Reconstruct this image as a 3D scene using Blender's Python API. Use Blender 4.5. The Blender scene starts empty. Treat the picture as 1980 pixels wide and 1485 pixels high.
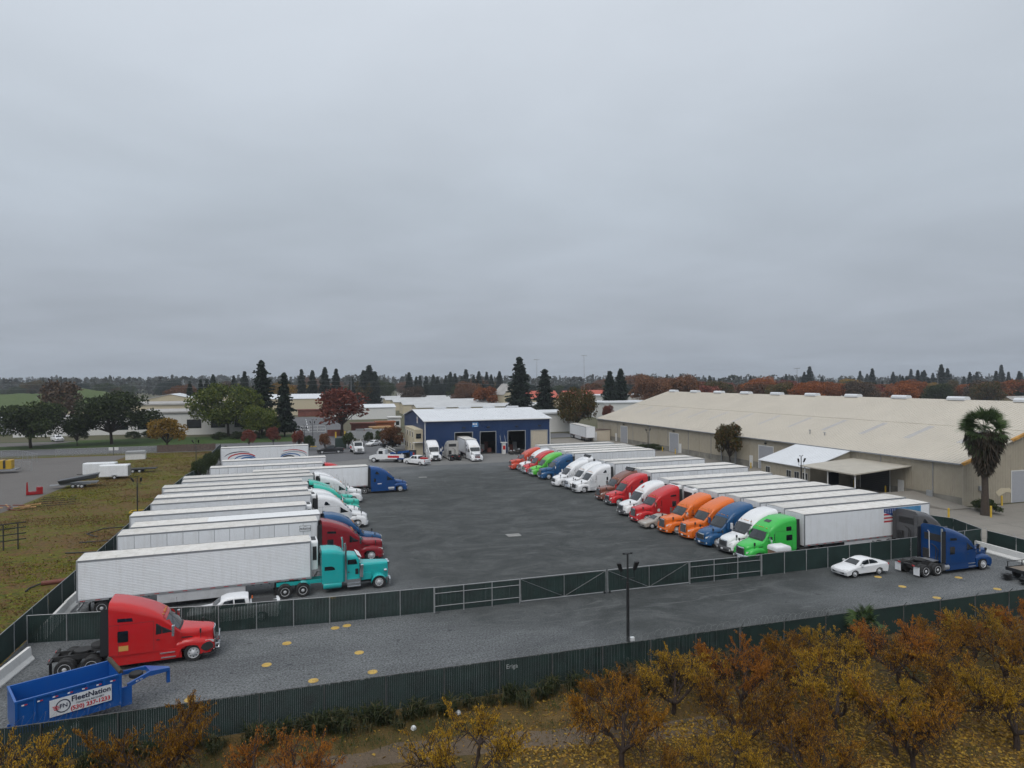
import bpy, math, random
import numpy as np
from mathutils import Matrix, Vector
# ------------------------------------------------------------------ camera, sky, sun, exposure
scene = bpy.context.scene
PI = math.pi
CAM_Z, FPX = 16.89, 1310.6
YAW, ROLL, PITCH = math.radians(17.55), math.radians(0.386), math.atan(8.64 / FPX)
cam_d = bpy.data.cameras.new('camera')
cam = bpy.data.objects.new('camera', cam_d)
scene.collection.objects.link(cam)
scene.camera = cam
cam_d.sensor_width = 36.0
cam_d.lens = FPX / 1980 * 36
cam_d.clip_start = 0.5
cam_d.clip_end = 9000
fw = Vector((math.sin(YAW) * math.cos(PITCH), math.cos(YAW) * math.cos(PITCH), -math.sin(PITCH)))
r0 = Vector((math.cos(YAW), -math.sin(YAW), 0))
u0 = r0.cross(fw)
rt = r0 * math.cos(ROLL) - u0 * math.sin(ROLL)
up = u0 * math.cos(ROLL) + r0 * math.sin(ROLL)
cam.matrix_world = Matrix(((rt.x, up.x, -fw.x, 0), (rt.y, up.y, -fw.y, 0), (rt.z, up.z, -fw.z, CAM_Z), (0, 0, 0, 1)))

SUN_EL, SUN_AZ = math.radians(52), math.radians(215)     # azimuth clockwise from +Y
world = bpy.data.worlds.new('World')
scene.world = world
world.use_nodes = True
wn, wl = world.node_tree.nodes, world.node_tree.links
wn.clear()
w_out = wn.new('ShaderNodeOutputWorld')
w_bg = wn.new('ShaderNodeBackground')
w_sky = wn.new('ShaderNodeTexSky')
w_sky.sky_type = 'NISHITA'
w_sky.sun_disc = False
w_sky.sun_elevation = SUN_EL
w_sky.sun_rotation = SUN_AZ
w_sky.air_density = 1.0
w_sky.dust_density = 4.0
def wnode(t, **k):
    n = wn.new(t)
    for a, b in k.items():
        setattr(n, a, b)
    return n
w_tc = wnode('ShaderNodeTexCoord')
w_sep = wnode('ShaderNodeSeparateXYZ')
wl.new(w_tc.outputs['Generated'], w_sep.inputs[0])
# overcast luminance grows with elevation (CIE overcast)
w_el = wnode('ShaderNodeMath', operation='MAXIMUM'); w_el.inputs[1].default_value = 0.0
wl.new(w_sep.outputs['Z'], w_el.inputs[0])
w_ramp = wnode('ShaderNodeValToRGB')
wl.new(w_el.outputs[0], w_ramp.inputs[0])
cr = w_ramp.color_ramp
cr.elements[0].position = 0.0; cr.elements[0].color = (0.37, 0.415, 0.48, 1)
cr.elements[1].position = 1.0; cr.elements[1].color = (0.90, 0.95, 1.0, 1)
for p_, c_ in ((0.10, (0.42, 0.465, 0.53, 1)), (0.25, (0.52, 0.58, 0.65, 1)), (0.5, (0.66, 0.715, 0.785, 1))):
    e_ = cr.elements.new(p_); e_.color = c_
# cloud layer seen in perspective: direction divided by elevation
w_den = wnode('ShaderNodeMath', operation='ADD'); w_den.inputs[1].default_value = 0.10
wl.new(w_el.outputs[0], w_den.inputs[0])
w_div = wnode('ShaderNodeVectorMath', operation='DIVIDE')
w_cmb = wnode('ShaderNodeCombineXYZ')
for i_ in range(3):
    wl.new(w_den.outputs[0], w_cmb.inputs[i_])
wl.new(w_tc.outputs['Generated'], w_div.inputs[0]); wl.new(w_cmb.outputs[0], w_div.inputs[1])
w_no = wnode('ShaderNodeTexNoise'); w_no.inputs['Scale'].default_value = 0.9; w_no.inputs['Detail'].default_value = 5; w_no.inputs['Roughness'].default_value = 0.5
w_no.inputs['Distortion'].default_value = 0.3
wl.new(w_div.outputs[0], w_no.inputs['Vector'])
w_mr = wnode('ShaderNodeMapRange'); w_mr.inputs[1].default_value = 0.3; w_mr.inputs[2].default_value = 0.7
w_mr.inputs[3].default_value = 0.92; w_mr.inputs[4].default_value = 1.08
wl.new(w_no.outputs[0], w_mr.inputs[0])
w_mul = wnode('ShaderNodeVectorMath', operation='SCALE')
wl.new(w_ramp.outputs[0], w_mul.inputs[0]); wl.new(w_mr.outputs[0], w_mul.inputs['Scale'])
w_sk = wnode('ShaderNodeVectorMath', operation='SCALE'); w_sk.inputs['Scale'].default_value = 0.06
wl.new(w_sky.outputs[0], w_sk.inputs[0])
w_mix = wnode('ShaderNodeMix', data_type='RGBA'); w_mix.inputs[0].default_value = 0.08
wl.new(w_mul.outputs[0], w_mix.inputs[6]); wl.new(w_sk.outputs[0], w_mix.inputs[7])
wl.new(w_mix.outputs[2], w_bg.inputs[0])
w_bg.inputs[1].default_value = 1.0
wl.new(w_bg.outputs[0], w_out.inputs[0])

sun_d = bpy.data.lights.new('sun', 'SUN')
sun_d.energy = 1.5
sun_d.angle = math.radians(40)
sun_d.color = (1.0, 0.96, 0.9)
sun = bpy.data.objects.new('sun', sun_d)
scene.collection.objects.link(sun)
sdir = Vector((math.sin(SUN_AZ) * math.cos(SUN_EL), math.cos(SUN_AZ) * math.cos(SUN_EL), math.sin(SUN_EL)))
sun.rotation_euler = sdir.to_track_quat('Z', 'Y').to_euler()
scene.view_settings.view_transform = 'Standard'
scene.view_settings.look = 'None'
scene.view_settings.exposure = 0.0
scene.view_settings.gamma = 1.0
scene.view_settings.use_curve_mapping = False
scene.cycles.max_bounces = 5
scene.cycles.diffuse_bounces = 2
scene.cycles.glossy_bounces = 2
scene.cycles.transmission_bounces = 2
scene.cycles.transparent_max_bounces = 6
scene.cycles.volume_bounces = 0
scene.cycles.use_adaptive_sampling = True
scene.cycles.adaptive_threshold = 0.03
scene.cycles.use_denoising = True

# ------------------------------------------------------------------ helpers
C = scene.collection
class MB:
    """collects faces; build() links them as one mesh object"""
    def __init__(s):
        s.v, s.f, s.m = [], [], []
    def face(s, pts, m=0):
        n = len(s.v); s.v += [tuple(p) for p in pts]; s.f.append(tuple(range(n, n + len(pts)))); s.m.append(m)
        return s
    def hexa(s, p, m=0):     # p: 4 bottom ccw, 4 top ccw
        n = len(s.v); s.v += [tuple(q) for q in p]
        for q in ((3, 2, 1, 0), (4, 5, 6, 7), (0, 1, 5, 4), (1, 2, 6, 5), (2, 3, 7, 6), (3, 0, 4, 7)):
            s.f.append(tuple(n + i for i in q)); s.m.append(m)
        return s
    def box(s, x0, x1, y0, y1, z0, z1, m=0):
        if x0 > x1: x0, x1 = x1, x0
        if y0 > y1: y0, y1 = y1, y0
        return s.hexa([(x0, y0, z0), (x1, y0, z0), (x1, y1, z0), (x0, y1, z0), (x0, y0, z1), (x1, y0, z1), (x1, y1, z1), (x0, y1, z1)], m)
    def prism(s, poly, lo, hi, axis='y', m=0):      # poly in (x,z) for axis y, (y,z) for x, (x,y) for z
        def pt(a, b, c):
            return (a, c, b) if axis == 'y' else ((c, a, b) if axis == 'x' else (a, b, c))
        return s.layers([[pt(a, b, lo) for a, b in poly], [pt(a, b, hi) for a, b in poly]], m)
    def layers(s, rings, m=0, closed=True, caps=True):
        n0 = len(s.v); k = len(rings[0])
        for r in rings: s.v += [tuple(p) for p in r]
        for i in range(len(rings) - 1):
            a, b = n0 + i * k, n0 + (i + 1) * k
            for j in range(k if closed else k - 1):
                j2 = (j + 1) % k
                s.f.append((a + j, a + j2, b + j2, b + j)); s.m.append(m)
        if caps:
            s.f.append(tuple(range(n0 + k - 1, n0 - 1, -1))); s.m.append(m)
            e = n0 + (len(rings) - 1) * k
            s.f.append(tuple(range(e, e + k))); s.m.append(m)
        return s
    def tube(s, pts, r, n=6, m=0):
        pts = [Vector(p) for p in pts]
        rs = r if isinstance(r, (list, tuple)) else [r] * len(pts)
        rings = []
        ref = Vector((0.13, 0.31, 0.94)).normalized()
        for i, p in enumerate(pts):
            d = (pts[min(i + 1, len(pts) - 1)] - pts[max(i - 1, 0)])
            d = d.normalized() if d.length > 1e-9 else Vector((0, 0, 1))
            if abs(d.dot(ref)) > 0.98: ref = Vector((0.9, 0.3, 0.1)).normalized()
            a = d.cross(ref).normalized(); b = d.cross(a)
            rings.append([p + (a * math.cos(2 * PI * j / n) + b * math.sin(2 * PI * j / n)) * rs[i] for j in range(n)])
        return s.layers(rings, m)
    def lathe(s, prof, origin=(0, 0, 0), axis='y', n=20, m=0):      # prof: (radius, along)
        rings = []
        ox, oy, oz = origin
        for r, a in prof:
            ring = []
            for j in range(n):
                c, q = r * math.cos(2 * PI * j / n), r * math.sin(2 * PI * j / n)
                ring.append((ox + c, oy + a, oz + q) if axis == 'y' else ((ox + a, oy + c, oz + q) if axis == 'x' else (ox + c, oy + q, oz + a)))
            rings.append(ring)
        return s.layers(rings, m)
    def grid(s, rows, m=0):
        return s.layers(rows, m, closed=False, caps=False)
    def build(s, name, mats, parent=None, smooth=None, loc=None, rz=0):
        me = bpy.data.meshes.new(name)
        me.from_pydata(s.v, [], s.f)
        if not isinstance(mats, (list, tuple)): mats = [mats]
        for q in mats: me.materials.append(q)
        if len(mats) > 1: me.polygons.foreach_set('material_index', s.m)
        if smooth is not None:
            me.polygons.foreach_set('use_smooth', [True] * len(me.polygons))
            me.set_sharp_from_angle(angle=smooth)
        me.update()
        return link(name, me, parent, loc, rz)
def link(name, me, parent=None, loc=None, rz=0):
    o = bpy.data.objects.new(name, me); C.objects.link(o)
    if parent is not None: o.parent = parent
    if loc is not None: o.location = loc
    if rz: o.rotation_euler = (0, 0, rz)
    return o
def tag(o, label, cat, group=None):
    o['label'] = label; o['category'] = cat
    if group: o['group'] = group
    return o
def thing(name, label, cat, loc=(0, 0, 0), rz=0, group=None):
    o = bpy.data.objects.new(name, None); C.objects.link(o)
    o.location = loc; o.rotation_euler = (0, 0, rz)
    o.empty_display_size = 0.2
    return tag(o, label, cat, group)
def stuff(o):
    o['kind'] = 'stuff'; return o
def struct(name, mb, m, smooth=None):
    o = mb.build(name, m, smooth=smooth); o['kind'] = 'structure'; return o
KIDS = {}
def dup(root, loc, rz, label, group=None, repl=None, skip=(), scale=None):
    """copy a thing with its parts and sub-parts; repl: {material: replacement}"""
    def one(o, parent):
        c = o.copy(); C.objects.link(c); c.parent = parent
        if repl and o.type == 'MESH':
            for i, q in enumerate(o.data.materials):
                if q in repl:
                    c.material_slots[i].link = 'OBJECT'; c.material_slots[i].material = repl[q]
        for ch in o.children:
            if ch.name.split('.')[0] in skip or (ch.get('opt') in skip): continue
            one(ch, c)
        return c
    c = one(root, None)
    c.location = loc; c.rotation_euler = (0, 0, rz)
    if scale: c.scale = scale
    c['label'] = label
    if group: c['group'] = group
    return c
def wipe(root):
    for ch in list(root.children): wipe(ch)
    bpy.data.objects.remove(root)

# ------------------------------------------------------------------ materials
def mat(name, col, rough=0.6, metal=0.0, var=0.0, vscale=3.0, bump=0.0, bscale=20.0, coat=0.0, col2=None, spec=None, dirt=0.0, dirtcol=(0.12, 0.1, 0.08), objrand=0.0):
    m = bpy.data.materials.new(name); m.use_nodes = True
    N, L = m.node_tree.nodes, m.node_tree.links
    b = N['Principled BSDF']
    b.inputs['Base Color'].default_value = (*col, 1); b.inputs['Roughness'].default_value = rough; b.inputs['Metallic'].default_value = metal
    if coat: b.inputs['Coat Weight'].default_value = coat; b.inputs['Coat Roughness'].default_value = 0.08
    if spec is not None: b.inputs['Specular IOR Level'].default_value = spec
    tc = N.new('ShaderNodeTexCoord')
    last = None
    if var or col2:
        no = N.new('ShaderNodeTexNoise'); no.inputs['Scale'].default_value = vscale; no.inputs['Detail'].default_value = 6; no.inputs['Roughness'].default_value = 0.6
        L.new(tc.outputs['Object'], no.inputs['Vector'])
        rp = N.new('ShaderNodeValToRGB'); rp.color_ramp.elements[0].position = 0.3; rp.color_ramp.elements[1].position = 0.7
        a = tuple(c * (1 - var) for c in col); d = col2 if col2 else tuple(min(1, c * (1 + var)) for c in col)
        rp.color_ramp.elements[0].color = (*a, 1); rp.color_ramp.elements[1].color = (*d, 1)
        L.new(no.outputs[0], rp.inputs[0]); last = rp.outputs[0]
    if dirt:
        no = N.new('ShaderNodeTexNoise'); no.inputs['Scale'].default_value = 1.3; no.inputs['Detail'].default_value = 8; no.inputs['Roughness'].default_value = 0.7
        L.new(tc.outputs['Object'], no.inputs['Vector'])
        mr = N.new('ShaderNodeMapRange'); mr.inputs[1].default_value = 0.45; mr.inputs[2].default_value = 0.8; mr.inputs[4].default_value = dirt
        L.new(no.outputs[0], mr.inputs[0])
        mx = N.new('ShaderNodeMix'); mx.data_type = 'RGBA'; mx.inputs[7].default_value = (*dirtcol, 1)
        if last: L.new(last, mx.inputs[6])
        else: mx.inputs[6].default_value = (*col, 1)
        L.new(mr.outputs[0], mx.inputs[0]); last = mx.outputs[2]
    if objrand:
        oi = N.new('ShaderNodeObjectInfo')
        mr = N.new('ShaderNodeMapRange'); mr.inputs[3].default_value = 1 - objrand; mr.inputs[4].default_value = 1 + objrand
        L.new(oi.outputs['Random'], mr.inputs[0])
        sc = N.new('ShaderNodeVectorMath'); sc.operation = 'SCALE'
        if last: L.new(last, sc.inputs[0])
        else: sc.inputs[0].default_value = col
        L.new(mr.outputs[0], sc.inputs['Scale']); last = sc.outputs[0]
    if last: L.new(last, b.inputs['Base Color'])
    if bump:
        nb = N.new('ShaderNodeTexNoise'); nb.inputs['Scale'].default_value = bscale; nb.inputs['Detail'].default_value = 4
        L.new(tc.outputs['Object'], nb.inputs['Vector'])
        bp = N.new('ShaderNodeBump'); bp.inputs['Strength'].default_value = bump; bp.inputs['Distance'].default_value = 0.05
        L.new(nb.outputs[0], bp.inputs['Height']); L.new(bp.outputs[0], b.inputs['Normal'])
    return m
def ground_mat(name, cols, scales=(0.03, 0.25, 3.0), rough=0.95, bump=0.5, bscale=8.0, stops=None, stretch=(1, 1, 1), speck=0.25, speckscale=14.0, w=(0.45, 0.35, 0.2)):
    """patchy ground: colour ramp over three octaves of noise, plus grain"""
    m = bpy.data.materials.new(name); m.use_nodes = True
    N, L = m.node_tree.nodes, m.node_tree.links
    b = N['Principled BSDF']; b.inputs['Roughness'].default_value = rough; b.inputs['Specular IOR Level'].default_value = 0.25
    tc = N.new('ShaderNodeTexCoord'); mp = N.new('ShaderNodeMapping'); mp.inputs['Scale'].default_value = stretch
    L.new(tc.outputs['Object'], mp.inputs[0])
    outs = []
    for i, sc in enumerate(scales):
        no = N.new('ShaderNodeTexNoise'); no.inputs['Scale'].default_value = sc; no.inputs['Detail'].default_value = 5; no.inputs['Roughness'].default_value = 0.65
        no.inputs['Distortion'].default_value = 0.6 if i < 2 else 0
        L.new(mp.outputs[0], no.inputs['Vector']); outs.append(no.outputs[0])
    acc = None
    for o_, k in zip(outs, w):
        mu = N.new('ShaderNodeMath'); mu.operation = 'MULTIPLY_ADD'; mu.inputs[1].default_value = k
        L.new(o_, mu.inputs[0])
        if acc is None: mu.inputs[2].default_value = 0
        else: L.new(acc, mu.inputs[2])
        acc = mu.outputs[0]
    rp = N.new('ShaderNodeValToRGB')
    n = len(cols)
    stops = stops or [0.32 + 0.36 * i / (n - 1) for i in range(n)]
    rp.color_ramp.elements[0].position = stops[0]; rp.color_ramp.elements[0].color = (*cols[0], 1)
    rp.color_ramp.elements[1].position = stops[-1]; rp.color_ramp.elements[1].color = (*cols[-1], 1)
    for q, c in zip(stops[1:-1], cols[1:-1]):
        e = rp.color_ramp.elements.new(q); e.color = (*c, 1)
    L.new(acc, rp.inputs[0])
    gr = N.new('ShaderNodeTexNoise'); gr.inputs['Scale'].default_value = speckscale; gr.inputs['Detail'].default_value = 3; gr.inputs['Roughness'].default_value = 0.8
    L.new(tc.outputs['Object'], gr.inputs['Vector'])
    mr = N.new('ShaderNodeMapRange'); mr.inputs[1].default_value = 0.3; mr.inputs[2].default_value = 0.7; mr.inputs[3].default_value = 1 - speck; mr.inputs[4].default_value = 1 + speck
    L.new(gr.outputs[0], mr.inputs[0])
    sc = N.new('ShaderNodeVectorMath'); sc.operation = 'SCALE'
    L.new(rp.outputs[0], sc.inputs[0]); L.new(mr.outputs[0], sc.inputs['Scale']); L.new(sc.outputs[0], b.inputs['Base Color'])
    bp = N.new('ShaderNodeBump'); bp.inputs['Strength'].default_value = bump; bp.inputs['Distance'].default_value = 0.04
    nb = N.new('ShaderNodeTexNoise'); nb.inputs['Scale'].default_value = bscale; nb.inputs['Detail'].default_value = 5
    L.new(tc.outputs['Object'], nb.inputs['Vector']); L.new(nb.outputs[0], bp.inputs['Height']); L.new(bp.outputs[0], b.inputs['Normal'])
    return m
def leaf_mat(name, cols, rough=0.7, trans=0.25):
    m = bpy.data.materials.new(name); m.use_nodes = True
    N, L = m.node_tree.nodes, m.node_tree.links
    b = N['Principled BSDF']; b.inputs['Roughness'].default_value = rough; b.inputs['Specular IOR Level'].default_value = 0.25
    g = N.new('ShaderNodeNewGeometry')
    rp = N.new('ShaderNodeValToRGB')
    n = len(cols)
    rp.color_ramp.elements[0].color = (*cols[0], 1); rp.color_ramp.elements[1].color = (*cols[-1], 1)
    for i, c in enumerate(cols[1:-1]):
        e = rp.color_ramp.elements.new((i + 1) / (n - 1)); e.color = (*c, 1)
    L.new(g.outputs['Random Per Island'], rp.inputs[0])
    oi = N.new('ShaderNodeObjectInfo'); mr = N.new('ShaderNodeMapRange'); mr.inputs[3].default_value = 0.8; mr.inputs[4].default_value = 1.2
    L.new(oi.outputs['Random'], mr.inputs[0])
    sc = N.new('ShaderNodeVectorMath'); sc.operation = 'SCALE'
    L.new(rp.outputs[0], sc.inputs[0]); L.new(mr.outputs[0], sc.inputs['Scale'])
    L.new(sc.outputs[0], b.inputs['Base Color'])
    if trans:
        t = N.new('ShaderNodeBsdfTranslucent'); L.new(sc.outputs[0], t.inputs[0])
        mx = N.new('ShaderNodeMixShader'); mx.inputs[0].default_value = trans
        L.new(b.outputs[0], mx.inputs[1]); L.new(t.outputs[0], mx.inputs[2]); L.new(mx.outputs[0], N['Material Output'].inputs[0])
    return m
def streak(m, amt, col, sx=2.2, sz=0.12):
    """rain streaks of grime running down upright faces"""
    N, L = m.node_tree.nodes, m.node_tree.links; b = N['Principled BSDF']; i = b.inputs['Base Color']
    tc = N.new('ShaderNodeTexCoord'); mp = N.new('ShaderNodeMapping'); mp.inputs['Scale'].default_value = (sx, sx, sz); L.new(tc.outputs['Object'], mp.inputs[0])
    no = N.new('ShaderNodeTexNoise'); no.inputs['Scale'].default_value = 1.6; no.inputs['Detail'].default_value = 7; no.inputs['Roughness'].default_value = .75; L.new(mp.outputs[0], no.inputs['Vector'])
    oi = N.new('ShaderNodeObjectInfo'); ad = N.new('ShaderNodeVectorMath'); ad.operation = 'ADD'; L.new(mp.outputs[0], ad.inputs[0]); L.new(oi.outputs['Random'], ad.inputs[1]); L.new(ad.outputs[0], no.inputs['Vector'])
    mr = N.new('ShaderNodeMapRange'); mr.inputs[1].default_value = .48; mr.inputs[2].default_value = .78; mr.inputs[4].default_value = amt; L.new(no.outputs[0], mr.inputs[0])
    mx = N.new('ShaderNodeMix'); mx.data_type = 'RGBA'; mx.inputs[7].default_value = (*col, 1); L.new(mr.outputs[0], mx.inputs[0])
    if i.links: L.new(i.links[0].from_socket, mx.inputs[6])
    else: mx.inputs[6].default_value = i.default_value
    L.new(mx.outputs[2], i)
    return m
def paint(name, col, rough=0.25, dirt=0.22):
    return mat(name, col, rough, 0, coat=0.25, spec=0.35, dirt=dirt, dirtcol=tuple(0.5 * c + 0.06 for c in col))
M = {}
M['paint'] = paint('body_paint', (0.7, 0.71, 0.72))
M['white'] = streak(mat('white_panel', (0.72, 0.74, 0.77), 0.4, dirt=0.25, dirtcol=(0.5, 0.5, 0.48), objrand=0.05), .35, (.42, .40, .37))
M['roof'] = mat('trailer_roof', (0.62, 0.605, 0.58), 0.55, var=0.08, vscale=0.6, dirt=0.75, dirtcol=(0.40, 0.36, 0.31), objrand=0.12)
M['roofwhite'] = mat('trailer_roof_new', (0.74, 0.75, 0.76), 0.5, dirt=0.1, dirtcol=(0.5, 0.5, 0.5))
M['alu'] = mat('aluminium', (0.42, 0.43, 0.45), 0.42, 0.6, var=0.1, vscale=4)
M['rail'] = mat('grey_rail', (0.26, 0.27, 0.285), 0.5, 0.3, var=0.1)
M['chrome'] = mat('chrome', (0.75, 0.76, 0.78), 0.12, 1.0)
M['black'] = mat('black_plastic', (0.018, 0.019, 0.021), 0.5)
M['matte'] = mat('chassis_black', (0.022, 0.022, 0.023), 0.75, var=0.3, vscale=5)
M['tyre'] = mat('tyre_rubber', (0.022, 0.022, 0.023), 0.85, var=0.2, vscale=8, bump=0.2)
M['rim'] = mat('wheel_alloy', (0.62, 0.63, 0.65), 0.4, 0.35)
M['glass'] = mat('dark_glass', (0.012, 0.016, 0.02), 0.06, 0, spec=0.8)
M['lamp'] = mat('lamp_lens', (0.62, 0.63, 0.62), 0.15, 0, coat=0.5)
M['redlamp'] = mat('red_lens', (0.45, 0.02, 0.02), 0.3)
M['redtape'] = mat('red_tape', (0.42, 0.035, 0.04), 0.5)
M['seam'] = mat('panel_gap', (0.02, 0.02, 0.022), 0.8)
M['skirt'] = mat('skirt_grey', (0.50, 0.51, 0.53), 0.5, dirt=0.5, dirtcol=(0.22, 0.21, 0.2))
M['steel'] = mat('galvanised', (0.36, 0.37, 0.38), 0.5, 0.5, var=0.12, vscale=6)
M['orange'] = mat('orange_plastic', (0.62, 0.13, 0.025), 0.5)
P_ = {
 'white': paint('white_paint', (0.72, 0.73, 0.75)), 'red': paint('red_paint', (0.48, 0.018, 0.022)), 'scarlet': paint('bobtail_red', (0.50, 0.016, 0.018)),
 'orange': paint('orange_paint', (0.66, 0.14, 0.016)), 'blue': paint('blue_paint', (0.009, 0.070, 0.185)), 'green': paint('green_paint', (0.045, 0.46, 0.075)),
 'teal': paint('teal_paint', (0.016, 0.37, 0.37)), 'seagreen': paint('sea_green_paint', (0.03, 0.42, 0.33)), 'darkred': paint('dark_red_paint', (0.22, 0.012, 0.02)),
 'brown': paint('brown_paint', (0.17, 0.065, 0.045)), 'navy': paint('navy_paint', (0.006, 0.045, 0.165)), 'grey': paint('grey_paint', (0.09, 0.09, 0.095)),
 'vermilion': paint('vermilion_paint', (0.50, 0.055, 0.025)), 'silver': paint('silver_paint', (0.33, 0.30, 0.27)), 'blackp': paint('black_car_paint', (0.014, 0.014, 0.016)),
 'dirtywhite': paint('dusty_white_paint', (0.46, 0.45, 0.43), 0.5, 0.6), 'lime': paint('lime_paint', (0.10, 0.46, 0.06)), 'royal': paint('royal_paint', (0.009, 0.06, 0.21)),
 'dumpblue': paint('dump_blue_paint', (0.008, 0.085, 0.33), 0.35)}
# ------------------------------------------------------------------ wheels
def wheel_meshes(r, w, dual=False):
    t = MB(); k = r * 0.62
    def one(y0, y1):
        d = 0.035
        t.lathe([(k, y0 + .02), (r - d, y0), (r, y0 + d), (r, y1 - d), (r - d, y1), (k, y1 - .02)], n=24)
    h = MB()
    if dual:
        one(-w, -w * 0.53); one(-w * 0.47, 0)
    else: one(-w, 0)
    # outer face at y=0 (+y outward): dished rim with hub and hand holes
    dish = 0.06 if dual else -0.02
    h.lathe([(0.005, -w + .05), (k * .98, -w + .05), (k, -0.03), (k, 0.006), (k * .93, 0.004), (k * .86, -0.03 - dish * .4), (k * .50, -0.02 - dish), (k * .46, 0.03 - dish), (k * .28, 0.05 - dish), (k * .22, 0.09 - dish), (0.005, 0.09 - dish)], n=24)
    for i in range(8):
        a = 2 * PI * i / 8
        h.lathe([(k * .095, 0.0), (k * .095, 0.012), (0.003, 0.013)], (k * .68 * math.cos(a), -0.022 - dish * .7, k * .68 * math.sin(a)), n=8, m=1)
    def me(mb, nm, ms):
        o = mb.build(nm, ms, smooth=0.6); q = o.data; bpy.data.objects.remove(o); return q
    return me(t, 'wheel', M['tyre']), me(h, 'rim', [M['rim'], M['black']])
W_FRONT = wheel_meshes(0.52, 0.29)
W_DUAL = wheel_meshes(0.52, 0.62, True)
W_CAR = wheel_meshes(0.335, 0.22)
W_PICK = wheel_meshes(0.40, 0.27)
def wheel(parent, W, x, side, y, r):
    o = link('wheel', W[0], parent, (x, y * side, r), PI if side < 0 else 0)
    link('rim', W[1], o)
    return o

M['amber'] = mat('amber_lens', (0.55, 0.22, 0.03), 0.3)
M['grillegrey'] = mat('grille_mesh', (0.16, 0.165, 0.17), 0.4, 0.5)
# ------------------------------------------------------------------ highway tractors
def bow(s): return 0.30 * max(0.0, 1 - s / 3.4)
class Body:
    """lofted cab or bonnet; s = metres behind the bumper, rows (s, top z, half width, corner radius)"""
    def __init__(b, rows, zb, crown=0.05):
        b.a = np.array(rows, float); b.zb = zb; b.crown = crown
    def at(b, s): return [float(np.interp(s, b.a[:, 0], b.a[:, i])) for i in (1, 2, 3)]
    def pt(b, s, y, z): return (-(s + bow(s) * (y / 1.2) ** 2), y, z)
    def hw(b, s, z):
        zt, w, r = b.at(s)
        if z <= zt - r: return w
        d = min(r, z - (zt - r)); return w - r + math.sqrt(max(0, r * r - d * d))
    def ring(b, s):
        zt, w, r = b.at(s); out = []
        half = [(w, b.zb), (w, b.zb + .5 * (zt - r - b.zb)), (w, zt - r)]
        for i in range(1, 6):
            a = i / 5 * PI / 2
            half.append((w - r + r * math.cos(a), zt - r + r * math.sin(a)))
        half += [((w - r) * .5, zt)]
        full = [(-y, z) for y, z in half] + [(0, zt)] + [(y, z) for y, z in reversed(half)]
        return [b.pt(s, y, z + (b.crown * (1 - (y / w) ** 2) if z > zt - r - 1e-6 else 0)) for y, z in full]
    def mesh(b, mb, n=2):
        ss = []
        for i in range(len(b.a) - 1):
            for k in range(n): ss.append(b.a[i, 0] + (b.a[i + 1, 0] - b.a[i, 0]) * k / n)
        ss.append(b.a[-1, 0])
        return mb.layers([b.ring(s) for s in ss])
    def side(b, mb, poly, sd, eps=0.008, m=0):
        ps = [(-(s + bow(s) * (b.hw(s, z) / 1.2) ** 2), sd * (b.hw(s, z) + eps), z) for s, z in poly]
        return mb.face(ps if sd < 0 else ps[::-1], m)
    def top(b, mb, s0, s1, yf, eps=0.012, ns=5, ny=8, m=0, y0=None):
        rows = []
        for i in range(ns + 1):
            s = s0 + (s1 - s0) * i / ns; zt, w, r = b.at(s)
            rows.append([])
            for j in range(ny + 1):
                y = (-1 + 2 * j / ny) * yf * w
                z = zt + b.crown * (1 - (y / w) ** 2)
                if abs(y) > w - r: z -= r - math.sqrt(max(0, r * r - (abs(y) - (w - r)) ** 2))
                p = b.pt(s, y, z); rows[-1].append((p[0] + eps, p[1], p[2] + eps))
        return mb.grid(rows, m)
def rrect(s0, s1, z0, z1, r=0.05, n=3):
    out = []
    for cx, cz, a0 in ((s1 - r, z0 + r, -90), (s1 - r, z1 - r, 0), (s0 + r, z1 - r, 90), (s0 + r, z0 + r, 180)):
        for i in range(n + 1):
            a = math.radians(a0 + 90 * i / n); out.append((cx + r * math.cos(a), cz + r * math.sin(a)))
    return out
def fender_poly(x0, x1, xc, rz, top, zlow=0.42, R=0.63):
    pl = [(x0, zlow + .05)] + top + [(x1, zlow)]
    a0 = math.acos(max(-1, min(1, (zlow - rz) / R)))
    for i in range(11):
        a = (PI / 2 - a0 + 0.0) if False else None
        t = -0.18 * PI + (1.36 * PI) * i / 10
        pl.append((xc + R * math.cos(t), max(zlow, rz + R * math.sin(t))))
    return pl
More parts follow.
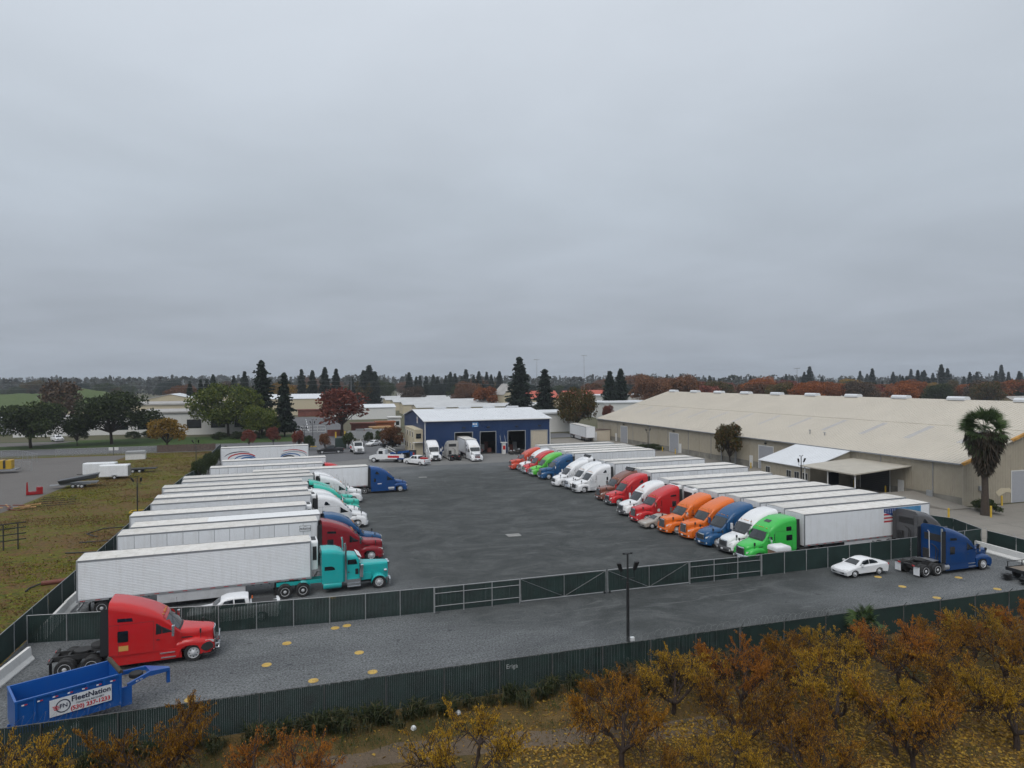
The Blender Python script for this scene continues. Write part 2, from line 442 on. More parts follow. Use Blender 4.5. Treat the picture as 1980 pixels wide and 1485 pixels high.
TYPES = {
 'sleek': dict(hood=[(.14, 1.20, .66, .16), (.2, 1.36, .74, .2), (.42, 1.52, .82, .24), (1.0, 1.66, .92, .26), (1.5, 1.74, .98, .26), (1.95, 1.82, 1.02, .2)],
   cab=[(1.8, 1.72, 1.02, .1), (1.95, 1.86, 1.08, .12), (2.35, 2.32, 1.14, .14), (2.72, 2.70, 1.17, .16), (2.9, 2.9, 1.19, .24), (3.2, 3.16, 1.2, .36), (3.6, 3.44, 1.21, .44), (4.2, 3.72, 1.22, .46), (4.9, 3.90, 1.22, .46), (5.7, 3.97, 1.22, .4)],
   ws=(2.0, 2.70), grille='bars', fd=[(.10, .95), (.22, 1.16), (.6, 1.34), (1.2, 1.42), (1.75, 1.36), (2.05, 1.2)], xc=1.28,
   win=[(2.30, 1.93), (2.52, 2.52), (3.24, 2.54), (3.26, 1.88)], sw=[rrect(4.95, 5.25, 1.75, 2.25, .08), [(4.35, 2.85), (4.95, 2.86), (5.02, 2.98), (4.9, 3.28), (4.72, 3.24)]], door=(2.12, 3.32, 2.62)),
 'chromed': dict(hood=[(.16, 1.50, .60, .1), (.2, 1.66, .66, .14), (.45, 1.74, .74, .2), (1.0, 1.80, .86, .26), (1.5, 1.86, .95, .26), (2.0, 1.94, 1.02, .2)],
   cab=[(1.85, 1.8, 1.02, .1), (2.0, 1.94, 1.08, .12), (2.4, 2.36, 1.14, .14), (2.76, 2.68, 1.17, .16), (2.95, 2.9, 1.19, .22), (3.3, 3.16, 1.2, .32), (3.8, 3.42, 1.21, .4), (4.4, 3.66, 1.22, .42), (5.1, 3.88, 1.22, .42), (5.75, 4.0, 1.22, .36)],
   ws=(2.06, 2.74), grille='tall', fd=[(.06, .9), (.2, 1.12), (.55, 1.3), (1.1, 1.40), (1.7, 1.36), (2.1, 1.2)], xc=1.3,
   win=[(2.36, 1.95), (2.58, 2.54), (3.28, 2.56), (3.31, 1.9)], sw=[rrect(4.75, 5.3, 1.7, 2.35, .06), [(4.5, 2.86), (5.3, 2.9), (5.3, 3.1), (4.55, 3.06)]], door=(2.15, 3.38, 2.66)),
 'visored': dict(hood=[(.16, 1.30, .64, .12), (.2, 1.48, .74, .18), (.4, 1.6, .84, .24), (.9, 1.74, .95, .28), (1.4, 1.84, 1.02, .26), (1.8, 1.92, 1.06, .2)],
   cab=[(1.65, 1.78, 1.04, .1), (1.8, 1.92, 1.1, .12), (2.1, 2.34, 1.16, .14), (2.36, 2.70, 1.19, .16), (2.42, 2.86, 1.2, .2), (2.6, 3.02, 1.21, .28), (3.0, 3.3, 1.22, .34), (3.6, 3.62, 1.22, .38), (4.2, 3.82, 1.22, .38), (5.0, 3.88, 1.22, .34), (5.55, 3.86, 1.22, .3)],
   ws=(1.86, 2.35), grille='mesh', fd=[(.08, .95), (.2, 1.18), (.55, 1.36), (1.1, 1.44), (1.6, 1.38), (1.9, 1.2)], xc=1.2,
   win=[(2.02, 1.97), (2.2, 2.54), (2.97, 2.56), (3.0, 1.9)], sw=[rrect(4.35, 5.05, 1.85, 2.35, .08), rrect(4.35, 4.95, 2.72, 3.12, .08)], door=(1.85, 3.05, 2.68)),
}
def make_tractor(kind):
    T = TYPES[kind]
    root = thing('semi_tractor', 'semi tractor', 'truck')
    pm = M['paint']
    cabB, hoodB = Body(T['cab'], 0.92), Body(T['hood'], 0.78, 0.04)
    end = T['cab'][-1][0]
    cabB.mesh(MB()).build('cab', pm, root, smooth=0.7)
    hoodB.mesh(MB()).build('bonnet', pm, root, smooth=0.7)
    w = cabB.top(MB(), T['ws'][0], T['ws'][1], 0.9).build('windshield', M['glass'], root, smooth=0.9)
    cabB.top(MB(), T['ws'][0] - .13, T['ws'][0] - .01, .86, .014, 2).build('wiper_cowl', M['black'], root)
    cabB.top(MB(), T['ws'][0] + .01, T['ws'][1], .012, .02, 3, 1).build('windshield_bar', M['black'], root)
    xc = T['xc']
    fp = fender_poly(0.06, T['fd'][-1][0] + .02, xc, 0.52, T['fd'])
    for sd in (-1, 1):
        mb = MB()
        def lay(y, k):
            return [(-(s + bow(s) * (y / 1.2) ** 2), sd * y, z if z < 0.95 else 0.95 + (z - 0.95) * k) for s, z in fp]
        rings = [lay(.62, 1.0), lay(.95, 1.0), lay(1.1, .9), lay(1.19, .62), lay(1.21, .3)]
        mb.layers(rings).build('fender', pm, root, smooth=0.6)
        d0, d1, dz = T['door']
        dr = cabB.side(MB(), [(d0 + .1, .98), (d1, .98), (d1, dz - .1), (d1 - .1, dz), (T['win'][1][0] - .04, dz), (d0, 1.9)], sd, 0.006)
        do = dr.build('door', pm, root)
        cabB.side(MB(), rrect(d1 - .3, d1 - .1, 1.56, 1.62, .02), sd, 0.03).build('handle', M['black'], do)
        mbw = cabB.side(MB(), T['win'], sd, 0.014)
        mbw.build('side_window', M['glass'], root)
        for q in T['sw']:
            mbw = MB()
            for i in range(1): cabB.side(mbw, q, sd, 0.016)
            mbw.build('sleeper_window', M['glass'], root)
        gap = MB()
        zz = dz + .06
        for s0, s1 in ((d1, end - .55), (end - .55, end - .02)): cabB.side(gap, [(s0, zz), (s1, zz), (s1, zz + .016), (s0, zz + .016)], sd, .009)
        for sx_ in (d1 + .03, end - .5): cabB.side(gap, [(sx_, .98), (sx_ + .016, .98), (sx_ + .016, zz), (sx_, zz)], sd, .009)
        cabB.side(gap, [(d0 + .1, .96), (end - .03, .96), (end - .03, .98), (d0 + .1, .98)], sd, .009)
        gap.build('panel_gap', M['seam'], root)
        # lower fairing with steps and tank cover
        fb = MB()
        fb.layers([[(-s, sd * y, z) for s, z in ((xc + .62, .34), (end - .05, .34), (end - .05, .93), (xc + .72, .93))] for y in (1.0, 1.16, 1.19)][:2])
        f = fb.build('side_fairing', pm, root)
        mbs = MB()
        mbs.box(-(xc + 1.75), -(xc + .95), sd * 1.16, sd * 1.21, .44, .50); mbs.box(-(xc + 1.8), -(xc + 1.0), sd * 1.16, sd * 1.21, .72, .77)
        mbs.build('step', M['alu'], f)
        e = MB().hexa([(-end - .45, sd * 1.17, 1.0), (-end + .01, sd * 1.17, 1.0), (-end + .01, sd * 1.20, 1.0), (-end - .45, sd * 1.20, 1.0), (-end - .4, sd * 1.15, 3.7), (-end + .01, sd * 1.17, 3.72), (-end + .01, sd * 1.19, 3.72), (-end - .4, sd * 1.18, 3.7)])
        e.build('cab_extender', M['black'], root)
        # lamps, mirrors
        lm = MB()
        rows = []
        for s, z0, z1 in ((.10, .93, 1.06), (.24, .95, 1.15), (.44, 1.0, 1.2)):
            yy = {.10: .78, .24: .98, .44: 1.12}[s]
            rows.append([(-(s + bow(s) * (yy / 1.2) ** 2) + .06, sd * (yy + .02), z0), (-(s + bow(s) * (yy / 1.2) ** 2) + .03, sd * (yy + .02), z1)])
        lm.grid(rows).build('headlight', M['lamp'], root, smooth=0.8)
        mm = MB().box(-2.42, -2.28, sd * 1.36, sd * 1.62, 1.82, 2.42)
        mo = mm.build('mirror', pm if kind == 'sleek' else M['chrome'], root)
        MB().tube([(-2.35, sd * 1.12, 1.9), (-2.35, sd * 1.4, 1.95), (-2.35, sd * 1.42, 2.3), (-2.35, sd * 1.12, 2.35)], .03).build('mirror_arm', M['black'], mo)
        hm = MB().box(-.95, -.86, sd * .98, sd * 1.14, 1.66, 1.9)
        hm.tube([(-.9, sd * 1.0, 1.3), (-.9, sd * 1.06, 1.7)], .018)
        hm.build('hood_mirror', M['black'], root)
        wheel(root, W_FRONT, -xc, sd, 1.17, .52)
        for x in (6.65, 7.98):
            wheel(root, W_DUAL, -x, sd, 1.22, .52)
        mf = MB().box(-8.72, -8.70, sd * .62, sd * 1.2, .18, .95)
        mf.build('mud_flap', M['black'], root)
        vb = MB()                                   # dark bonnet vent slash
        hoodB.side(vb, [(1.2, 1.38), (1.85, 1.46), (1.88, 1.53), (1.3, 1.46)], sd, .02)
        vb.build('bonnet_vent', M['black'], root)
    # bumper, grille
    bm = MB(); rings = []
    zlo = .30
    for y in np.linspace(-1.2, 1.2, 9):
        s = 0.0 + bow(0) * (y / 1.2) ** 2
        k = 0.16 if abs(y) > 1.1 else 0
        rings.append([(-s - k, y, zlo), (-s - k, y, .62), (-s - k - .05, y, .74), (-s - .35, y, .74), (-s - .35, y, zlo)])
    bm.layers(rings).build('bumper', M['chrome'] if kind == 'visored' else (M['bumper'] if kind == 'sleek' else pm), root, smooth=0.5)
    ik = MB()
    ik.layers([[(-bow(0) * (y / 1.2) ** 2 + .012, y, .36), (-bow(0) * (y / 1.2) ** 2 + .012, y, .52), (-bow(0) * (y / 1.2) ** 2 - .02, y, .52), (-bow(0) * (y / 1.2) ** 2 - .02, y, .36)] for y in np.linspace(-.72, .72, 7)])
    ik.build('bumper_intake', M['black'], root)
    for y in (-.93, .93): MB().lathe([(.001, .02), (.085, .02), (.085, -.02), (.001, -.02)], (-bow(0) * (y / 1.2) ** 2 + .0, y, .47), 'x', 10).build('fog_lamp', M['lamp'], root)
    for y in (-.7, -.25, 0, .25, .7):
        zt_, w_2, r_2 = cabB.at(T['ws'][1] + .2); pz = cabB.pt(T['ws'][1] + .2, y, zt_ + .05 * (1 - (y / w_2) ** 2))
        MB().box(pz[0] - .05, pz[0] + .05, y - .05, y + .05, pz[2], pz[2] + .05).build('marker_lamp', M['amber'], root)
    for y in (-1.3, 1.3): MB().tube([(-2.35, y, 2.38), (-2.45, y, 3.3)], .012, 4).build('antenna', M['black'], root)
    gz0, gz1, gw = {'bars': (.72, 1.28, .56), 'tall': (.62, 1.58, .46), 'mesh': (.70, 1.36, .52)}[T['grille']]
    gb = MB()
    def gx(y, z): return -(0.10 + bow(.1) * (y / 1.2) ** 2) - max(0, z - .8) * .1
    gb.grid([[(gx(y, z) + .02, y, z) for z in (gz0, (gz0 + gz1) / 2, gz1)] for y in np.linspace(gw, -gw, 7)])
    g = gb.build('grille', M['grillegrey'] if T['grille'] == 'tall' else M['black'], root)
    bars = MB()
    if T['grille'] == 'tall':
        for y in np.linspace(-gw, gw, 15):
            bars.hexa([(gx(y, gz0) + .02, y - .02, gz0), (gx(y, gz0) + .045, y - .02, gz0), (gx(y, gz0) + .045, y + .02, gz0), (gx(y, gz0) + .02, y + .02, gz0), (gx(y, gz1) + .02, y - .02, gz1), (gx(y, gz1) + .045, y - .02, gz1), (gx(y, gz1) + .045, y + .02, gz1), (gx(y, gz1) + .02, y + .02, gz1)])
    elif T['grille'] == 'bars':
        for z in np.linspace(gz0 + .05, gz1 - .04, 5):
            bars.layers([[(gx(y, z) + .02, y, z - .022), (gx(y, z) + .05, y, z - .012), (gx(y, z) + .05, y, z + .012), (gx(y, z) + .02, y, z + .022)] for y in np.linspace(gw - .02, -gw + .02, 5)])
    else:
        bars.layers([[(gx(y, z) + .025, y, z - .03), (gx(y, z) + .05, y, z - .03), (gx(y, z) + .05, y, z + .03), (gx(y, z) + .025, y, z + .03)] for y, z in ((gw, gz1 - .06), (-gw, gz0 + .06))])
    bars.build('grille_bar', M['chrome'], g)
    fr = MB()
    for y in (-gw, gw): fr.hexa([(gx(y, gz0), y - .035, gz0), (gx(y, gz0) + .06, y - .035, gz0), (gx(y, gz0) + .06, y + .035, gz0), (gx(y, gz0), y + .035, gz0), (gx(y, gz1), y - .035, gz1), (gx(y, gz1) + .06, y - .035, gz1), (gx(y, gz1) + .06, y + .035, gz1), (gx(y, gz1), y + .035, gz1)])
    fr.layers([[(gx(y, gz1), y, gz1 - .03), (gx(y, gz1) + .07, y, gz1 - .03), (gx(y, gz1) + .05, y, gz1 + .06), (gx(y, gz1), y, gz1 + .06)] for y in np.linspace(gw, -gw, 5)])
    fr.build('grille_frame', M['chrome'], g)
    MB().box(0.005, .02, -.16, .16, .42, .58).build('licence_plate', M['white'], root)
    # dark back wall and roof trailing lip
    MB().box(-end - .03, -end - .005, -1.1, 1.1, 1.0, 3.5).build('cab_back', M['cabback'], root)
    bk = MB(); bk.box(-end - .05, -end - .031, -.8, .8, 2.7, 3.3); bk.box(-end - .2, -end - .031, .3, .85, 1.1, 1.9); bk.tube([(-end - .1, -.3, 1.1), (-end - .12, -.35, 2.2), (-end - .06, .1, 2.4)], .03, 5); bk.tube([(-end - .1, -.5, 1.1), (-end - .14, -.6, 2.0), (-end - .06, -.2, 2.3)], .03, 5)
    bk.build('air_lines', M['matte'], root)
    tractor_frame(root, end)
    if kind == 'visored':
        cabB.top(MB(), 3.15, 3.5, .3, .02).build('roof_window', M['glass'], root)
    else:
        sv = MB(); cabB.top(sv, T['ws'][1] + .02, T['ws'][1] + .16, .85, .02)
        sv.build('roof_visor', pm, root, smooth=.8)
    return root
def tractor_frame(root, end, pm=None):
    ch = MB()
    for y in (-.43, .43): ch.box(-8.75, -1.0, y - .05, y + .05, .78, 1.06)
    for x in (6.0, 6.65, 7.3, 7.98, 8.6): ch.box(-x - .06, -x + .06, -.38, .38, .82, 1.0)
    for x in (6.65, 7.98):
        ch.tube([(-x, -.6, .52), (-x, .6, .52)], .11, 8); ch.lathe([(.05, -.25), (.24, -.12), (.24, .12), (.05, .25)], (-x, 0, .52), n=10)
    ch.box(-8.80, -8.66, -1.2, 1.2, .93, 1.0)
    ch.tube([(-1.3, -.9, .5), (-1.3, .9, .5)], .08)
    ch.box(-2.6, -.6, -.55, .55, .55, 1.2)
    ch.build('chassis', M['matte'], root)
    fwl = MB()
    pl = []
    for i in range(14):
        a = math.radians(35 + 290 * i / 13); pl.append((-7.25 + .5 * math.cos(a), .46 * math.sin(a)))
    fwl.prism(pl, 1.14, 1.20, 'z'); fwl.box(-7.5, -7.0, -.4, .4, 1.06, 1.14)
    fwl.build('fifth_wheel', M['matte'], root)
    dk = MB().box(-end - .75, -end - .08, -.62, .62, 1.06, 1.10)
    dk.build('deck_plate', M['alu'], root)
    for y in (-.7, .7): MB().box(-8.83, -8.80, y - .12, y + .12, .90, 1.02).build('tail_lamp', M['redlamp'], root)

def make_longnose():
    """square-nosed conventional tractor with stacks"""
    root = thing('semi_tractor', 'semi tractor', 'truck')
    pm = M['paint']
    rings = []
    for s, zt, w, r in ((.18, 1.86, .52, .10), (.22, 1.93, .56, .14), (.8, 1.97, .63, .16), (1.7, 2.02, .74, .18), (2.42, 2.06, .84, .18)):
        b = Body([(0, zt, w, r), (9, zt, w, r)], .72, .02); rg = b.ring(5)
        rings.append([(-s, y, z) for _, y, z in rg])
    MB().layers(rings).build('bonnet', pm, root, smooth=.7)
    def sect(rows, name, zb, crown=.05):
        b = Body(rows, zb, crown); rs = []
        for row in rows: rs.append([(-row[0], y, z) for _, y, z in b.ring(row[0])])
        return b, MB().layers(rs).build(name, pm, root, smooth=.6)
    cb, _ = sect([(2.36, 2.05, .86, .1), (2.44, 2.1, .92, .1), (2.66, 2.62, .95, .12), (2.78, 2.74, .97, .2), (3.2, 2.8, .98, .2), (3.72, 2.82, .98, .2)], 'cab', .95)
    sb, _ = sect([(3.74, 3.0, 1.0, .2), (3.9, 3.18, 1.14, .26), (4.3, 3.34, 1.15, .28), (4.9, 3.42, 1.15, .28), (5.5, 3.42, 1.15, .24)], 'sleeper', .82)
    ws = MB().grid([[(-2.47 - .04 * (y / .8) ** 2 + .02, y, 2.14) for y in (-.8, -.4, 0, .4, .8)], [(-2.66 - .04 * (y / .8) ** 2 + .02, y, 2.6) for y in (-.8, -.4, 0, .4, .8)]])
    ws.build('windshield', M['glass'], root)
    vs = MB().layers([[(-2.58 + .18, y, 2.66), (-2.70, y, 2.84), (-2.74, y, 2.84), (-2.58 + .14, y, 2.64)] for y in (-.93, -.5, 0, .5, .93)])
    vs.build('sun_visor', M['white'], root)
    for sd in (-1, 1):
        # swept wing over the steer wheel
        rings = []
        for i in range(13):
            t = math.radians(-12 + 200 * i / 12)
            c, s_ = math.cos(t), math.sin(t)
            rings.append([(-(1.02 - .60 * c), sd * y, max(.45, .52 + .62 * s_) + dz) for y, dz in ((.55, .03), (.9, .035), (1.12, .0), (1.2, -.06))])
        outer = rings
        mb = MB(); mb.grid(outer); mb.grid([[(x, y, z - .03) for x, y, z in r] for r in outer])
        mb.box(-2.42, -1.64, sd * .55, sd * .95, .80, 1.3)
        mb.build('fender', pm, root, smooth=.7)
        d = MB()
        dpl = [(2.52, 1.0), (3.62, 1.0), (3.62, 2.66), (2.86, 2.66), (2.62, 2.1), (2.5, 2.0)]
        d.face([(-s, sd * (cb.hw(s, z) + .008), z) for s, z in (dpl if sd < 0 else dpl[::-1])])
        do = d.build('door', pm, root)
        MB().box(-3.5, -3.36, sd * .99, sd * 1.02, 1.5, 1.55).build('handle', M['black'], do)
        def win(poly, w, nm='side_window'):
            MB().face([(-s, sd * w, z) for s, z in (poly if sd < 0 else poly[::-1])]).build(nm, M['glass'], root)
        win([(2.72, 2.12), (3.5, 2.12), (3.5, 2.5), (2.86, 2.52)], .998)
        win(rrect(2.66, 2.9, 1.3, 1.75, .04), .99)
        win([(4.5, 1.86), (5.3, 1.86), (5.3, 2.16), (4.75, 2.16), (4.55, 2.05)], 1.162, 'sleeper_window')
        st = MB().tube([(-3.66, sd * 1.12, .75), (-3.66, sd * 1.12, 3.62), (-3.72, sd * 1.12, 3.9)], .085, 12)
        st.build('exhaust_stack', M['chrome'], root, smooth=.8)
        ac = MB().lathe([(.02, -.5), (.19, -.48), (.19, .48), (.02, .5)], (-2.42, sd * 1.0, 1.55), 'z', 14)
        ac.build('air_cleaner', M['chrome'], root, smooth=.7)
        tk = MB().lathe([(.03, -.72), (.27, -.70), (.29, -.66), (.29, .66), (.27, .70), (.03, .72)], (-4.7, sd * .92, .62), 'x', 16)
        tk.build('fuel_tank', pm, root, smooth=.7)
        stp = MB()
        for z in (.36, .62): stp.box(-3.55, -2.5, sd * .8, sd * 1.17, z, z + .06)
        stp.box(-3.55, -2.5, sd * .8, sd * 1.13, .38, .96)
        stp.build('step', M['chrome'], root)
        lt = MB().lathe([(.02, 0), (.11, .02), (.11, .25), (.03, .28)], (-.60, sd * .78, 1.36), 'x', 12)
        lt.build('headlight', M['chrome'], root)
        wheel(root, W_FRONT, -1.02, sd, 1.15, .52)
        for x in (6.95, 8.28): wheel(root, W_DUAL, -x, sd, 1.2, .52)
        qf = MB(); rr = []
        for i in range(7):
            t = math.radians(-5 + 110 * i / 6); rr.append([(-(6.95 - .62 * math.cos(t)), sd * y, .52 + .62 * math.sin(t)) for y in (.58, 1.22)])
        qf.grid(rr).build('quarter_fender', pm, root, smooth=.9)
        mo = MB().box(-2.62, -2.54, sd * 1.2, sd * 1.42, 1.75, 2.3).build('mirror', M['chrome'], root)
        MB().tube([(-2.6, sd * .96, 2.28), (-2.6, sd * 1.25, 2.28)], .02).build('mirror_arm', M['chrome'], mo)
    gr = MB().box(-.20, -.12, -.48, .48, .74, 1.86).build('grille', M['black'], root)
    gb = MB()
    for y in np.linspace(-.44, .44, 13): gb.box(-.13, -.10, y - .012, y + .012, .78, 1.82)
    gb.build('grille_bar', M['chrome'], gr)
    gf = MB(); gf.box(-.24, -.08, -.56, -.47, .72, 1.9); gf.box(-.24, -.08, .47, .56, .72, 1.9); gf.box(-.24, -.079, -.56, .56, 1.84, 1.94)
    gf.build('grille_frame', M['chrome'], gr)
    bm = MB(); bm.layers([[(-.1 * (y / 1.2) ** 2, y, .28), (-.1 * (y / 1.2) ** 2 + .02, y, .5), (-.1 * (y / 1.2) ** 2, y, .72), (-.12 - .1 * (y / 1.2) ** 2, y, .72), (-.12 - .1 * (y / 1.2) ** 2, y, .28)] for y in (-1.2, -.6, 0, .6, 1.2)])
    bm.build('bumper', M['chrome'], root, smooth=.5)
    fr = MB()
    for y in (-.43, .43): fr.box(-8.9, -.6, y - .05, y + .05, .78, 1.06)
    fr.build('frame_rail', pm, root)
    ch = MB()
    for x in (6.95, 8.28): ch.tube([(-x, -.6, .52), (-x, .6, .52)], .11, 8)
    ch.box(-2.4, -.5, -.5, .5, .5, .9); ch.tube([(-1.02, -.9, .5), (-1.02, .9, .5)], .08)
    ch.tube([(-5.9, .1, 1.1), (-5.75, .2, 1.5), (-5.56, .2, 1.45)], .03); ch.tube([(-6.1, -.1, 1.1), (-5.8, -.1, 1.6), (-5.56, 0, 1.5)], .03)
    ch.build('chassis', M['matte'], root)
    MB().prism([(-7.6 + .5 * math.cos(a * .45), .46 * math.sin(a * .45)) for a in range(14)], 1.12, 1.18, 'z').build('fifth_wheel', M['matte'], root)
    return root
M['cabback'] = mat('cab_back_grey', (0.045, 0.045, 0.048), 0.6, var=.2)
M['bumper'] = paint('bumper_paint', (0.55, 0.56, 0.57))

# ------------------------------------------------------------------ box trailers
TL, TW, TB, TT = 16.15, 1.295, 1.12, 4.11
def make_trailer(side='plain', reefer=False, roofm='roof', patch=False):
    root = thing('box_trailer', 'box trailer', 'trailer')
    MB().box(-TL + .02, -.02, -TW + .02, TW - .02, TB + .04, TT - .05).build('cargo_box', M['white'], root)
    rf = MB()
    rows = [[(x, y, TT - .02 + .035 * (1 - (y / TW) ** 2)) for y in (TW - .03, .6, 0, -.6, -TW + .03)] for x in np.linspace(-TL + .03, -.03, 14)]
    if patch:
        rf2 = MB().grid([r for r in rows if r[0][0] > -10.6]); rf.grid([r for r in rows if r[0][0] < -9.4])
        rf2.build('roof', M['roofwhite'], root)
    else: rf.grid(rows)
    ro = rf.build('roof', M[roofm], root)
    if not patch:
        bw = MB()
        for x in np.linspace(-TL + 1.2, -1.2, 12): bw.box(x - .02, x + .02, -TW + .1, TW - .1, TT - .02, TT + .02)
        bw.build('roof_bow', M[roofm], ro)
    for sd in (-1, 1):
        y0 = sd * TW
        if side == 'rib':
            mb = MB(); prof = []
            z = TB + .16; n = 23; dz = (TT - .12 - z) / n
            for i in range(n):
                a = z + i * dz
                prof += [(0.0, a), (0.0, a + dz * .55), (.008, a + dz * .68), (.008, a + dz * .92)]
            prof.append((0, z + n * dz))
            mb.grid([[(x, y0 - sd * .015 + sd * d, q) for d, q in (prof if sd > 0 else prof)] for x in ((-TL + .06, -.06) if sd < 0 else (-.06, -TL + .06))])
            mb.build('side_wall', M['white'], root)
        elif side == 'panel':
            n = 13; pw = (TL - .12) / n
            me = None
            for i in range(n):
                if me is None:
                    o = MB().box(.018, pw - .018, -.012, .012, 0, TT - .14 - TB - .14).build('side_panel', M['white'], root); me = o.data
                else: o = link('side_panel', me, root)
                o.location = (-TL + .06 + i * pw, y0 - sd * .012, TB + .15)
            MB().box(-TL + .06, -.06, y0 - sd * .018, y0 - sd * .016, TB + .15, TT - .14).build('panel_joint', M['rail'], root)
        else:
            MB().box(-TL + .06, -.06, y0 - sd * .02, y0, TB + .15, TT - .12).build('side_wall', M['white'], root)
        MB().box(-TL, 0, y0 - sd * .04, y0 + sd * .012, TT - .12, TT).build('top_rail', M['rail'], root)
        br = MB().box(-TL, 0, y0 - sd * .05, y0 + sd * .014, TB, TB + .15).build('bottom_rail', M['alu'], root)
        t = MB()
        for i in range(17):
            x = -.4 - i * .95
            t.box(x - .32, x, y0 + sd * .013, y0 + sd * .018, TB + .05, TB + .10)
        t.build('reflective_tape', M['redtape'], br)
        for x in (-.045, -TL + .045): MB().box(x - .045, x + .045, y0 - sd * .06, y0 + sd * .016, TB + .002, TT - .002).build('corner_post', M['alu'], root)
        for x in (-3.6, -5.9, -8.2): pass
        sk = MB().box(-11.0, -4.9, y0 - sd * .06, y0 - sd * .03, .42, TB - .01)
        sk.build('side_skirt', M['skirt'], root)
        for x in (-13.35, -14.6): wheel(root, W_DUAL, x, sd, 1.24, .52)
        lg = MB().box(-2.75, -2.6, sd * .9 - .07, sd * .9 + .07, .1, TB).box(-2.85, -2.5, sd * .9 - .14, sd * .9 + .14, .0, .06)
        lg.build('landing_leg', M['matte'], root)
        MB().box(-15.42, -15.40, sd * .6, sd * 1.24, .16, .9).build('mud_flap', M['black'], root)
        rd = MB().box(-TL - .02, -TL + .02, sd * .02, sd * (TW - .09), TB + .12, TT - .12).build('rear_door', M['white'], root)
        lk = MB()
        for y in (.3, .85): lk.tube([(-TL - .05, sd * y, TB + .2), (-TL - .05, sd * y, TT - .2)], .02, 5)
        lk.build('lock_rod', M['alu'], rd)
    MB().box(-.02, .02, -TW + .1, TW - .1, TB + .05, TT - .06).build('nose_wall', M['white'], root)
    MB().box(-TL - .01, -TL + .05, -TW, TW, TB - .01, TB + .1).box(-TL - .012, -TL + .05, -TW + .05, TW - .05, TT - .11, TT - .004).build('rear_frame', M['alu'], root)
    uf = MB()
    for x in np.arange(-TL + .4, -.3, .6): uf.box(x - .04, x + .04, -TW + .05, TW - .05, TB - .1, TB + .02)
    for y in (-.5, .5): uf.box(-15.2, -12.5, y - .06, y + .06, .75, 1.02)
    for x in (-13.35, -14.6): uf.tube([(x, -.6, .52), (x, .6, .52)], .08, 8)
    uf.box(-1.6, -.4, -.9, .9, TB - .16, TB - .05)
    uf.build('underframe', M['matte'], root)
    ug = MB().box(-TL - .05, -TL + .06, -1.1, 1.1, .45, .56)
    for y in (-.6, .6): ug.box(-TL - .03, -TL + .04, y - .05, y + .05, .5, TB)
    ug.build('rear_guard', M['steel'], root)
    if reefer:
        rb = Body([(0, 0, 0, 0), (1, 0, 0, 0)], 0)
        rr = MB(); rings = []
        for x, k in ((.021, 1.0), (.40, 1.0), (.52, .96), (.56, .9)):
            b = Body([(0, 4.0, 1.02 * k, .2), (9, 4.0 - (1 - k), 1.02 * k, .2)], 1.75 + (1 - k), .03)
            rings.append([(x, y, z - (1 - k) * .4) for _, y, z in b.ring(0)])
        u = rr.layers(rings).build('reefer_unit', M['reefer'], root, smooth=.6)
        MB().box(.565, .575, -.8, .8, 2.45, 3.55).box(.14, .44, -1.03, 1.03, 2.5, 3.6).build('reefer_grille', M['black'], u)
        MB().box(.08, .42, -.6, .6, 4.0, 4.06).build('reefer_fan_cover', M['black'], u)
        ft = MB().lathe([(.02, -.7), (.26, -.68), (.26, .68), (.02, .7)], (-5.6, 0, .7), 'x', 12)
        ft.build('fuel_tank', M['alu'], root, smooth=.7)
    return root
M['reefer'] = mat('reefer_white', (0.72, 0.73, 0.74), 0.4, dirt=0.15, dirtcol=(0.4, 0.4, 0.4))

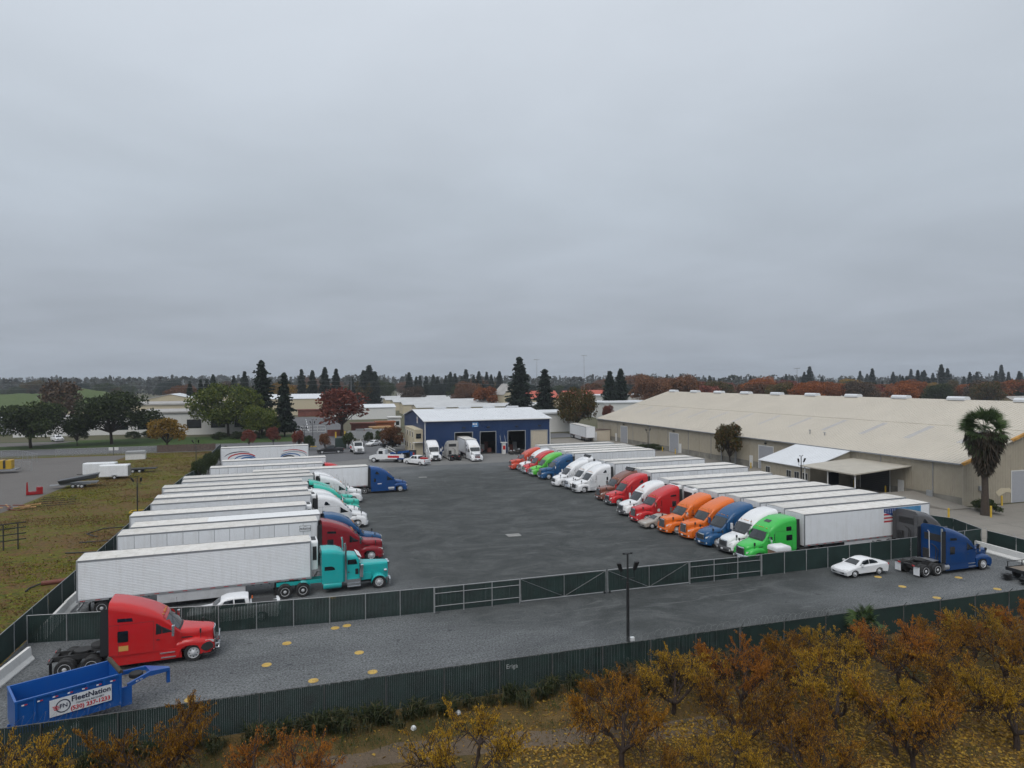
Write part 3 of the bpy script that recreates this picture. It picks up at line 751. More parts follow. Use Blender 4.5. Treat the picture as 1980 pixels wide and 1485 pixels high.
# ------------------------------------------------------------------ cars and pickups
def make_car(kind):
    root = thing('car', 'car', 'car')
    pm = M['paint']
    if kind == 'sedan':
        Lg, Wd, xf, xr, R, WW = 4.7, .9, .92, 3.6, .335, W_CAR
        top = [(.02, .5), (.06, .66), (.35, .76), (1.35, .95), (3.75, 1.02), (4.55, .98), (4.68, .82), (4.66, .5)]
        cab = [(1.2, .93, .74), (1.85, 1.30, .60), (2.35, 1.43, .56), (2.9, 1.43, .56), (3.5, 1.28, .58), (4.1, 1.02, .70)]
        wins = [[(1.62, .98), (2.0, 1.30), (2.62, 1.36), (2.66, 1.0)], [(2.72, 1.0), (2.68, 1.36), (3.1, 1.33), (3.5, 1.16), (3.6, 1.02)]]
        ws, rw = (1.28, 1.82), (3.45, 4.0)
    elif kind == 'pickup':
        Lg, Wd, xf, xr, R, WW = 5.9, .99, 1.02, 4.7, .40, W_PICK
        top = [(.02, .6), (.06, 1.0), (.3, 1.1), (1.55, 1.2), (5.8, 1.24), (5.88, 1.2), (5.88, .6)]
        cab = [(1.45, 1.18, .86), (2.1, 1.72, .72), (2.5, 1.88, .68), (3.5, 1.88, .68), (3.85, 1.8, .7), (3.98, 1.22, .84)]
        wins = [[(1.98, 1.26), (2.3, 1.70), (2.85, 1.76), (2.9, 1.26)], [(2.98, 1.26), (2.95, 1.76), (3.6, 1.74), (3.7, 1.28)]]
        ws, rw = (1.54, 2.06), (3.87, 3.97)
    else:
        Lg, Wd, xf, xr, R, WW = 5.0, .97, 1.0, 3.95, .38, W_PICK
        top = [(.02, .6), (.06, .95), (.3, 1.05), (1.4, 1.14), (4.8, 1.2), (4.95, 1.1), (4.97, .6)]
        cab = [(1.3, 1.12, .84), (2.0, 1.66, .7), (2.4, 1.80, .66), (4.1, 1.80, .66), (4.6, 1.68, .68), (4.92, 1.18, .82)]
        wins = [[(1.84, 1.2), (2.15, 1.62), (2.75, 1.68), (2.8, 1.2)], [(2.9, 1.2), (2.86, 1.68), (4.3, 1.66), (4.6, 1.24)]]
        ws, rw = (1.4, 1.95), (4.62, 4.88)
    zl = R * .75; AR = R + .06
    poly = [(.1, zl)] + top + [(Lg - .1, zl)]
    arch = []
    for xc in (xr, xf):
        for i in range(9):
            t = PI * i / 8 * 1.0
            arch.append((xc + AR * math.cos(t), max(zl, R + AR * math.sin(t) * 1.0 if True else 0)))
    poly = poly + arch
    rings = []
    for y, k, e in ((-Wd, .86, .06), (-Wd + .05, .96, .0), (-Wd + .25, 1, -.05), (0, 1.02, -.1), (Wd - .25, 1, -.05), (Wd - .05, .96, 0), (Wd, .86, .06)):
        rings.append([(-(x + (e if x < Lg / 2 else -e) * (1 if abs(x - Lg / 2) > Lg * .42 else 0)), y, zl + (z - zl) * k if z > .55 else z) for x, z in poly])
    MB().layers(rings).build('body', pm, root, smooth=.5)
    bb = Body([(s, z, w, .12) for s, z, w in cab], cab[0][1] - .1, .03)
    rs = []
    for s, z, w in cab: rs.append([(-s, y * (1 + .22 * (1.0 - min(1, max(0, (q - cab[0][1]) / .8)))) , q) for _, y, q in bb.ring(s)])
    MB().layers(rs).build('cabin', pm, root, smooth=.5)
    def hwid(s, z):
        w = bb.at(s)[1]; return w * (1 + .22 * (1.0 - min(1, max(0, (z - cab[0][1]) / .8))))
    for sd in (-1, 1):
        for wv in wins:
            pts = [(-s, sd * (hwid(s, z) + .012), z) for s, z in wv]
            MB().face(pts if sd > 0 else pts[::-1]).build('side_window', M['glass'], root)
        for xc in (xf, xr): wheel(root, WW, -xc, sd, Wd - .02, R)
        hl = MB().grid([[(-.02, sd * (Wd - .42), .62 if kind == 'sedan' else .86), (-.05, sd * (Wd - .42), .72 if kind == 'sedan' else 1.0)], [(-.2, sd * (Wd - .03), .64 if kind == 'sedan' else .86), (-.2, sd * (Wd - .06), .74 if kind == 'sedan' else 1.0)]])
        hl.build('headlight', M['lamp'], root)
        tz = (.78, .92) if kind == 'sedan' else (.8, 1.12)
        MB().box(-Lg - .005, -Lg + .12, sd * (Wd - .3), sd * (Wd - .03), *tz).build('tail_lamp', M['redlamp'], root)
        mz = cab[0][1]
        MB().box(-ws[0] - .42, -ws[0] - .28, sd * (Wd), sd * (Wd + .2), mz + .02, mz + .18).build('mirror', pm, root)
    for (a, b_), nm in ((ws, 'windshield'), (rw, 'rear_window')):
        g = MB(); rows = []
        for i in range(4):
            s = a + (b_ - a) * i / 3; zt, w, r = bb.at(s)
            rows.append([(-s + (.015 if nm == 'windshield' else -.015), y * w * .86, zt + bb.crown * (1 - (.86 * y) ** 2) + .012 - (.1 if abs(y) == 1 else 0) * 0) for y in (-1, -.5, 0, .5, 1)])
        g.grid(rows).build(nm, M['glass'], root)
    z0 = .36 if kind == 'sedan' else .55
    MB().box(.0, .03, -Wd + .3, Wd - .3, z0, z0 + .16 if kind == 'sedan' else z0 + .42).build('grille', M['black'], root)
    MB().box(.028, .04, -.2, .2, z0 + .05, z0 + .15).build('licence_plate', M['white'], root)
    if kind == 'pickup':
        MB().box(-5.75, -4.08, -.78, .78, 1.245, 1.255).build('load_bed', M['matte'], root)
        MB().box(-6.0, -5.86, -.9, .9, .5, .68).build('bumper', M['chrome'], root)
    return root
# ------------------------------------------------------------------ the ground
def sheet(name, poly, z, m):
    return struct(name, MB().face([(x, y, z) for x, y in poly]), m)
def wobble(pts, amp, n, seed):
    rg = random.Random(seed); out = []
    for (a, b), (c, d) in zip(pts, pts[1:] + pts[:1]):
        for i in range(n):
            t = i / n; out.append((a + (c - a) * t + rg.uniform(-amp, amp), b + (d - b) * t + rg.uniform(-amp, amp)))
    return out
G = {}
G['land'] = ground_mat('far_land', [(0.055, 0.06, 0.035), (0.08, 0.085, 0.045), (0.10, 0.09, 0.06), (0.13, 0.12, 0.095)], (0.006, 0.03, 0.3), speck=0.2, speckscale=1.5, bscale=0.6)
#G['yard'] = ground_mat('crushed_asphalt', [(0.052, 0.055, 0.058), (0.072, 0.076, 0.08), (0.092, 0.097, 0.10), (0.13, 0.137, 0.142)], (0.035, 0.2, 1.6), bump=0.6, bscale=9, speck=0.30, speckscale=7, stretch=(0.55, 1.1, 1))
G['gravel'] = ground_mat('loose_gravel', [(0.066, 0.070, 0.075), (0.098, 0.104, 0.110), (0.132, 0.140, 0.146), (0.19, 0.196, 0.204)], (0.05, 0.3, 2.5), bump=1.0, bscale=7, speck=0.8, speckscale=8, stretch=(0.6, 1.1, 1))
G['grass'] = ground_mat('dry_mossy_field', [(0.038, 0.048, 0.006), (0.115, 0.112, 0.008), (0.072, 0.060, 0.015), (0.125, 0.064, 0.020), (0.095, 0.066, 0.028)], (0.09, 0.6, 2.4), bump=0.8, bscale=3, speck=0.45, speckscale=2.6, w=(0.28, 0.40, 0.32), stops=[0.43, 0.475, 0.505, 0.535, 0.58], stretch=(0.7, 1.3, 1))
G['asphalt'] = ground_mat('old_asphalt', [(0.11, 0.102, 0.098), (0.13, 0.122, 0.117), (0.15, 0.142, 0.136)], (0.02, 0.15, 1.5), bump=0.3, speck=0.12)
G['street'] = ground_mat('street_asphalt', [(0.10, 0.103, 0.11), (0.12, 0.122, 0.13), (0.14, 0.142, 0.148)], (0.02, 0.2, 1.5), bump=0.2, speck=0.1)
G['lawn'] = ground_mat('lawn', [(0.026, 0.05, 0.010), (0.036, 0.068, 0.013), (0.048, 0.08, 0.018)], (0.04, 0.2, 1.2), bump=0.6, speck=0.2, speckscale=3)
G['concrete'] = ground_mat('concrete_yard', [(0.17, 0.158, 0.138), (0.215, 0.20, 0.178), (0.26, 0.243, 0.217)], (0.03, 0.15, 1.0), bump=0.2, speck=0.1)
G['apron'] = ground_mat('concrete_apron', [(0.13, 0.13, 0.13), (0.165, 0.165, 0.163), (0.20, 0.20, 0.198)], (0.03, 0.2, 1.5), bump=0.2, speck=0.1)
G['orchard'] = ground_mat('orchard_soil', [(0.035, 0.046, 0.012), (0.075, 0.055, 0.018), (0.115, 0.072, 0.025), (0.15, 0.095, 0.035)], (0.10, 0.5, 2.5), bump=0.9, bscale=6, speck=0.35, speckscale=10)
G['dirt'] = ground_mat('trodden_dirt', [(0.085, 0.062, 0.042), (0.115, 0.086, 0.06), (0.15, 0.115, 0.085)], (0.1, 0.5, 2.5), bump=0.6, speck=0.25, speckscale=8)
G['levee'] = ground_mat('levee_grass', [(0.05, 0.078, 0.024), (0.07, 0.10, 0.03), (0.10, 0.105, 0.045)], (0.01, 0.05, 0.4), speck=0.15, speckscale=1)
sheet('ground', [(-3500, -200), (3500, -200), (3500, 6500), (-3500, 6500)], -0.02, G['land'])
sheet('orchard_ground', [(-80, -20), (140, -20), (140, 34.9), (-80, 34.9)], -0.012, G['orchard'])
sheet('dirt_path', wobble([(-16, 30.6), (-2, 30.2), (8, 29.6), (16, 28.2), (20, 27.6), (20, 29.0), (14, 30.2), (6, 31.4), (-4, 31.8), (-16, 32)], .25, 6, 9), -0.008, G['dirt'])
sheet('grass_field', [(-75, 34.9), (-17.05, 34.9), (-17.05, 179), (-75, 179)], -0.008, G['grass'])
sheet('gravel_yard', [(-17.05, 34.9), (64, 34.9), (64, 133), (-17.05, 133)], -0.004, G['gravel'])
def yard_mix():
    # dark rolled asphalt in the worn middle, loose gravel round the edges
    m = G['gravel']; N, L = m.node_tree.nodes, m.node_tree.links
    src = N['Principled BSDF'].inputs['Base Color'].links[0].from_socket
    tc = N.new('ShaderNodeTexCoord'); sp = N.new('ShaderNodeVectorMath'); sp.operation = 'SUBTRACT'; sp.inputs[1].default_value = (30, 80, 0)
    L.new(tc.outputs['Object'], sp.inputs[0])
    sc = N.new('ShaderNodeVectorMath'); sc.operation = 'DIVIDE'; sc.inputs[1].default_value = (25, 47, 1); L.new(sp.outputs[0], sc.inputs[0])
    ln = N.new('ShaderNodeVectorMath'); ln.operation = 'LENGTH'; L.new(sc.outputs[0], ln.inputs[0])
    no = N.new('ShaderNodeTexNoise'); no.inputs['Scale'].default_value = .13; no.inputs['Detail'].default_value = 6; L.new(tc.outputs['Object'], no.inputs['Vector'])
    ad = N.new('ShaderNodeMath'); ad.operation = 'MULTIPLY_ADD'; ad.inputs[1].default_value = .7; L.new(no.outputs[0], ad.inputs[0]); L.new(ln.outputs['Value'], ad.inputs[2])
    mr = N.new('ShaderNodeMapRange'); mr.interpolation_type = 'SMOOTHSTEP'; mr.inputs[1].default_value = 1.12; mr.inputs[2].default_value = 1.55; L.new(ad.outputs[0], mr.inputs[0])
    # second set of noises for the dark surface, dragged by turning wheels
    mp = N.new('ShaderNodeMapping'); mp.inputs['Scale'].default_value = (.55, .8, 1); mp.inputs['Rotation'].default_value = (0, 0, .3); L.new(tc.outputs['Object'], mp.inputs[0])
    n2 = N.new('ShaderNodeTexNoise'); n2.inputs['Scale'].default_value = .32; n2.inputs['Detail'].default_value = 10; n2.inputs['Roughness'].default_value = .78; n2.inputs['Distortion'].default_value = 1.2; L.new(mp.outputs[0], n2.inputs['Vector'])
    rp = N.new('ShaderNodeValToRGB'); rp.color_ramp.elements[0].position = .3; rp.color_ramp.elements[0].color = (.032, .036, .037, 1); rp.color_ramp.elements[1].position = .74; rp.color_ramp.elements[1].color = (.115, .121, .123, 1)
    e = rp.color_ramp.elements.new(.5); e.color = (.057, .062, .063, 1)
    L.new(n2.outputs[0], rp.inputs[0])
    gr = N.new('ShaderNodeTexNoise'); gr.inputs['Scale'].default_value = 11; gr.inputs['Detail'].default_value = 4; gr.inputs['Roughness'].default_value = .8; L.new(tc.outputs['Object'], gr.inputs['Vector'])
    m2 = N.new('ShaderNodeMapRange'); m2.inputs[1].default_value = .3; m2.inputs[2].default_value = .7; m2.inputs[3].default_value = .5; m2.inputs[4].default_value = 1.5; L.new(gr.outputs[0], m2.inputs[0])
    sv = N.new('ShaderNodeVectorMath'); sv.operation = 'SCALE'; L.new(rp.outputs[0], sv.inputs[0]); L.new(m2.outputs[0], sv.inputs['Scale'])
    mx = N.new('ShaderNodeMix'); mx.data_type = 'RGBA'; L.new(mr.outputs[0], mx.inputs[0]); L.new(sv.outputs[0], mx.inputs[6]); L.new(src, mx.inputs[7])
    # oil drips and pale scuffs of turning tyres
    cur = mx.outputs[2]
    def over(cur, fac, col):
        q = N.new('ShaderNodeMix'); q.data_type = 'RGBA'; q.inputs[7].default_value = (*col, 1); L.new(fac, q.inputs[0]); L.new(cur, q.inputs[6]); return q.outputs[2]
    def noise(sc, det=4, rough=.6, vec=None, dist=0):
        q = N.new('ShaderNodeTexNoise'); q.inputs['Scale'].default_value = sc; q.inputs['Detail'].default_value = det; q.inputs['Roughness'].default_value = rough; q.inputs['Distortion'].default_value = dist
        L.new(vec or tc.outputs['Object'], q.inputs['Vector']); return q.outputs[0]
    def rng_(v, a, b, hi):
        q = N.new('ShaderNodeMapRange'); q.interpolation_type = 'SMOOTHSTEP'; q.inputs[1].default_value = a; q.inputs[2].default_value = b; q.inputs[4].default_value = hi; L.new(v, q.inputs[0]); return q.outputs[0]
    def mul(a, b):
        q = N.new('ShaderNodeMath'); q.operation = 'MULTIPLY'; L.new(a, q.inputs[0]); L.new(b, q.inputs[1]); return q.outputs[0]
    cur = over(cur, rng_(noise(1.1, 3, .55), .64, .74, .7), (.022, .024, .026))
    mp2 = N.new('ShaderNodeMapping'); mp2.inputs['Scale'].default_value = (.22, 1.3, 1); mp2.inputs['Rotation'].default_value = (0, 0, -1.1); L.new(tc.outputs['Object'], mp2.inputs[0])
    cur = over(cur, mul(rng_(noise(.8, 5, .6, mp2.outputs[0], 1.5), .56, .68, .45), rng_(noise(.1, 3), .45, .62, 1.0)), (.15, .157, .16))
    cur = over(cur, mul(rng_(noise(2.2, 6, .75), .56, .72, .5), rng_(noise(.2, 3), .4, .6, 1.0)), (.19, .197, .20))
    L.new(cur, N['Principled BSDF'].inputs['Base Color'])
yard_mix()
sheet('asphalt_lot', wobble([(-140, 90), (-37, 96), (-36, 125), (-38.5, 150), (-37, 176.5), (-140, 176.5)], .25, 8, 2), -0.004, G['asphalt'])
sheet('apron', [(-17, 132.6), (64, 132.6), (64, 180), (21, 180), (21, 152), (8, 146), (-17, 142)], 0.004, G['apron'])
sheet('service_road', [(-17, 142.2), (8, 146.2), (20.8, 152.2), (20.8, 190), (-17, 190)], 0.0, G['street'])
sheet('concrete_yard', [(64.2, 20), (200, 20), (200, 65.5), (82, 65.5), (82, 180), (64.2, 180)], 0.0, G['concrete'])
sheet('street', [(-400, 183), (80, 183), (80, 197.5), (-400, 197.5)], 0.004, G['street'])
sheet('lawn', [(-140, 198), (0.5, 198), (0.5, 226), (-140, 226)], 0.012, G['lawn'])
sheet('driveway', [(0.8, 197.7), (13, 197.7), (19, 330), (-6, 330)], 0.008, G['street'])
sheet('parking_lane', [(-140, 211), (-66, 211), (-60, 224), (-140, 224)], 0.02, G['asphalt'])
for a, b in ((-140, 0.3),):
    struct('kerb', MB().box(a, b, 197.55, 197.95, -.01, .13), G['apron'])
struct('kerb', MB().box(-36, -16, 179.1, 179.4, -.01, .13), G['apron'])
mr = MB()
for i in range(5): mr.face([(2 + i * .0, 240, 0.016)] * 0 or [(3.2, 240 + i * 16, .014), (3.45, 240 + i * 16, .014), (3.45, 248 + i * 16, .014), (3.2, 248 + i * 16, .014)])
struct('lane_marking', mr, M['roofwhite'])
# slab joints in the concrete yard, shallow dark strips of filler
jm = mat('joint_filler', (0.10, 0.095, 0.09), 0.9)
jb = MB()
for x in np.arange(68, 120, 4.5): jb.box(x - .02, x + .02, 30, 65.4, -.01, .004)
for y in np.arange(30, 65, 4.5): jb.box(64.3, 130, y - .02, y + .02, -.01, .0035)
struct('pavement_joint', jb, jm)

# ------------------------------------------------------------------ parked rigs
ANG = math.radians(2.7)
proto = {k: make_tractor(k) for k in TYPES}
proto['long'] = make_longnose()
tproto = {'plain': make_trailer('plain'), 'panel': make_trailer('panel'), 'rib': make_trailer('rib'), 'ribreefer': make_trailer('rib', True), 'plainreefer': make_trailer('plain', True), 'patch': make_trailer('plain', False, 'roof', True)}
for o in tproto.values():
    pass
RT, RR, LT, LR = 'tractors nosed out along the warehouse side', 'trailers backed up along the warehouse side', 'tractors nosed out along the field side', 'trailers backed up along the field fence'
ca, sa = math.cos(ANG), math.sin(ANG)
def rig(kind, col, u, v, face, label, group, bump=None):
    rz = ANG if face > 0 else ANG + PI
    rp = {M['paint']: P_[col]}
    if bump != 'keep': rp[M['bumper']] = M['chrome'] if bump == 'chrome' else P_[bump or col]
    return dup(proto[kind], (u, v, 0), rz, label, group, rp)
def box(kind, u, v, face, label, group):
    return dup(tproto[kind], (u, v, 0), ANG if face > 0 else ANG + PI, label, group)
# right-hand row: nose u, v
for kind, col, u, v, lab, bp in [
 ('visored', 'green', 38.5, 53.0, 'bright green semi tractor with two stacked sleeper windows, nearest the inner fence', None),
 ('sleek', 'white', 38.9, 56.2, 'white semi tractor squeezed between the bright green and the glossy blue ones', 'grey'),
 ('sleek', 'blue', 38.4, 59.3, 'blue semi tractor parked beside two orange tractors', None),
 ('chromed', 'orange', 38.4, 62.5, 'orange semi tractor with chrome bumper next to the blue tractor', 'chrome'),
 ('chromed', 'orange', 37.6, 65.5, 'orange semi tractor with body-coloured bumper beside the small silver car', None),
 ('chromed', 'red', 37.4, 71.8, 'red semi tractor just beyond the small silver car', None),
 ('sleek', 'white', 37.8, 75.8, 'white semi tractor between two red ones', 'grey'),
 ('sleek', 'red', 39.2, 82.6, 'red semi tractor with dark grille beside the brown tractor', 'grey'),
 ('chromed', 'brown', 39.6, 86.3, 'brown semi tractor behind a red one', 'chrome'),
 ('sleek', 'white', 38.9, 93.3, 'nearest of the white tractors in the middle cluster, full side showing', 'white'),
 ('sleek', 'white', 39.0, 96.6, 'middle one of three white tractors lined up together', 'chrome'),
 ('sleek', 'white', 38.2, 99.9, 'white tractor on the outer end of the trio, nose farthest out', 'white'),
 ('sleek', 'white', 40.6, 103.4, 'white tractor set back with only its roof showing behind the white trio', 'white'),
 ('chromed', 'blue', 38.8, 107.9, 'blue semi tractor beside a lime green one', None),
 ('sleek', 'lime', 38.4, 111.7, 'lime green semi tractor beyond the blue one', 'chrome'),
 ('sleek', 'red', 38.2, 114.9, 'red semi tractor just beyond the lime green one', 'chrome'),
 ('sleek', 'white', 38.6, 118.2, 'white semi tractor wedged between red and vermilion ones near the workshop', 'chrome'),
 ('chromed', 'vermilion', 37.7, 121.2, 'orange-red tractor at the workshop end of the row', 'chrome'),
]:
    o = rig(kind, col, u, v, -1, lab, RT, bp)
    if v in (93.3, 96.6, 111.7, 114.9, 118.2):      # bull bars
        bb0 = MB()
        for z in (.55, .85, 1.15): bb0.tube([(-.22, -1.05, z), (.12, -.62, z), (.14, .62, z), (-.22, 1.05, z)], .03, 5)
        for y in (-.62, 0, .62): bb0.box(.10, .16, y - .03, y + .03, .38, 1.3)
        bb0.build('bull_bar', M['chrome'] if v != 93.3 else M['matte'], o)
    if v in (71.8,): MB().lathe([(.001, 0), (.19, 0), (.19, .004), (.001, .005)], (-2.9, 1.235, 1.42), 'y', 18).build('door_emblem', M['lamp'], o)
    if v in (75.8,): MB().prism([(-3.05 + .0, 0)] * 0 or [(-.2, -.14), (.2, -.14), (.24, 0), (.2, .14), (-.2, .14), (-.24, 0)], 0, .012, 'z').build('roof_emblem', M['redtape'], o, loc=(-3.36, 0, 3.36), rz=0).rotation_euler = (0, math.radians(-36) * -1, 0)
    if v in (103.4, 86.3): MB().hexa([(-5.2, -1.0, 3.95), (-5.0, -1.0, 3.95), (-5.0, 1.0, 3.95), (-5.2, 1.0, 3.95), (-5.5, -1.1, 4.3), (-5.3, -1.1, 4.34), (-5.3, 1.1, 4.34), (-5.5, 1.1, 4.3)]).build('roof_wing', M['black'], o)
for kind, u, v, lab in [
 ('plain', 44.9, 53.3, 'white trailer with a flag picture near its back end, behind the green tractor'),
 ('plain', 45.3, 56.5, 'white trailer behind the white tractor second from the inner fence'),
 ('plain', 45.0, 59.8, 'white trailer coupled to the blue tractor next to the orange pair'),
 ('plain', 45.0, 63.0, 'pale roofed trailer coupled to the orange tractor with chrome bumper'),
 ('plain', 44.4, 66.2, 'white trailer coupled to the orange tractor beside the silver car'),
 ('plainreefer', 44.2, 69.7, 'refrigerated trailer standing without a tractor behind the silver car'),
 ('plainreefer', 43.9, 72.6, 'refrigerated trailer behind the red tractor beside the silver car'),
 ('plain', 44.4, 76.6, 'white trailer behind the white tractor between two red ones'),
 ('panel', 45.6, 83.3, 'panelled white trailer behind the red tractor next to the brown one'),
 ('plain', 45.9, 86.7, 'white trailer coupled to the brown tractor'),
 ('panel', 45.4, 93.9, 'panelled white trailer behind the nearest of the white trio'),
 ('plain', 45.4, 97.2, 'white trailer behind the middle tractor of the white trio'),
 ('panel', 45.2, 109.2, 'panelled white trailer behind the blue tractor near the lime one'),
 ('plain', 45.0, 112.5, 'white trailer coupled to the lime green tractor'),
 ('plain', 44.7, 115.8, 'white trailer behind the red tractor beyond the lime green one'),
 ('plain', 45.2, 119.1, 'white trailer behind the white tractor near the workshop'),
 ('plain', 44.3, 124.0, 'farthest white trailer of the row, closest to the blue workshop'),
]:
    box(kind, u, v, -1, lab, RR)
# left-hand row
for kind, col, u, v, lab, bp in [
 ('long', 'teal', 7.15, 56.9, 'turquoise long-nosed semi tractor with tall chrome exhaust stacks', None),
 ('chromed', 'darkred', 7.7, 65.6, 'dark red semi tractor behind the turquoise one', 'chrome'),
 ('sleek', 'blue', 8.0, 68.9, 'blue semi tractor half hidden behind the dark red one', None),
 ('sleek', 'white', 7.7, 80.5, 'white semi tractor with its full side showing beyond the blue one', 'white'),
 ('sleek', 'white', 7.2, 84.3, 'white tractor hidden but for its roof, before the sea green pair', 'white'),
 ('chromed', 'seagreen', 7.5, 88.6, 'nearer of two sea green tractors, mostly hidden by white ones', None),
 ('chromed', 'seagreen', 7.0, 92.2, 'farther of two sea green tractors', None),
 ('chromed', 'white', 8.5, 96.6, 'white semi tractor beyond the sea green pair, nose and wheel showing', 'white'),
 ('sleek', 'white', 7.8, 100.2, 'white semi tractor whose roof shows against the pulled-out trailer', 'white'),
 ('sleek', 'royal', 15.9, 104.0, 'blue semi tractor pulled out ahead of the field side row', None),
 ('sleek', 'red', 9.6, 110.9, 'red semi tractor with only its roof showing beyond the pulled-out trailer', None),
]:
    o = rig(kind, col, u, v, 1, lab, LT, bp)
    if v == 104.0: MB().box(-3.1, -2.2, -1.21, -1.192, .62, .86).build('door_decal', M['roofwhite'], o); MB().box(-4.7, -4.1, -1.235, -1.228, 1.38, 1.5).build('door_decal', M['roofwhite'], o)
    if v == 80.5: MB().prism([(-3.1, 1.3), (-2.75, 1.42), (-2.5, 1.38), (-2.72, 1.5), (-3.0, 1.42)], -1.20, -1.185).build('door_decal', M['redtape'], o)
L = [
 ('ribreefer', 0.85, 57.6, 'ribbed silver-white refrigerated trailer behind the turquoise tractor'),
 ('panel', 1.6, 65.7, 'panelled white trailer lettered PINNACLE'),
 ('patch', 1.9, 68.9, 'trailer with half of its roof renewed in bright white'),
 ('ribreefer', 0.7, 74.4, 'ribbed refrigerated trailer with no tractor, before the white tractor'),
 ('ribreefer', 1.3, 80.9, 'ribbed refrigerated trailer coupled to the white tractor with its side showing'),
 ('ribreefer', 1.0, 84.7, 'refrigerated trailer behind the hidden white tractor'),
 ('plain', 1.1, 88.9, 'white trailer behind the nearer sea green tractor'),
 ('plain', 0.4, 92.4, 'white trailer behind the farther sea green tractor'),
 ('plain', 1.9, 96.8, 'white trailer behind the white tractor beyond the sea green pair'),
 ('plain', 1.5, 100.4, 'white trailer just short of the pulled-out one'),
 ('plain', 9.9, 104.2, 'white trailer pulled forward behind the blue tractor'),
 ('panel', 3.6, 110.9, 'panelled white trailer coupled to the red tractor with hidden nose'),
 ('plain', 4.4, 119.3, 'white trailer standing alone before the one with painted cars'),
 ('plain', 1.9, 142.6, 'white trailer with red and blue swooshes painted on its side'),
]
LTR = [box(k, u, v, 1, lab, LR) for k, u, v, lab in L]
FLAGT = [o for o in bpy.data.objects if o.get('label', '').startswith('white trailer with a flag')][0]
# three lone tractors in the front strip
bob_red = dup(proto['chromed'], (-4.9, 46.0, 0), math.radians(3), 'red bobtail semi tractor with smashed front corner in the gravel strip', None, {M['paint']: P_['scarlet'], M['bumper']: P_['scarlet']})
bob_blue = dup(proto['chromed'], (58.2, 45.1, 0), math.radians(1), 'dark blue bobtail semi tractor parked outside the inner fence', None, {M['paint']: P_['navy'], M['bumper']: P_['navy']})
grey_t = dup(proto['sleek'], (61.9, 51.35, 0), math.radians(2.5), 'dark grey semi tractor backed against the trailer with the flag picture', None, {M['paint']: P_['grey'], M['bumper']: P_['grey']})
for q in grey_t.children:
    if q.name.split('.')[0] in ('cab_back', 'cab_extender'): q.material_slots[0].link = 'OBJECT'; q.material_slots[0].material = P_['grey']
for k in ('sleek',):
    dup(proto[k], (27.2, 138.6, 0), math.radians(-91), 'white tractor nosed out of the workshop corner beside the downpipe', 'tractors in front of the workshop', {M['paint']: P_['white'], M['bumper']: P_['grey']})
    dusty = dup(proto[k], (31.3, 146.9, 0), math.radians(90), 'dusty white tractor seen from behind, facing the workshop wall', 'tractors in front of the workshop', {M['paint']: P_['dirtywhite'], M['bumper']: P_['grey']})
    dup(proto['chromed'], (35.2, 135.0, 0), math.radians(-91), 'white tractor pulling a trailer out of the open workshop bay', 'tractors in front of the workshop', {M['paint']: P_['white'], M['bumper']: P_['white']})
for q in dusty.children:
    if q.name.split('.')[0] in ('cab_back', 'cab_extender'): q.material_slots[0].link = 'OBJECT'; q.material_slots[0].material = P_['dirtywhite']
aa = math.radians(-91)
dup(tproto['plain'], (35.2 - 6.3 * math.cos(aa), 135.0 - 6.3 * math.sin(aa), 0), aa, 'white trailer halfway out of the open workshop bay')
dup(tproto['rib'], (74.6, 166.5, 0), math.radians(-97), 'white trailer standing alone between the workshop and the beige warehouse')

# cars
cars = {k: make_car(k) for k in ('sedan', 'pickup', 'suv')}
def car(kind, name, col, u, v, deg, lab, cat):
    o = dup(cars[kind], (u, v, 0), math.radians(deg), lab, None, {M['paint']: P_[col]}); o.name = name; o['category'] = cat; return o
car('sedan', 'sedan_car', 'white', 43.6, 46.4, 182, 'white sedan parked alone beside the inner fence', 'car')
car('sedan', 'sedan_car', 'silver', 36.9, 68.6, 181, 'small silver car tucked between the orange and red tractors', 'car')
car('pickup', 'pickup_truck', 'white', -7.3, 51.1, 184, 'white pickup half hidden behind the slatted inner fence', 'pickup')
car('pickup', 'pickup_truck', 'white', -64.5, 222.5, -60, 'white pickup parked across the street under the trees', 'pickup')
car('pickup', 'pickup_truck', 'blackp', 4.2, 163.2, 182, 'black pickup parked near the street lamps', 'pickup')
svc = car('pickup', 'service_truck', 'white', 21.0, 137.6, 125, 'white service pickup with tools in its bed seen from behind', 'pickup')
car('suv', 'suv_car', 'blackp', 20.0, 172.5, 200, 'black SUV behind the round red bush', 'SUV')
car('sedan', 'sedan_car', 'white', 17.0, 176.5, 225, 'white car nosed out beside the black SUV', 'car')
car('pickup', 'wrecked_pickup', 'white', -13.4, 117.2, 262, 'wrecked white pickup behind the row of trailers', 'pickup')
for o in list(proto.values()) + list(tproto.values()) + list(cars.values()): wipe(o)
# ------------------------------------------------------------------ fences and gates
M['slat'] = mat('green_slat', (0.009, 0.024, 0.021), 0.6, var=0.45, vscale=1.2)
M['screen'] = mat('green_screen', (0.007, 0.024, 0.021), 0.85, var=0.25, vscale=0.8, bump=0.3, bscale=3)
M['brickred'] = mat('brown_board', (0.075, 0.045, 0.038), 0.85, var=0.3, vscale=2)
M['concr'] = mat('cast_concrete', (0.66, 0.66, 0.65), 0.85, var=0.08, vscale=1.5, dirt=0.35, dirtcol=(0.25, 0.24, 0.22))
M['conbase'] = mat('grey_concrete', (0.24, 0.24, 0.235), 0.9, var=0.2, vscale=1.0, bump=0.2)
M['wire'] = mat('razor_wire_steel', (0.20, 0.21, 0.215), 0.6, 0.3)
M['dullsteel'] = mat('dull_steel', (0.085, 0.09, 0.09), 0.7, 0.2, var=0.3, vscale=3)
def lerp(a, b, t): return tuple(x + (y - x) * t for x, y in zip(a, b))
frng = random.Random(11)
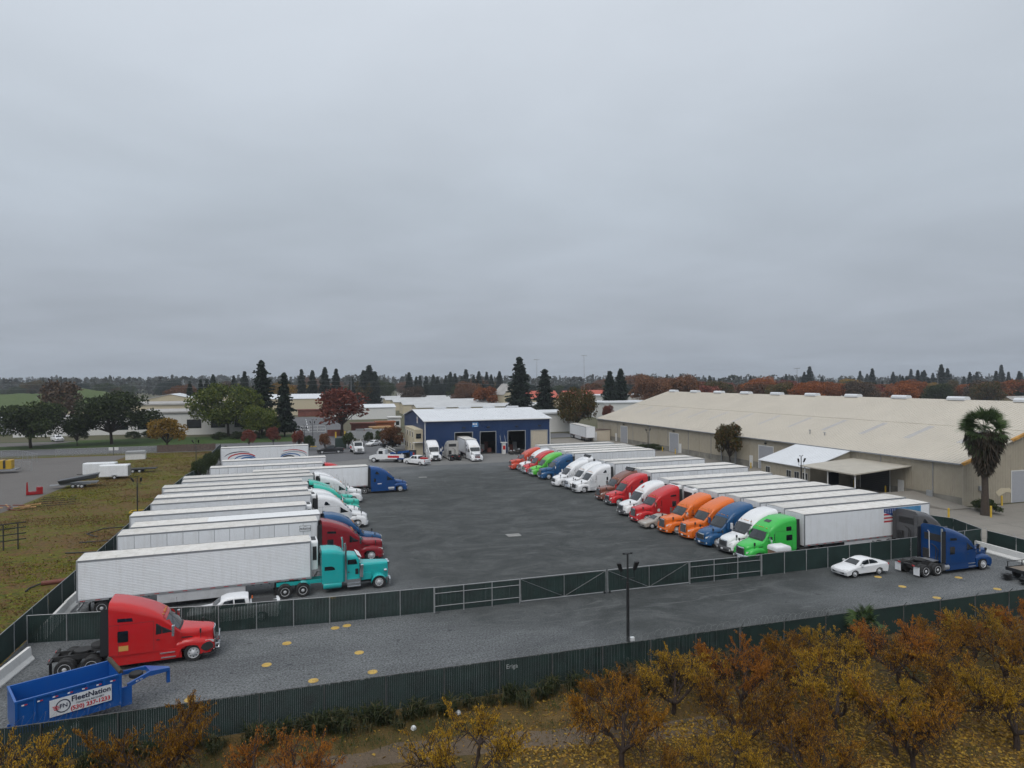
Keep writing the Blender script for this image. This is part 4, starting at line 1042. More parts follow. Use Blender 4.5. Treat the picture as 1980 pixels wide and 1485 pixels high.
def bay(parent, a, b, h, style, z0=0.05, ragged=0.0):
    dx, dy = b[0] - a[0], b[1] - a[1]; ln = math.hypot(dx, dy); ux, uy = dx / ln, dy / ln; nx, ny = -uy, ux
    mb = MB()
    if style == 'slat':
        n = int(ln / 0.095)
        for i in range(n):
            t = (i + .5) * ln / n; hw = .0435; d = frng.uniform(-.008, .008)
            top = h - .03 + (frng.uniform(-.02, ragged) if ragged else 0)
            p = [(a[0] + ux * (t + s) + nx * (d + q), a[1] + uy * (t + s) + ny * (d + q)) for s, q in ((-hw, -.005), (hw, -.005), (hw, .005), (-hw, .005))]
            mb.hexa([(x, y, z0) for x, y in p] + [(x, y, top) for x, y in p])
        return stuff(mb.build('fence_slats', M['slat'], parent))
    if style == 'screen':
        n = max(4, int(ln / .35)); rows = []
        for i in range(n + 1):
            t = i / n * ln; rows.append([(a[0] + ux * t + nx * q, a[1] + uy * t + ny * q, z) for z, q in ((z0, frng.uniform(-.02, .02)), (h * .35, frng.uniform(-.045, .045)), (h * .7, frng.uniform(-.045, .045)), (h, 0))])
        return mb.grid(rows).build('screen_cloth', M['screen'], parent, smooth=1.2)
    # bare chain link: a lattice of thin wires
    s = .22; n = int(ln / s)
    for i in range(-int(h / s), n):
        for sg in (1, -1):
            t0, t1, y0, y1 = i * s, i * s + h, z0, h
            if sg < 0: y0, y1 = h, z0
            if t0 < 0: y0 += (y1 - y0) * (-t0 / h); t0 = 0
            if t1 > ln: y1 = y0 + (y1 - y0) * (ln - t0) / (t1 - t0); t1 = ln
            w = .009
            mb.face([(a[0] + ux * t0, a[1] + uy * t0, y0 - w), (a[0] + ux * t1, a[1] + uy * t1, y1 - w), (a[0] + ux * t1, a[1] + uy * t1, y1 + w), (a[0] + ux * t0, a[1] + uy * t0, y0 + w)])
    return stuff(mb.build('chain_mesh', M['steel'], parent))
def fence(name, label, pts, h, style, every, ragged=0.0, arms=0, sm=None, postr=.035, group=None, cat='fence', bottom=False):
    base = (pts[0][0], pts[0][1], 0)
    root = thing(name, label, cat, (0, 0, 0), 0, group)
    pm = None
    for a, b in zip(pts, pts[1:]):
        ln = math.hypot(b[0] - a[0], b[1] - a[1]); n = max(1, round(ln / every))
        for i in range(n + (1 if b is pts[-1] else 0)):
            p = lerp(a, b, i / n)
            o = MB().tube([(p[0], p[1] - .05, 0), (p[0], p[1] - .05, h + .03)], postr, 6)
            if arms: o.tube([(p[0], p[1] - .05, h), (p[0], p[1] - .05 + arms * .25, h + .32)], .022, 5)
            o.build('fence_post', sm or M['steel'], root)
        for i in range(n):
            p, q = lerp(a, b, i / n), lerp(a, b, (i + 1) / n)
            bay(root, p, q, h, style, ragged=ragged)
        r = MB().tube([(a[0], a[1], h), (b[0], b[1], h)], .024, 6)
        r.build('rail', sm or M['steel'], root)
        if bottom: MB().tube([(a[0], a[1], .12), (b[0], b[1], .12)], .02, 6).build('rail', M['steel'], root)
    return root
HF = 1.83
outer = fence('slatted_fence', 'dark green slatted fence along the orchard, ragged slat tops', [(-24, 34.75), (-17, 34.8), (25.3, 34.85)], HF, 'slat', 3.05, ragged=0.07, sm=M['dullsteel'])
outer2 = fence('screened_fence', 'dark green screen-covered fence behind the orchard trees', [(25.4, 34.85), (66, 34.5)], HF, 'screen', 3.05, arms=-1, sm=M['dullsteel'])
# razor wire coil along the orchard fence
def coil(u0, u1, seed, lab):
    rg = random.Random(seed); pts = []; n = int((u1 - u0) / .42)
    for i in range(n * 9):
        t = i / 9; a = 2 * PI * t
        r = .24 + .05 * math.sin(t * 1.7) + .03 * math.sin(t * .43)
        pts.append((u0 + t * .42 + .12 * math.sin(a), 34.82 + r * .8 * math.cos(a), HF + .20 + r * math.sin(a)))
    tag(MB().tube(pts, .0045, 3).build('razor_wire', M['wire'], None), lab, 'razor wire')
coil(-24, 25, 1, 'razor wire coil on top of the slatted orchard fence')
coil(25.3, 60, 2, 'razor wire coil on top of the screened orchard fence')
left_f = fence('screened_fence', 'long green screened fence between the grass field and the trailers', [(-17.1, 34.9), (-17.1, 62), (-17.5, 100), (-17.4, 120), (-16.6, 128), (-17.4, 140), (-17.9, 178)], HF, 'screen', 3.05)
fence('slatted_fence', 'slatted inner fence behind the red bobtail tractor', [(-16.8, 51.2), (-5.2, 49.4), (2.0, 48.8), (9.3, 48.6)], HF, 'slat', 2.45)
fence('screened_fence', 'green screened inner fence behind the white sedan', [(37.6, 48.65), (44.7, 48.85), (54.6, 49.2), (64.3, 49.85)], HF, 'screen', 2.6)
fence('screened_fence', 'low screened fence along the concrete yard past the dark grey tractor', [(64.35, 49.9), (66.3, 54.5), (64.2, 60)], HF, 'screen', 2.6)
fence('screened_fence', 'grey green screened fence at the edge of the concrete yard', [(65.5, 50.2), (64.9, 44), (64.5, 36)], 1.5, 'screen', 2.6, arms=1)
def railed(label, a, b):
    """fixed fence section with extra rails outside"""
    root = thing('fence_section', label, 'fence')
    n = 3
    for i in range(n):
        p, q = lerp(a, b, i / n), lerp(a, b, (i + 1) / n)
        bay(root, p, q, HF - .05, 'slat')
    for i in range(n + 1):
        p = lerp(a, b, i / n); MB().tube([(p[0], p[1] - .06, 0), (p[0], p[1] - .06, HF)], .04, 6).build('fence_post', M['steel'], root)
    for z in (HF, 1.38, .45): MB().tube([(a[0], a[1] - .06, z), (b[0], b[1] - .06, z)], .028, 6).build('rail', M['steel'], root)
railed('railed slatted section joining the slatted inner fence to the gate', (9.35, 48.6), (15.85, 48.6))
railed('railed slatted section between the gate and the screened inner fence', (30.6, 48.7), (37.5, 48.65))
def gate_leaf(label, a, b, sgn):
    root = thing('gate', label, 'gate', group='double swing gate in the inner fence')
    bay(root, a, b, HF - .06, 'slat', .16)
    fr = MB()
    fr.tube([(a[0], a[1] - .05, .12), (b[0], b[1] - .05, .12), (b[0], b[1] - .05, HF), (a[0], a[1] - .05, HF), (a[0], a[1] - .05, .12)], .034, 6)
    fr.build('gate_frame', M['steel'], root)
    m1 = lerp(a, b, .5)
    MB().tube([(m1[0], m1[1] - .05, .12), (m1[0], m1[1] - .05, HF)], .022, 5).build('upright', M['steel'], root)
    e0, e1 = (m1, b) if sgn > 0 else (m1, a)
    MB().tube([(e0[0], e0[1] - .06, .14), (e1[0], e1[1] - .06, HF - .05)], .012, 5).build('brace', M['steel'], root)
    f0 = a if sgn > 0 else b
    MB().tube([(e0[0], e0[1] - .06, .14), (f0[0], f0[1] - .06, HF - .05)], .01, 5).build('brace', M['steel'], root)
    c = b if sgn > 0 else a
    MB().lathe([(.02, -.04), (.10, -.03), (.10, .03), (.02, .04)], (c[0] - .12 * sgn, c[1] - .1, .10), 'y', 10).build('caster', M['black'], root)
gate_leaf('gate leaf beside the lamp post, hinged on the turquoise tractor side', (15.95, 48.62), (23.0, 48.66), 1)
gate_leaf('gate leaf hinged on the green tractor side', (23.2, 48.66), (30.5, 48.7), -1)

# ------------------------------------------------------------------ yard furniture
def barrier(x, y, deg, ln, label):
    p = [(-.30, 0), (.30, 0), (.30, .08), (.14, .3), (.09, .81), (-.09, .81), (-.14, .3), (-.30, .08)]
    o = MB().prism(p, -ln / 2, ln / 2, 'y').build('concrete_barrier', M['concr'], None, loc=(x, y, 0), rz=math.radians(deg))
    tag(o, label, 'barrier', 'white concrete barriers')
barrier(-16.0, 45.6, -6, 5.2, 'white concrete barrier behind the red bobtail and the blue dump trailer')
barrier(-16.3, 54.4, 1, 5.6, 'white concrete barrier at the corner of slatted inner fence and field fence')
barrier(-16.35, 60.0, -1, 5.4, 'white concrete barrier below the back end of the ribbed trailer')
barrier(62.9, 46.6, -6, 6.0, 'white concrete barrier in front of the dark blue bobtail')
barrier(-15.9, 113.2, -10, 3.2, 'short concrete barrier near the wrecked white pickup')
def lamp_post(x, y, h, label, base='bollard'):
    root = thing('lamp_post', label, 'lamp post', (x, y, 0))
    r = .065
    MB().box(-r, r, -r, r, 0, h * .76).box(-.04, .04, -.04, .04, h * .76, h).build('pole', M['black'], root)
    MB().box(-.3, .3, -.03, .03, h, h + .05).box(-.3, -.2, -.05, .05, h + .05, h + .1).box(.2, .3, -.05, .05, h + .05, h + .1).build('crossbar', M['black'], root)
    MB().tube([(-.42, 0, h * .86), (-.42, 0, h * .79), (.42, 0, h * .79), (.42, 0, h * .86)], .03, 5).build('bracket', M['black'], root)
    for sx, tl in ((-1, .5), (1, .15)):
        hd = MB().hexa([(sx * .42 - .1, -.06, h * .86), (sx * .42 + .1, -.06, h * .86), (sx * .42 + .1, .06, h * .86), (sx * .42 - .1, .06, h * .86),
             (sx * .42 - .13 + sx * tl * .5, -.26, h * .86 + .5), (sx * .42 + .13 + sx * tl * .5, -.26, h * .86 + .5), (sx * .42 + .13 + sx * tl * .5, -.16, h * .86 + .55), (sx * .42 - .13 + sx * tl * .5, -.16, h * .86 + .55)])
        hd.build('floodlight', M['black'], root)
    if base == 'bollard':
        MB().lathe([(.01, 0), (.32, 0), (.32, .78), (.28, .80), (.01, .8)], n=18, axis='z').build('base', M['conbase'], root, smooth=.6)
        MB().box(.1, .34, -.16, .0, 1.75, 1.95).build('camera_box', M['white'], root)
    else:
        yb = mat('yellow_paint', (0.55, 0.36, 0.03), 0.6) if 'yel' not in M else M['yel']; M['yel'] = yb
        fb = MB(); fb.box(-.8, .8, -.85, -.75, .02, .14); fb.box(-.8, .8, .75, .85, .02, .14); fb.box(-.85, -.75, -.75, .75, .02, .14); fb.box(.75, .85, -.75, .75, .02, .14)
        fb.build('base_frame', yb, root)
M['yel'] = mat('yellow_paint', (0.55, 0.36, 0.03), 0.6, dirt=.3, dirtcol=(.2, .14, .05))
lamp_post(18.1, 35.3, 6.75, 'tall black lamp post with two floodlights rising from the orchard fence')
lamp_post(-20.0, 98.7, 4.6, 'black floodlight post on a yellow base in the grass field', 'frame')
lamp_post(-18.7, 142.3, 6.0, 'black lamp post beside the far end of the field fence', 'frame')
lamp_post(1.4, 168, 6.4, 'thin dark lamp post standing alone by the service road', 'frame')
lamp_post(3.6, 181, 7.0, 'thin dark lamp post near the street entrance', 'frame')
lamp_post(66.5, 77.5, 6.0, 'black floodlight post in front of the warehouse canopy', 'frame')
lamp_post(75.0, 136.0, 6.0, 'black floodlight post near the second warehouse door', 'frame')
M['disc'] = mat('yellow_disc', (0.48, 0.33, 0.09), 0.8, dirt=0.9, dirtcol=(0.30, 0.17, 0.04))
md = MB(); md.lathe([(.29, 0.0), (.28, .025), (.22, .04), (.10, .045), (.09, .07), (.005, .07)], n=18, axis='z')
dm = None
for x, y, lab in [(-.8, 45.9, 'yellow ground disc nearest the red bobtail bumper'), (3.5, 42.9, 'yellow ground disc in the middle of the gravel strip'), (-1.9, 42.8, 'rusty yellow ground disc in front of the red bobtail'),
   (4.0, 39.8, 'speckled yellow ground disc near the slatted orchard fence'), (.7, 39.7, 'yellow ground disc closest to the ragged slat tops'), (-5.6, 39.4, 'yellow ground disc at the dump trailer hitch'),
   (2.3, 47.7, 'faded yellow disc at the foot of the slatted inner fence'), (3.1, 47.9, 'small faded disc against the slatted inner fence'), (46.3, 42.5, 'yellow ground disc behind the dark blue bobtail mud flaps'),
   (52.8, 42.9, 'yellow ground disc under the side of the dark blue bobtail'), (46.4, 39.5, 'orange yellow disc near the screened orchard fence'), (52.8, 39.6, 'yellow ground disc beside the flatbed ramps'),
   (46.6, 45.2, 'yellow disc half under the white sedan'), (2.4, 54.4, 'yellow ground disc beside the turquoise tractor')]:
    if dm is None: o = md.build('ground_disc', M['disc'], smooth=.6); dm = o.data
    else: o = link('ground_disc', dm)
    o.location = (x, y, .0); o.rotation_euler = (0, 0, x)
    tag(o, lab, 'marker disc', 'yellow ground discs in the gravel')
tag(MB().prism(wobble([(-.75, -.6), (.75, -.6), (.75, .6), (-.75, .6)], .03, 3, 3), 0, .03, 'z').build('drain_cover', M['conbase'], None, loc=(22.2, 70.0, 0)), 'pale square slab set in the middle of the dark yard', 'slab')
tag(MB().prism([(-.7, -.4), (.7, -.4), (.7, .4), (-.7, .4)], 0, .03, 'z').build('drain_cover', M['conbase'], None, loc=(20.6, 117.0, 0)), 'pale slab in the yard near the pulled-out blue tractor', 'slab')
# tote with a white dome
t = thing('storage_tote', 'brown tote with white domed lid behind the inner fence by the green tractor', 'tank', (41.0, 50.6, 0))
MB().box(-.75, .75, -.6, .6, .1, 1.55).build('crate', mat('tote_brown', (.22, .13, .09), .8, var=.2), t)
MB().layers([[(x * k, y * k, z) for x, y in ((-.78, -.63), (.78, -.63), (.78, .63), (-.78, .63))] for k, z in ((1, 1.5), (1, 1.75), (.9, 1.9), (.6, 1.98))]).build('lid', M['white'], t, smooth=.9)
c = thing('traffic_cone', 'orange traffic cone between the white pickup and the ribbed trailer', 'cone', (-3.4, 54.6, 0))
MB().lathe([(.16, .03), (.03, .75), (.01, .75)], n=12, axis='z').build('cone', M['orange'], c, smooth=.8)
MB().box(-.2, .2, -.2, .2, 0, .035).build('base', M['black'], c)
# the smashed corner and loose parts of the red bobtail
def kids(o, nm): return [q for q in o.children if q.name.split('.')[0] == nm]
for q in kids(bob_red, 'bumper'): bpy.data.objects.remove(q)
MB().tube([(-.15, .9, .5), (.08, .6, .5), (.1, -.75, .5), (-.1, -.98, .62), (-.14, -1.0, 1.15)], .045, 6).tube([(.1, -.75, .8), (-.1, -.98, .85)], .04).tube([(.1, -.75, .5), (.1, -.75, 1.2), (.08, .6, 1.2), (.08, .6, .5)], .04).build('bull_bar', M['chrome'], bob_red)
mbx = MB()
rg = random.Random(4); poly = []
for i in range(11):
    a = 2 * PI * i / 11; rr = rg.uniform(.8, 1.25)
    poly.append((-.50 + .34 * rr * math.cos(a), .86 + .27 * rr * math.sin(a)))
mbx.prism(poly, -1.228, -1.20, 'y'); mbx.build('crash_hole', M['matte'], bob_red)
MB().face([(-.3, -1.24, .62), (-.12, -1.0, .5), (-.25, -1.22, .35), (-.75, -1.25, .3), (-.8, -1.23, .5)]).build('broken_panel', M['black'], bob_red)
sp = link('spare_tyre', W_DUAL[0], bob_red, (-6.25, -.55, 1.62)); sp.rotation_euler = (PI / 2, 0, 0); sp.scale = (1, .5, 1)
sp2 = MB().box(-.02, .02, -.02, .02, 0, .02)
gp = mat('decal_gold', (0.55, 0.30, 0.08), 0.6)
MB().box(-5.25, -4.75, -1.227, -1.223, 1.18, 1.48).build('decal', gp, bob_red)
# dark blue bobtail: mud flap boards and exhaust
for q in kids(bob_blue, 'mud_flap'):
    q.material_slots[0].link = 'OBJECT'; q.material_slots[0].material = M['white']
MB().tube([(-5.95, -1.0, 1.0), (-5.95, -1.0, 3.9)], .08, 10).build('exhaust_stack', M['steel'], bob_blue, smooth=.8)
MB().lathe([(.02, -.25), (.3, -.24), (.3, .24), (.02, .25)], (-5.6, -.95, .62), 'x', 16).build('air_tank', M['alu'], bob_blue, smooth=.7)
for q in kids(bob_blue, 'cab_back'): q.material_slots[0].link = 'OBJECT'; q.material_slots[0].material = P_['navy']
MB().tube([(-5.82, .3, 1.2), (-5.85, .3, 3.4), (-5.82, .45, 3.5)], .03, 5).build('air_line', M['white'], bob_blue)

# ------------------------------------------------------------------ text
def text_mesh(body, size, m, parent, loc, rot, name='lettering', sx=1.0, bold=0.0):
    cu = bpy.data.curves.new('t', 'FONT'); cu.body = body; cu.size = size; cu.extrude = .004; cu.align_x = 'CENTER'; cu.align_y = 'CENTER'; cu.offset = bold; cu.resolution_u = 2
    o = bpy.data.objects.new('t', cu); C.objects.link(o)
    dg = bpy.context.evaluated_depsgraph_get()
    me = bpy.data.meshes.new_from_object(o.evaluated_get(dg)); bpy.data.objects.remove(o)
    me.materials.clear(); me.materials.append(m)
    q = link(name, me, parent, loc); q.rotation_euler = rot; q.scale = (sx, 1, 1); return q
ink = mat('navy_ink', (0.012, 0.016, 0.05), 0.6); redink = mat('red_ink', (0.50, 0.02, 0.03), 0.6); blackink = mat('black_ink', (0.012, 0.012, 0.014), 0.6)
sg = MB().box(-1.62, -.62, -TW - .032, -TW - .02, 3.22, 3.78).build('sign', M['white'], LTR[1])
bd = MB()
for a in ((-1.60, -1.575, 3.24, 3.76), (-.665, -.64, 3.24, 3.76), (-1.575, -.665, 3.24, 3.262), (-1.575, -.665, 3.738, 3.76)): bd.box(a[0], a[1], -TW - .037, -TW - .031, a[2], a[3])
bd.build('sign_border', blackink, sg)
text_mesh('PINNACLE', .2, blackink, sg, (-1.12, -TW - .036, 3.45), (PI / 2, 0, 0), bold=.006)
MB().prism([(-1.3, 3.58), (-1.12, 3.66), (-.94, 3.58), (-.94, 3.6), (-1.12, 3.69), (-1.3, 3.6)], -TW - .038, -TW - .033).build('emblem', blackink, sg)
# flag picture
fl = MB()
fy = TW + .004
x0, x1, z0, z1 = -14.9, -9.9, 2.55, 3.92
cols = [mat('flag_blue', (0.012, 0.05, 0.19), .5), mat('flag_red', (0.42, 0.02, 0.03), .5), mat('flag_white', (0.65, 0.65, 0.66), .5), mat('sky_print', (0.06, 0.22, 0.42), .5, var=.4, vscale=1.5), mat('sand_print', (0.42, 0.27, 0.15), .5, var=.3, vscale=2), blackink]
# the trailer faces -x of the world, so its local +y side looks at the camera
def fq(a, b, c, d, m, e=0.0): fl.face([(a, fy + e, c), (a, fy + e, d), (b, fy + e, d), (b, fy + e, c)], m)
fq(-12.6, x1, z0, z1, 2); fq(x0, -12.6, z0, z1, 4)
fl.face([(-12.4, fy + .002, 3.5), (-12.4, fy + .002, z1), (x1, fy + .002, z1), (x1, fy + .002, 3.55), (-11.2, fy + .002, 3.1)], 0)
fl.face([(x0, fy + .003, 3.3), (x0, fy + .003, z1), (-11.6, fy + .003, z1), (-12.6, fy + .003, 3.35)], 3)
for i in range(3): fq(-11.9 + .3 * i, x1, z0 + .02 + i * .34, z0 + .18 + i * .34, 1, .0015)
for i in range(5):
    for j in range(3): fq(-11.4 + i * .3, -11.32 + i * .3, 3.45 + j * .16, 3.53 + j * .16, 2, .005)
for px, s in ((-12.3, 1.0), (-12.75, .85)):
    fl.prism([(px - .22 * s, 2.6), (px - .05, 2.6), (px, 2.9), (px + .05, 2.6), (px + .22 * s, 2.6), (px + .16 * s, 3.2), (px + .2 * s, 3.42), (px + .08, 3.46), (px + .09, 3.62), (px - .09, 3.62), (px - .08, 3.46), (px - .2 * s, 3.42), (px - .16 * s, 3.2)], fy + .006, fy + .01, m=5)
fl.build('flag_picture', cols, FLAGT)
# swooshes on the far trailer
sw = [mat('swoosh_red', (0.42, 0.02, 0.03), .4), mat('swoosh_blue', (0.015, 0.10, 0.30), .4), mat('swoosh_dark', (0.02, 0.025, 0.04), .4), mat('swoosh_grey', (0.35, 0.38, 0.42), .4)]
def swoosh(cx, cz, a0, a1, R, th, flip, m, e):
    mb = MB(); lo, hi = [], []
    for i in range(15):
        t = i / 14; a = math.radians(a0 + (a1 - a0) * t); k = th * math.sin(PI * min(1, .15 + t * .85)) + .03
        lo.append((cx + flip * R * math.cos(a), -TW - .004 - e, cz + R * .42 * math.sin(a))); hi.append((cx + flip * (R + k) * math.cos(a), -TW - .004 - e, cz + (R + k) * .42 * math.sin(a)))
    mb.grid([lo, hi]).build('painted_swoosh', sw[m], LTR[13])
for cx in (-12.3, -2.9):
    f = 1 if cx < -8 else -1
    swoosh(cx, 1.75, 30, 178, 2.5, .55, f, 0 if f > 0 else 3, .0); swoosh(cx + .5 * f, 1.6, 25, 170, 1.9, .5, f, 1, .004); swoosh(cx - .3, 1.9, 60, 160, 3.1, .35, f, 2 if f > 0 else 0, .008); swoosh(cx + .8 * f, 1.5, 20, 160, 1.2, .6, f, 1 if f > 0 else 2, .012)

# ------------------------------------------------------------------ blue dump trailer
db = P_['dumpblue']
t = thing('dump_trailer', 'blue gooseneck dump trailer with FleetNation sign in the fence corner', 'trailer', (-12.95, 37.35, 0), math.radians(26))
Ld, Wd_, z0, z1 = 4.35, 1.1, .72, 2.2
th = .06
bx = MB(); bx.box(0, Ld, -Wd_, Wd_, z0, z0 + .1)
bx.build('floor', db, t)
for nm, a in (('side_wall', (0, Ld, -Wd_, -Wd_ + th)), ('side_wall', (0, Ld, Wd_ - th, Wd_)), ('end_wall', (Ld - th, Ld, -Wd_ + th, Wd_ - th)), ('tail_gate', (0, th, -Wd_ + th, Wd_ - th))):
    MB().box(a[0], a[1], a[2], a[3], z0 + .1, z1).build(nm, db, t)
rim_ = MB()
for sd in (-1, 1): rim_.box(-.02, Ld + .02, sd * Wd_ - .05, sd * Wd_ + .05, z1, z1 + .09)
rim_.box(Ld - .08, Ld + .021, -Wd_ + .05, Wd_ - .05, z1 + .002, z1 + .088); rim_.box(-.021, .08, -Wd_ + .05, Wd_ - .05, z1 + .002, z1 + .088)
rim_.build('top_rail', db, t)
for sd in (-1, 1):
    for x in np.linspace(.05, Ld - .05, 7): MB().box(x - .05, x + .05, sd * Wd_, sd * (Wd_ + .06), z0, z1).build('stake', db, t)
    for x in np.linspace(.35, Ld - .4, 7): MB().box(x - .1, x, sd * (Wd_ + .062), sd * (Wd_ + .066), 2.02, 2.08, 0).box(x, x + .12, sd * (Wd_ + .061), sd * (Wd_ + .065), 2.02, 2.08, 1).build('reflective_tape', [M['white'], M['redtape']], t)
    for x in (1.5, 2.4): wheel(t, W_CAR, x, sd, 1.08, .335)
    MB().box(Ld, Ld + .5, sd * .95 - .05, sd * .95 + .05, .55, 1.5).build('upright', db, t)
    MB().hexa([(Ld + .3, sd * .95 - .06, 1.42), (Ld + 1.5, sd * .45 - .06, 1.55), (Ld + 1.5, sd * .45 + .06, 1.55), (Ld + .3, sd * .95 + .06, 1.42), (Ld + .3, sd * .95 - .06, 1.62), (Ld + 1.5, sd * .45 - .06, 1.75), (Ld + 1.5, sd * .45 + .06, 1.75), (Ld + .3, sd * .95 + .06, 1.62)]).build('neck_beam', db, t)
MB().hexa([(Ld + 1.5, -.5, 1.5), (Ld + 2.55, -.13, 1.35), (Ld + 2.55, .13, 1.35), (Ld + 1.5, .5, 1.5), (Ld + 1.5, -.5, 1.76), (Ld + 2.55, -.13, 1.52), (Ld + 2.55, .13, 1.52), (Ld + 1.5, .5, 1.76)]).build('neck_nose', db, t)
MB().box(Ld + 2.42, Ld + 2.58, -.09, .09, .72, 1.5).build('coupler', db, t)
MB().box(-.1, Ld + .5, -.5, -.4, .48, .70).box(-.1, Ld + .5, .4, .5, .48, .70).build('frame', db, t)
sp = link('spare_tyre', W_CAR[0], t, (Ld + .95, 0, 1.72)); sp.rotation_euler = (PI / 2, 0, 0)
tp = MB().tube([(Ld - .02, -Wd_ - .02, z1 + .16), (Ld - .02, Wd_, z1 + .16)], .11, 10); tp.build('tarp_roll', mat('tarp_mesh', (.05, .04, .025), .9, var=.5, vscale=9), t)
sgn = MB().box(1.32, 3.9, -Wd_ - .075, -Wd_ - .063, 1.12, 1.92).build('sign', M['white'], t)
yf = -Wd_ - .082
text_mesh('FleetNation', .35, ink, sgn, (3.03, yf, 1.72), (PI / 2, 0, 0), bold=.008)
text_mesh('TOWING & RECOVERY', .115, ink, sgn, (2.98, yf, 1.48), (PI / 2, 0, 0))
text_mesh('(530) 237-1233', .27, redink, sgn, (3.0, yf, 1.28), (PI / 2, 0, 0), bold=.008)
ringm = MB(); rr = [[(1.86 + q * math.cos(a), yf, 1.52 + q * math.sin(a)) for a in np.linspace(0, 2 * PI, 29)] for q in (.26, .31)]
ringm.grid(rr).build('logo_ring', ink, sgn)
text_mesh('FN', .27, ink, sgn, (1.88, yf, 1.52), (PI / 2, 0, 0), bold=.004)
for i in range(3): MB().prism([(1.42 + i * .03, 1.60 - i * .08), (1.72, 1.58 - i * .07), (1.70, 1.55 - i * .07), (1.46 + i * .03, 1.555 - i * .08)], yf - .003, yf).build('logo_wing', redink, sgn)
text_mesh('BIG TEX', .11, M['white'], t, (Ld + .9, -.80, 1.58), (PI / 2, 0, math.radians(22)))
# scribble on the orchard fence
scr = mat('chalk_scrawl', (0.33, 0.36, 0.36), .9)
og = text_mesh('Eriga', .34, scr, outer, (10.9, 34.80, 1.42), (PI / 2, 0, 0), 'scrawl')
# flatbed at the frame edge
t = thing('flatbed_trailer', 'black flatbed trailer with ramps, cut by the frame edge beside the dark blue bobtail', 'trailer', (55.9, 40.4, 0), math.radians(-3))
MB().box(0.6, 8.6, -1.2, 1.2, .80, .9).build('deck', mat('deck_wood', (.18, .15, .12), .9, var=.3, vscale=4), t)
fr = MB().box(.55, 8.65, -1.28, -1.2, .68, .95).box(.55, 8.65, 1.2, 1.28, .68, .95).box(.5, .6, -1.28, 1.28, .68, .95)
fr.build('frame', M['black'], t)
for x in np.linspace(.7, 8.4, 6):
    for sd in (-1, 1): MB().box(x - .03, x + .03, sd * 1.22, sd * 1.27, .95, 1.35).build('rail_post', M['black'], t)
for sd in (-1, 1):
    MB().box(.6, 8.6, sd * 1.22, sd * 1.27, 1.35, 1.40).build('side_rail', M['black'], t)
    for x in (1.5, 2.5): wheel(t, W_PICK, x, sd, 1.22, .40)
    for k in range(4): MB().box(-.25, .35, sd * .75 - .3, sd * .75 + .3, .1 + k * .12, .13 + k * .12).build('ramp_rung', M['black'], t)
# ------------------------------------------------------------------ beige warehouse
B = {}
B['tan'] = mat('tan_siding', (0.35, 0.315, 0.25), 0.55, var=0.06, vscale=0.4, dirt=0.3, dirtcol=(0.17, 0.15, 0.12))
B['tanroof'] = mat('beige_roof', (0.49, 0.45, 0.385), 0.55, var=0.05, vscale=0.15, dirt=0.25, dirtcol=(0.34, 0.31, 0.26))
B['sky'] = mat('roof_light_panel', (0.35, 0.345, 0.36), 0.4, var=0.08)
B['doorg'] = mat('roll_door_grey', (0.33, 0.34, 0.37), 0.5, var=0.05)
B['rust'] = mat('rusty_rake', (0.42, 0.22, 0.05), 0.8, var=0.3, vscale=1.5)
B['bluew'] = mat('blue_siding', (0.008, 0.032, 0.105), 0.45, var=0.08, vscale=0.5)
B['wroof'] = mat('white_roof', (0.62, 0.64, 0.67), 0.45, var=0.05, vscale=0.4, dirt=0.2, dirtcol=(0.42, 0.43, 0.44))
B['shedroof'] = mat('shed_roof', (0.46, 0.47, 0.48), 0.5, var=0.1, vscale=0.2)
B['cream'] = mat('cream_wall', (0.50, 0.44, 0.32), 0.8, var=0.06)
B['beigedoor'] = mat('beige_roll_door', (0.50, 0.44, 0.35), 0.6, var=0.04)
B['white'] = mat('painted_white', (0.62, 0.62, 0.61), 0.6, var=0.05, dirt=.15, dirtcol=(.4, .39, .37))
B['grey'] = mat('painted_grey', (0.30, 0.31, 0.32), 0.7, var=0.08)
B['red'] = mat('red_tile', (0.42, 0.10, 0.07), 0.8, var=0.15, vscale=2)
B['rustbox'] = mat('rusty_container', (0.17, 0.055, 0.04), 0.75, var=0.25, vscale=0.8)
B['orangebox'] = mat('orange_container', (0.27, 0.085, 0.03), 0.75, var=0.2)
B['wood'] = mat('stacked_wood', (0.40, 0.23, 0.10), 0.8, var=0.3, vscale=2)
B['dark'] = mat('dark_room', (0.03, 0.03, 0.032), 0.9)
B['brown'] = mat('brown_boards', (0.10, 0.07, 0.058), 0.85, var=0.3, vscale=2.5)
B['tanroof2'] = mat('canopy_roof', (0.40, 0.37, 0.315), 0.6, var=0.08, vscale=0.6)
B['greyroof'] = mat('grey_flat_roof', (0.34, 0.33, 0.32), 0.8, var=0.15, vscale=0.3)
wh = thing('warehouse', 'long beige metal warehouse with shallow gable roof along the trailer row', 'warehouse', (0, 0, 0))
WX, WV0, WV1, RX, EZ, RZ = 82.0, 66.0, 178.0, 105.0, 5.7, 13.0
WE = 2 * RX - WX
sl = (RZ - EZ) / (RX - WX)
nb = 26; bw = (WV1 - WV0) / nb
pm_ = MB(); pts = []
k = 0
y = .03
while y < bw - .3:
    pts += [(0, y), (0, y + .2), (-.045, y + .225), (-.045, y + .275)]; y += .3
pts += [(0, bw - .03)]
pm_.grid([[(x, yy, 1.16) for x, yy in pts], [(x, yy, EZ - .06) for x, yy in pts]])
me = None
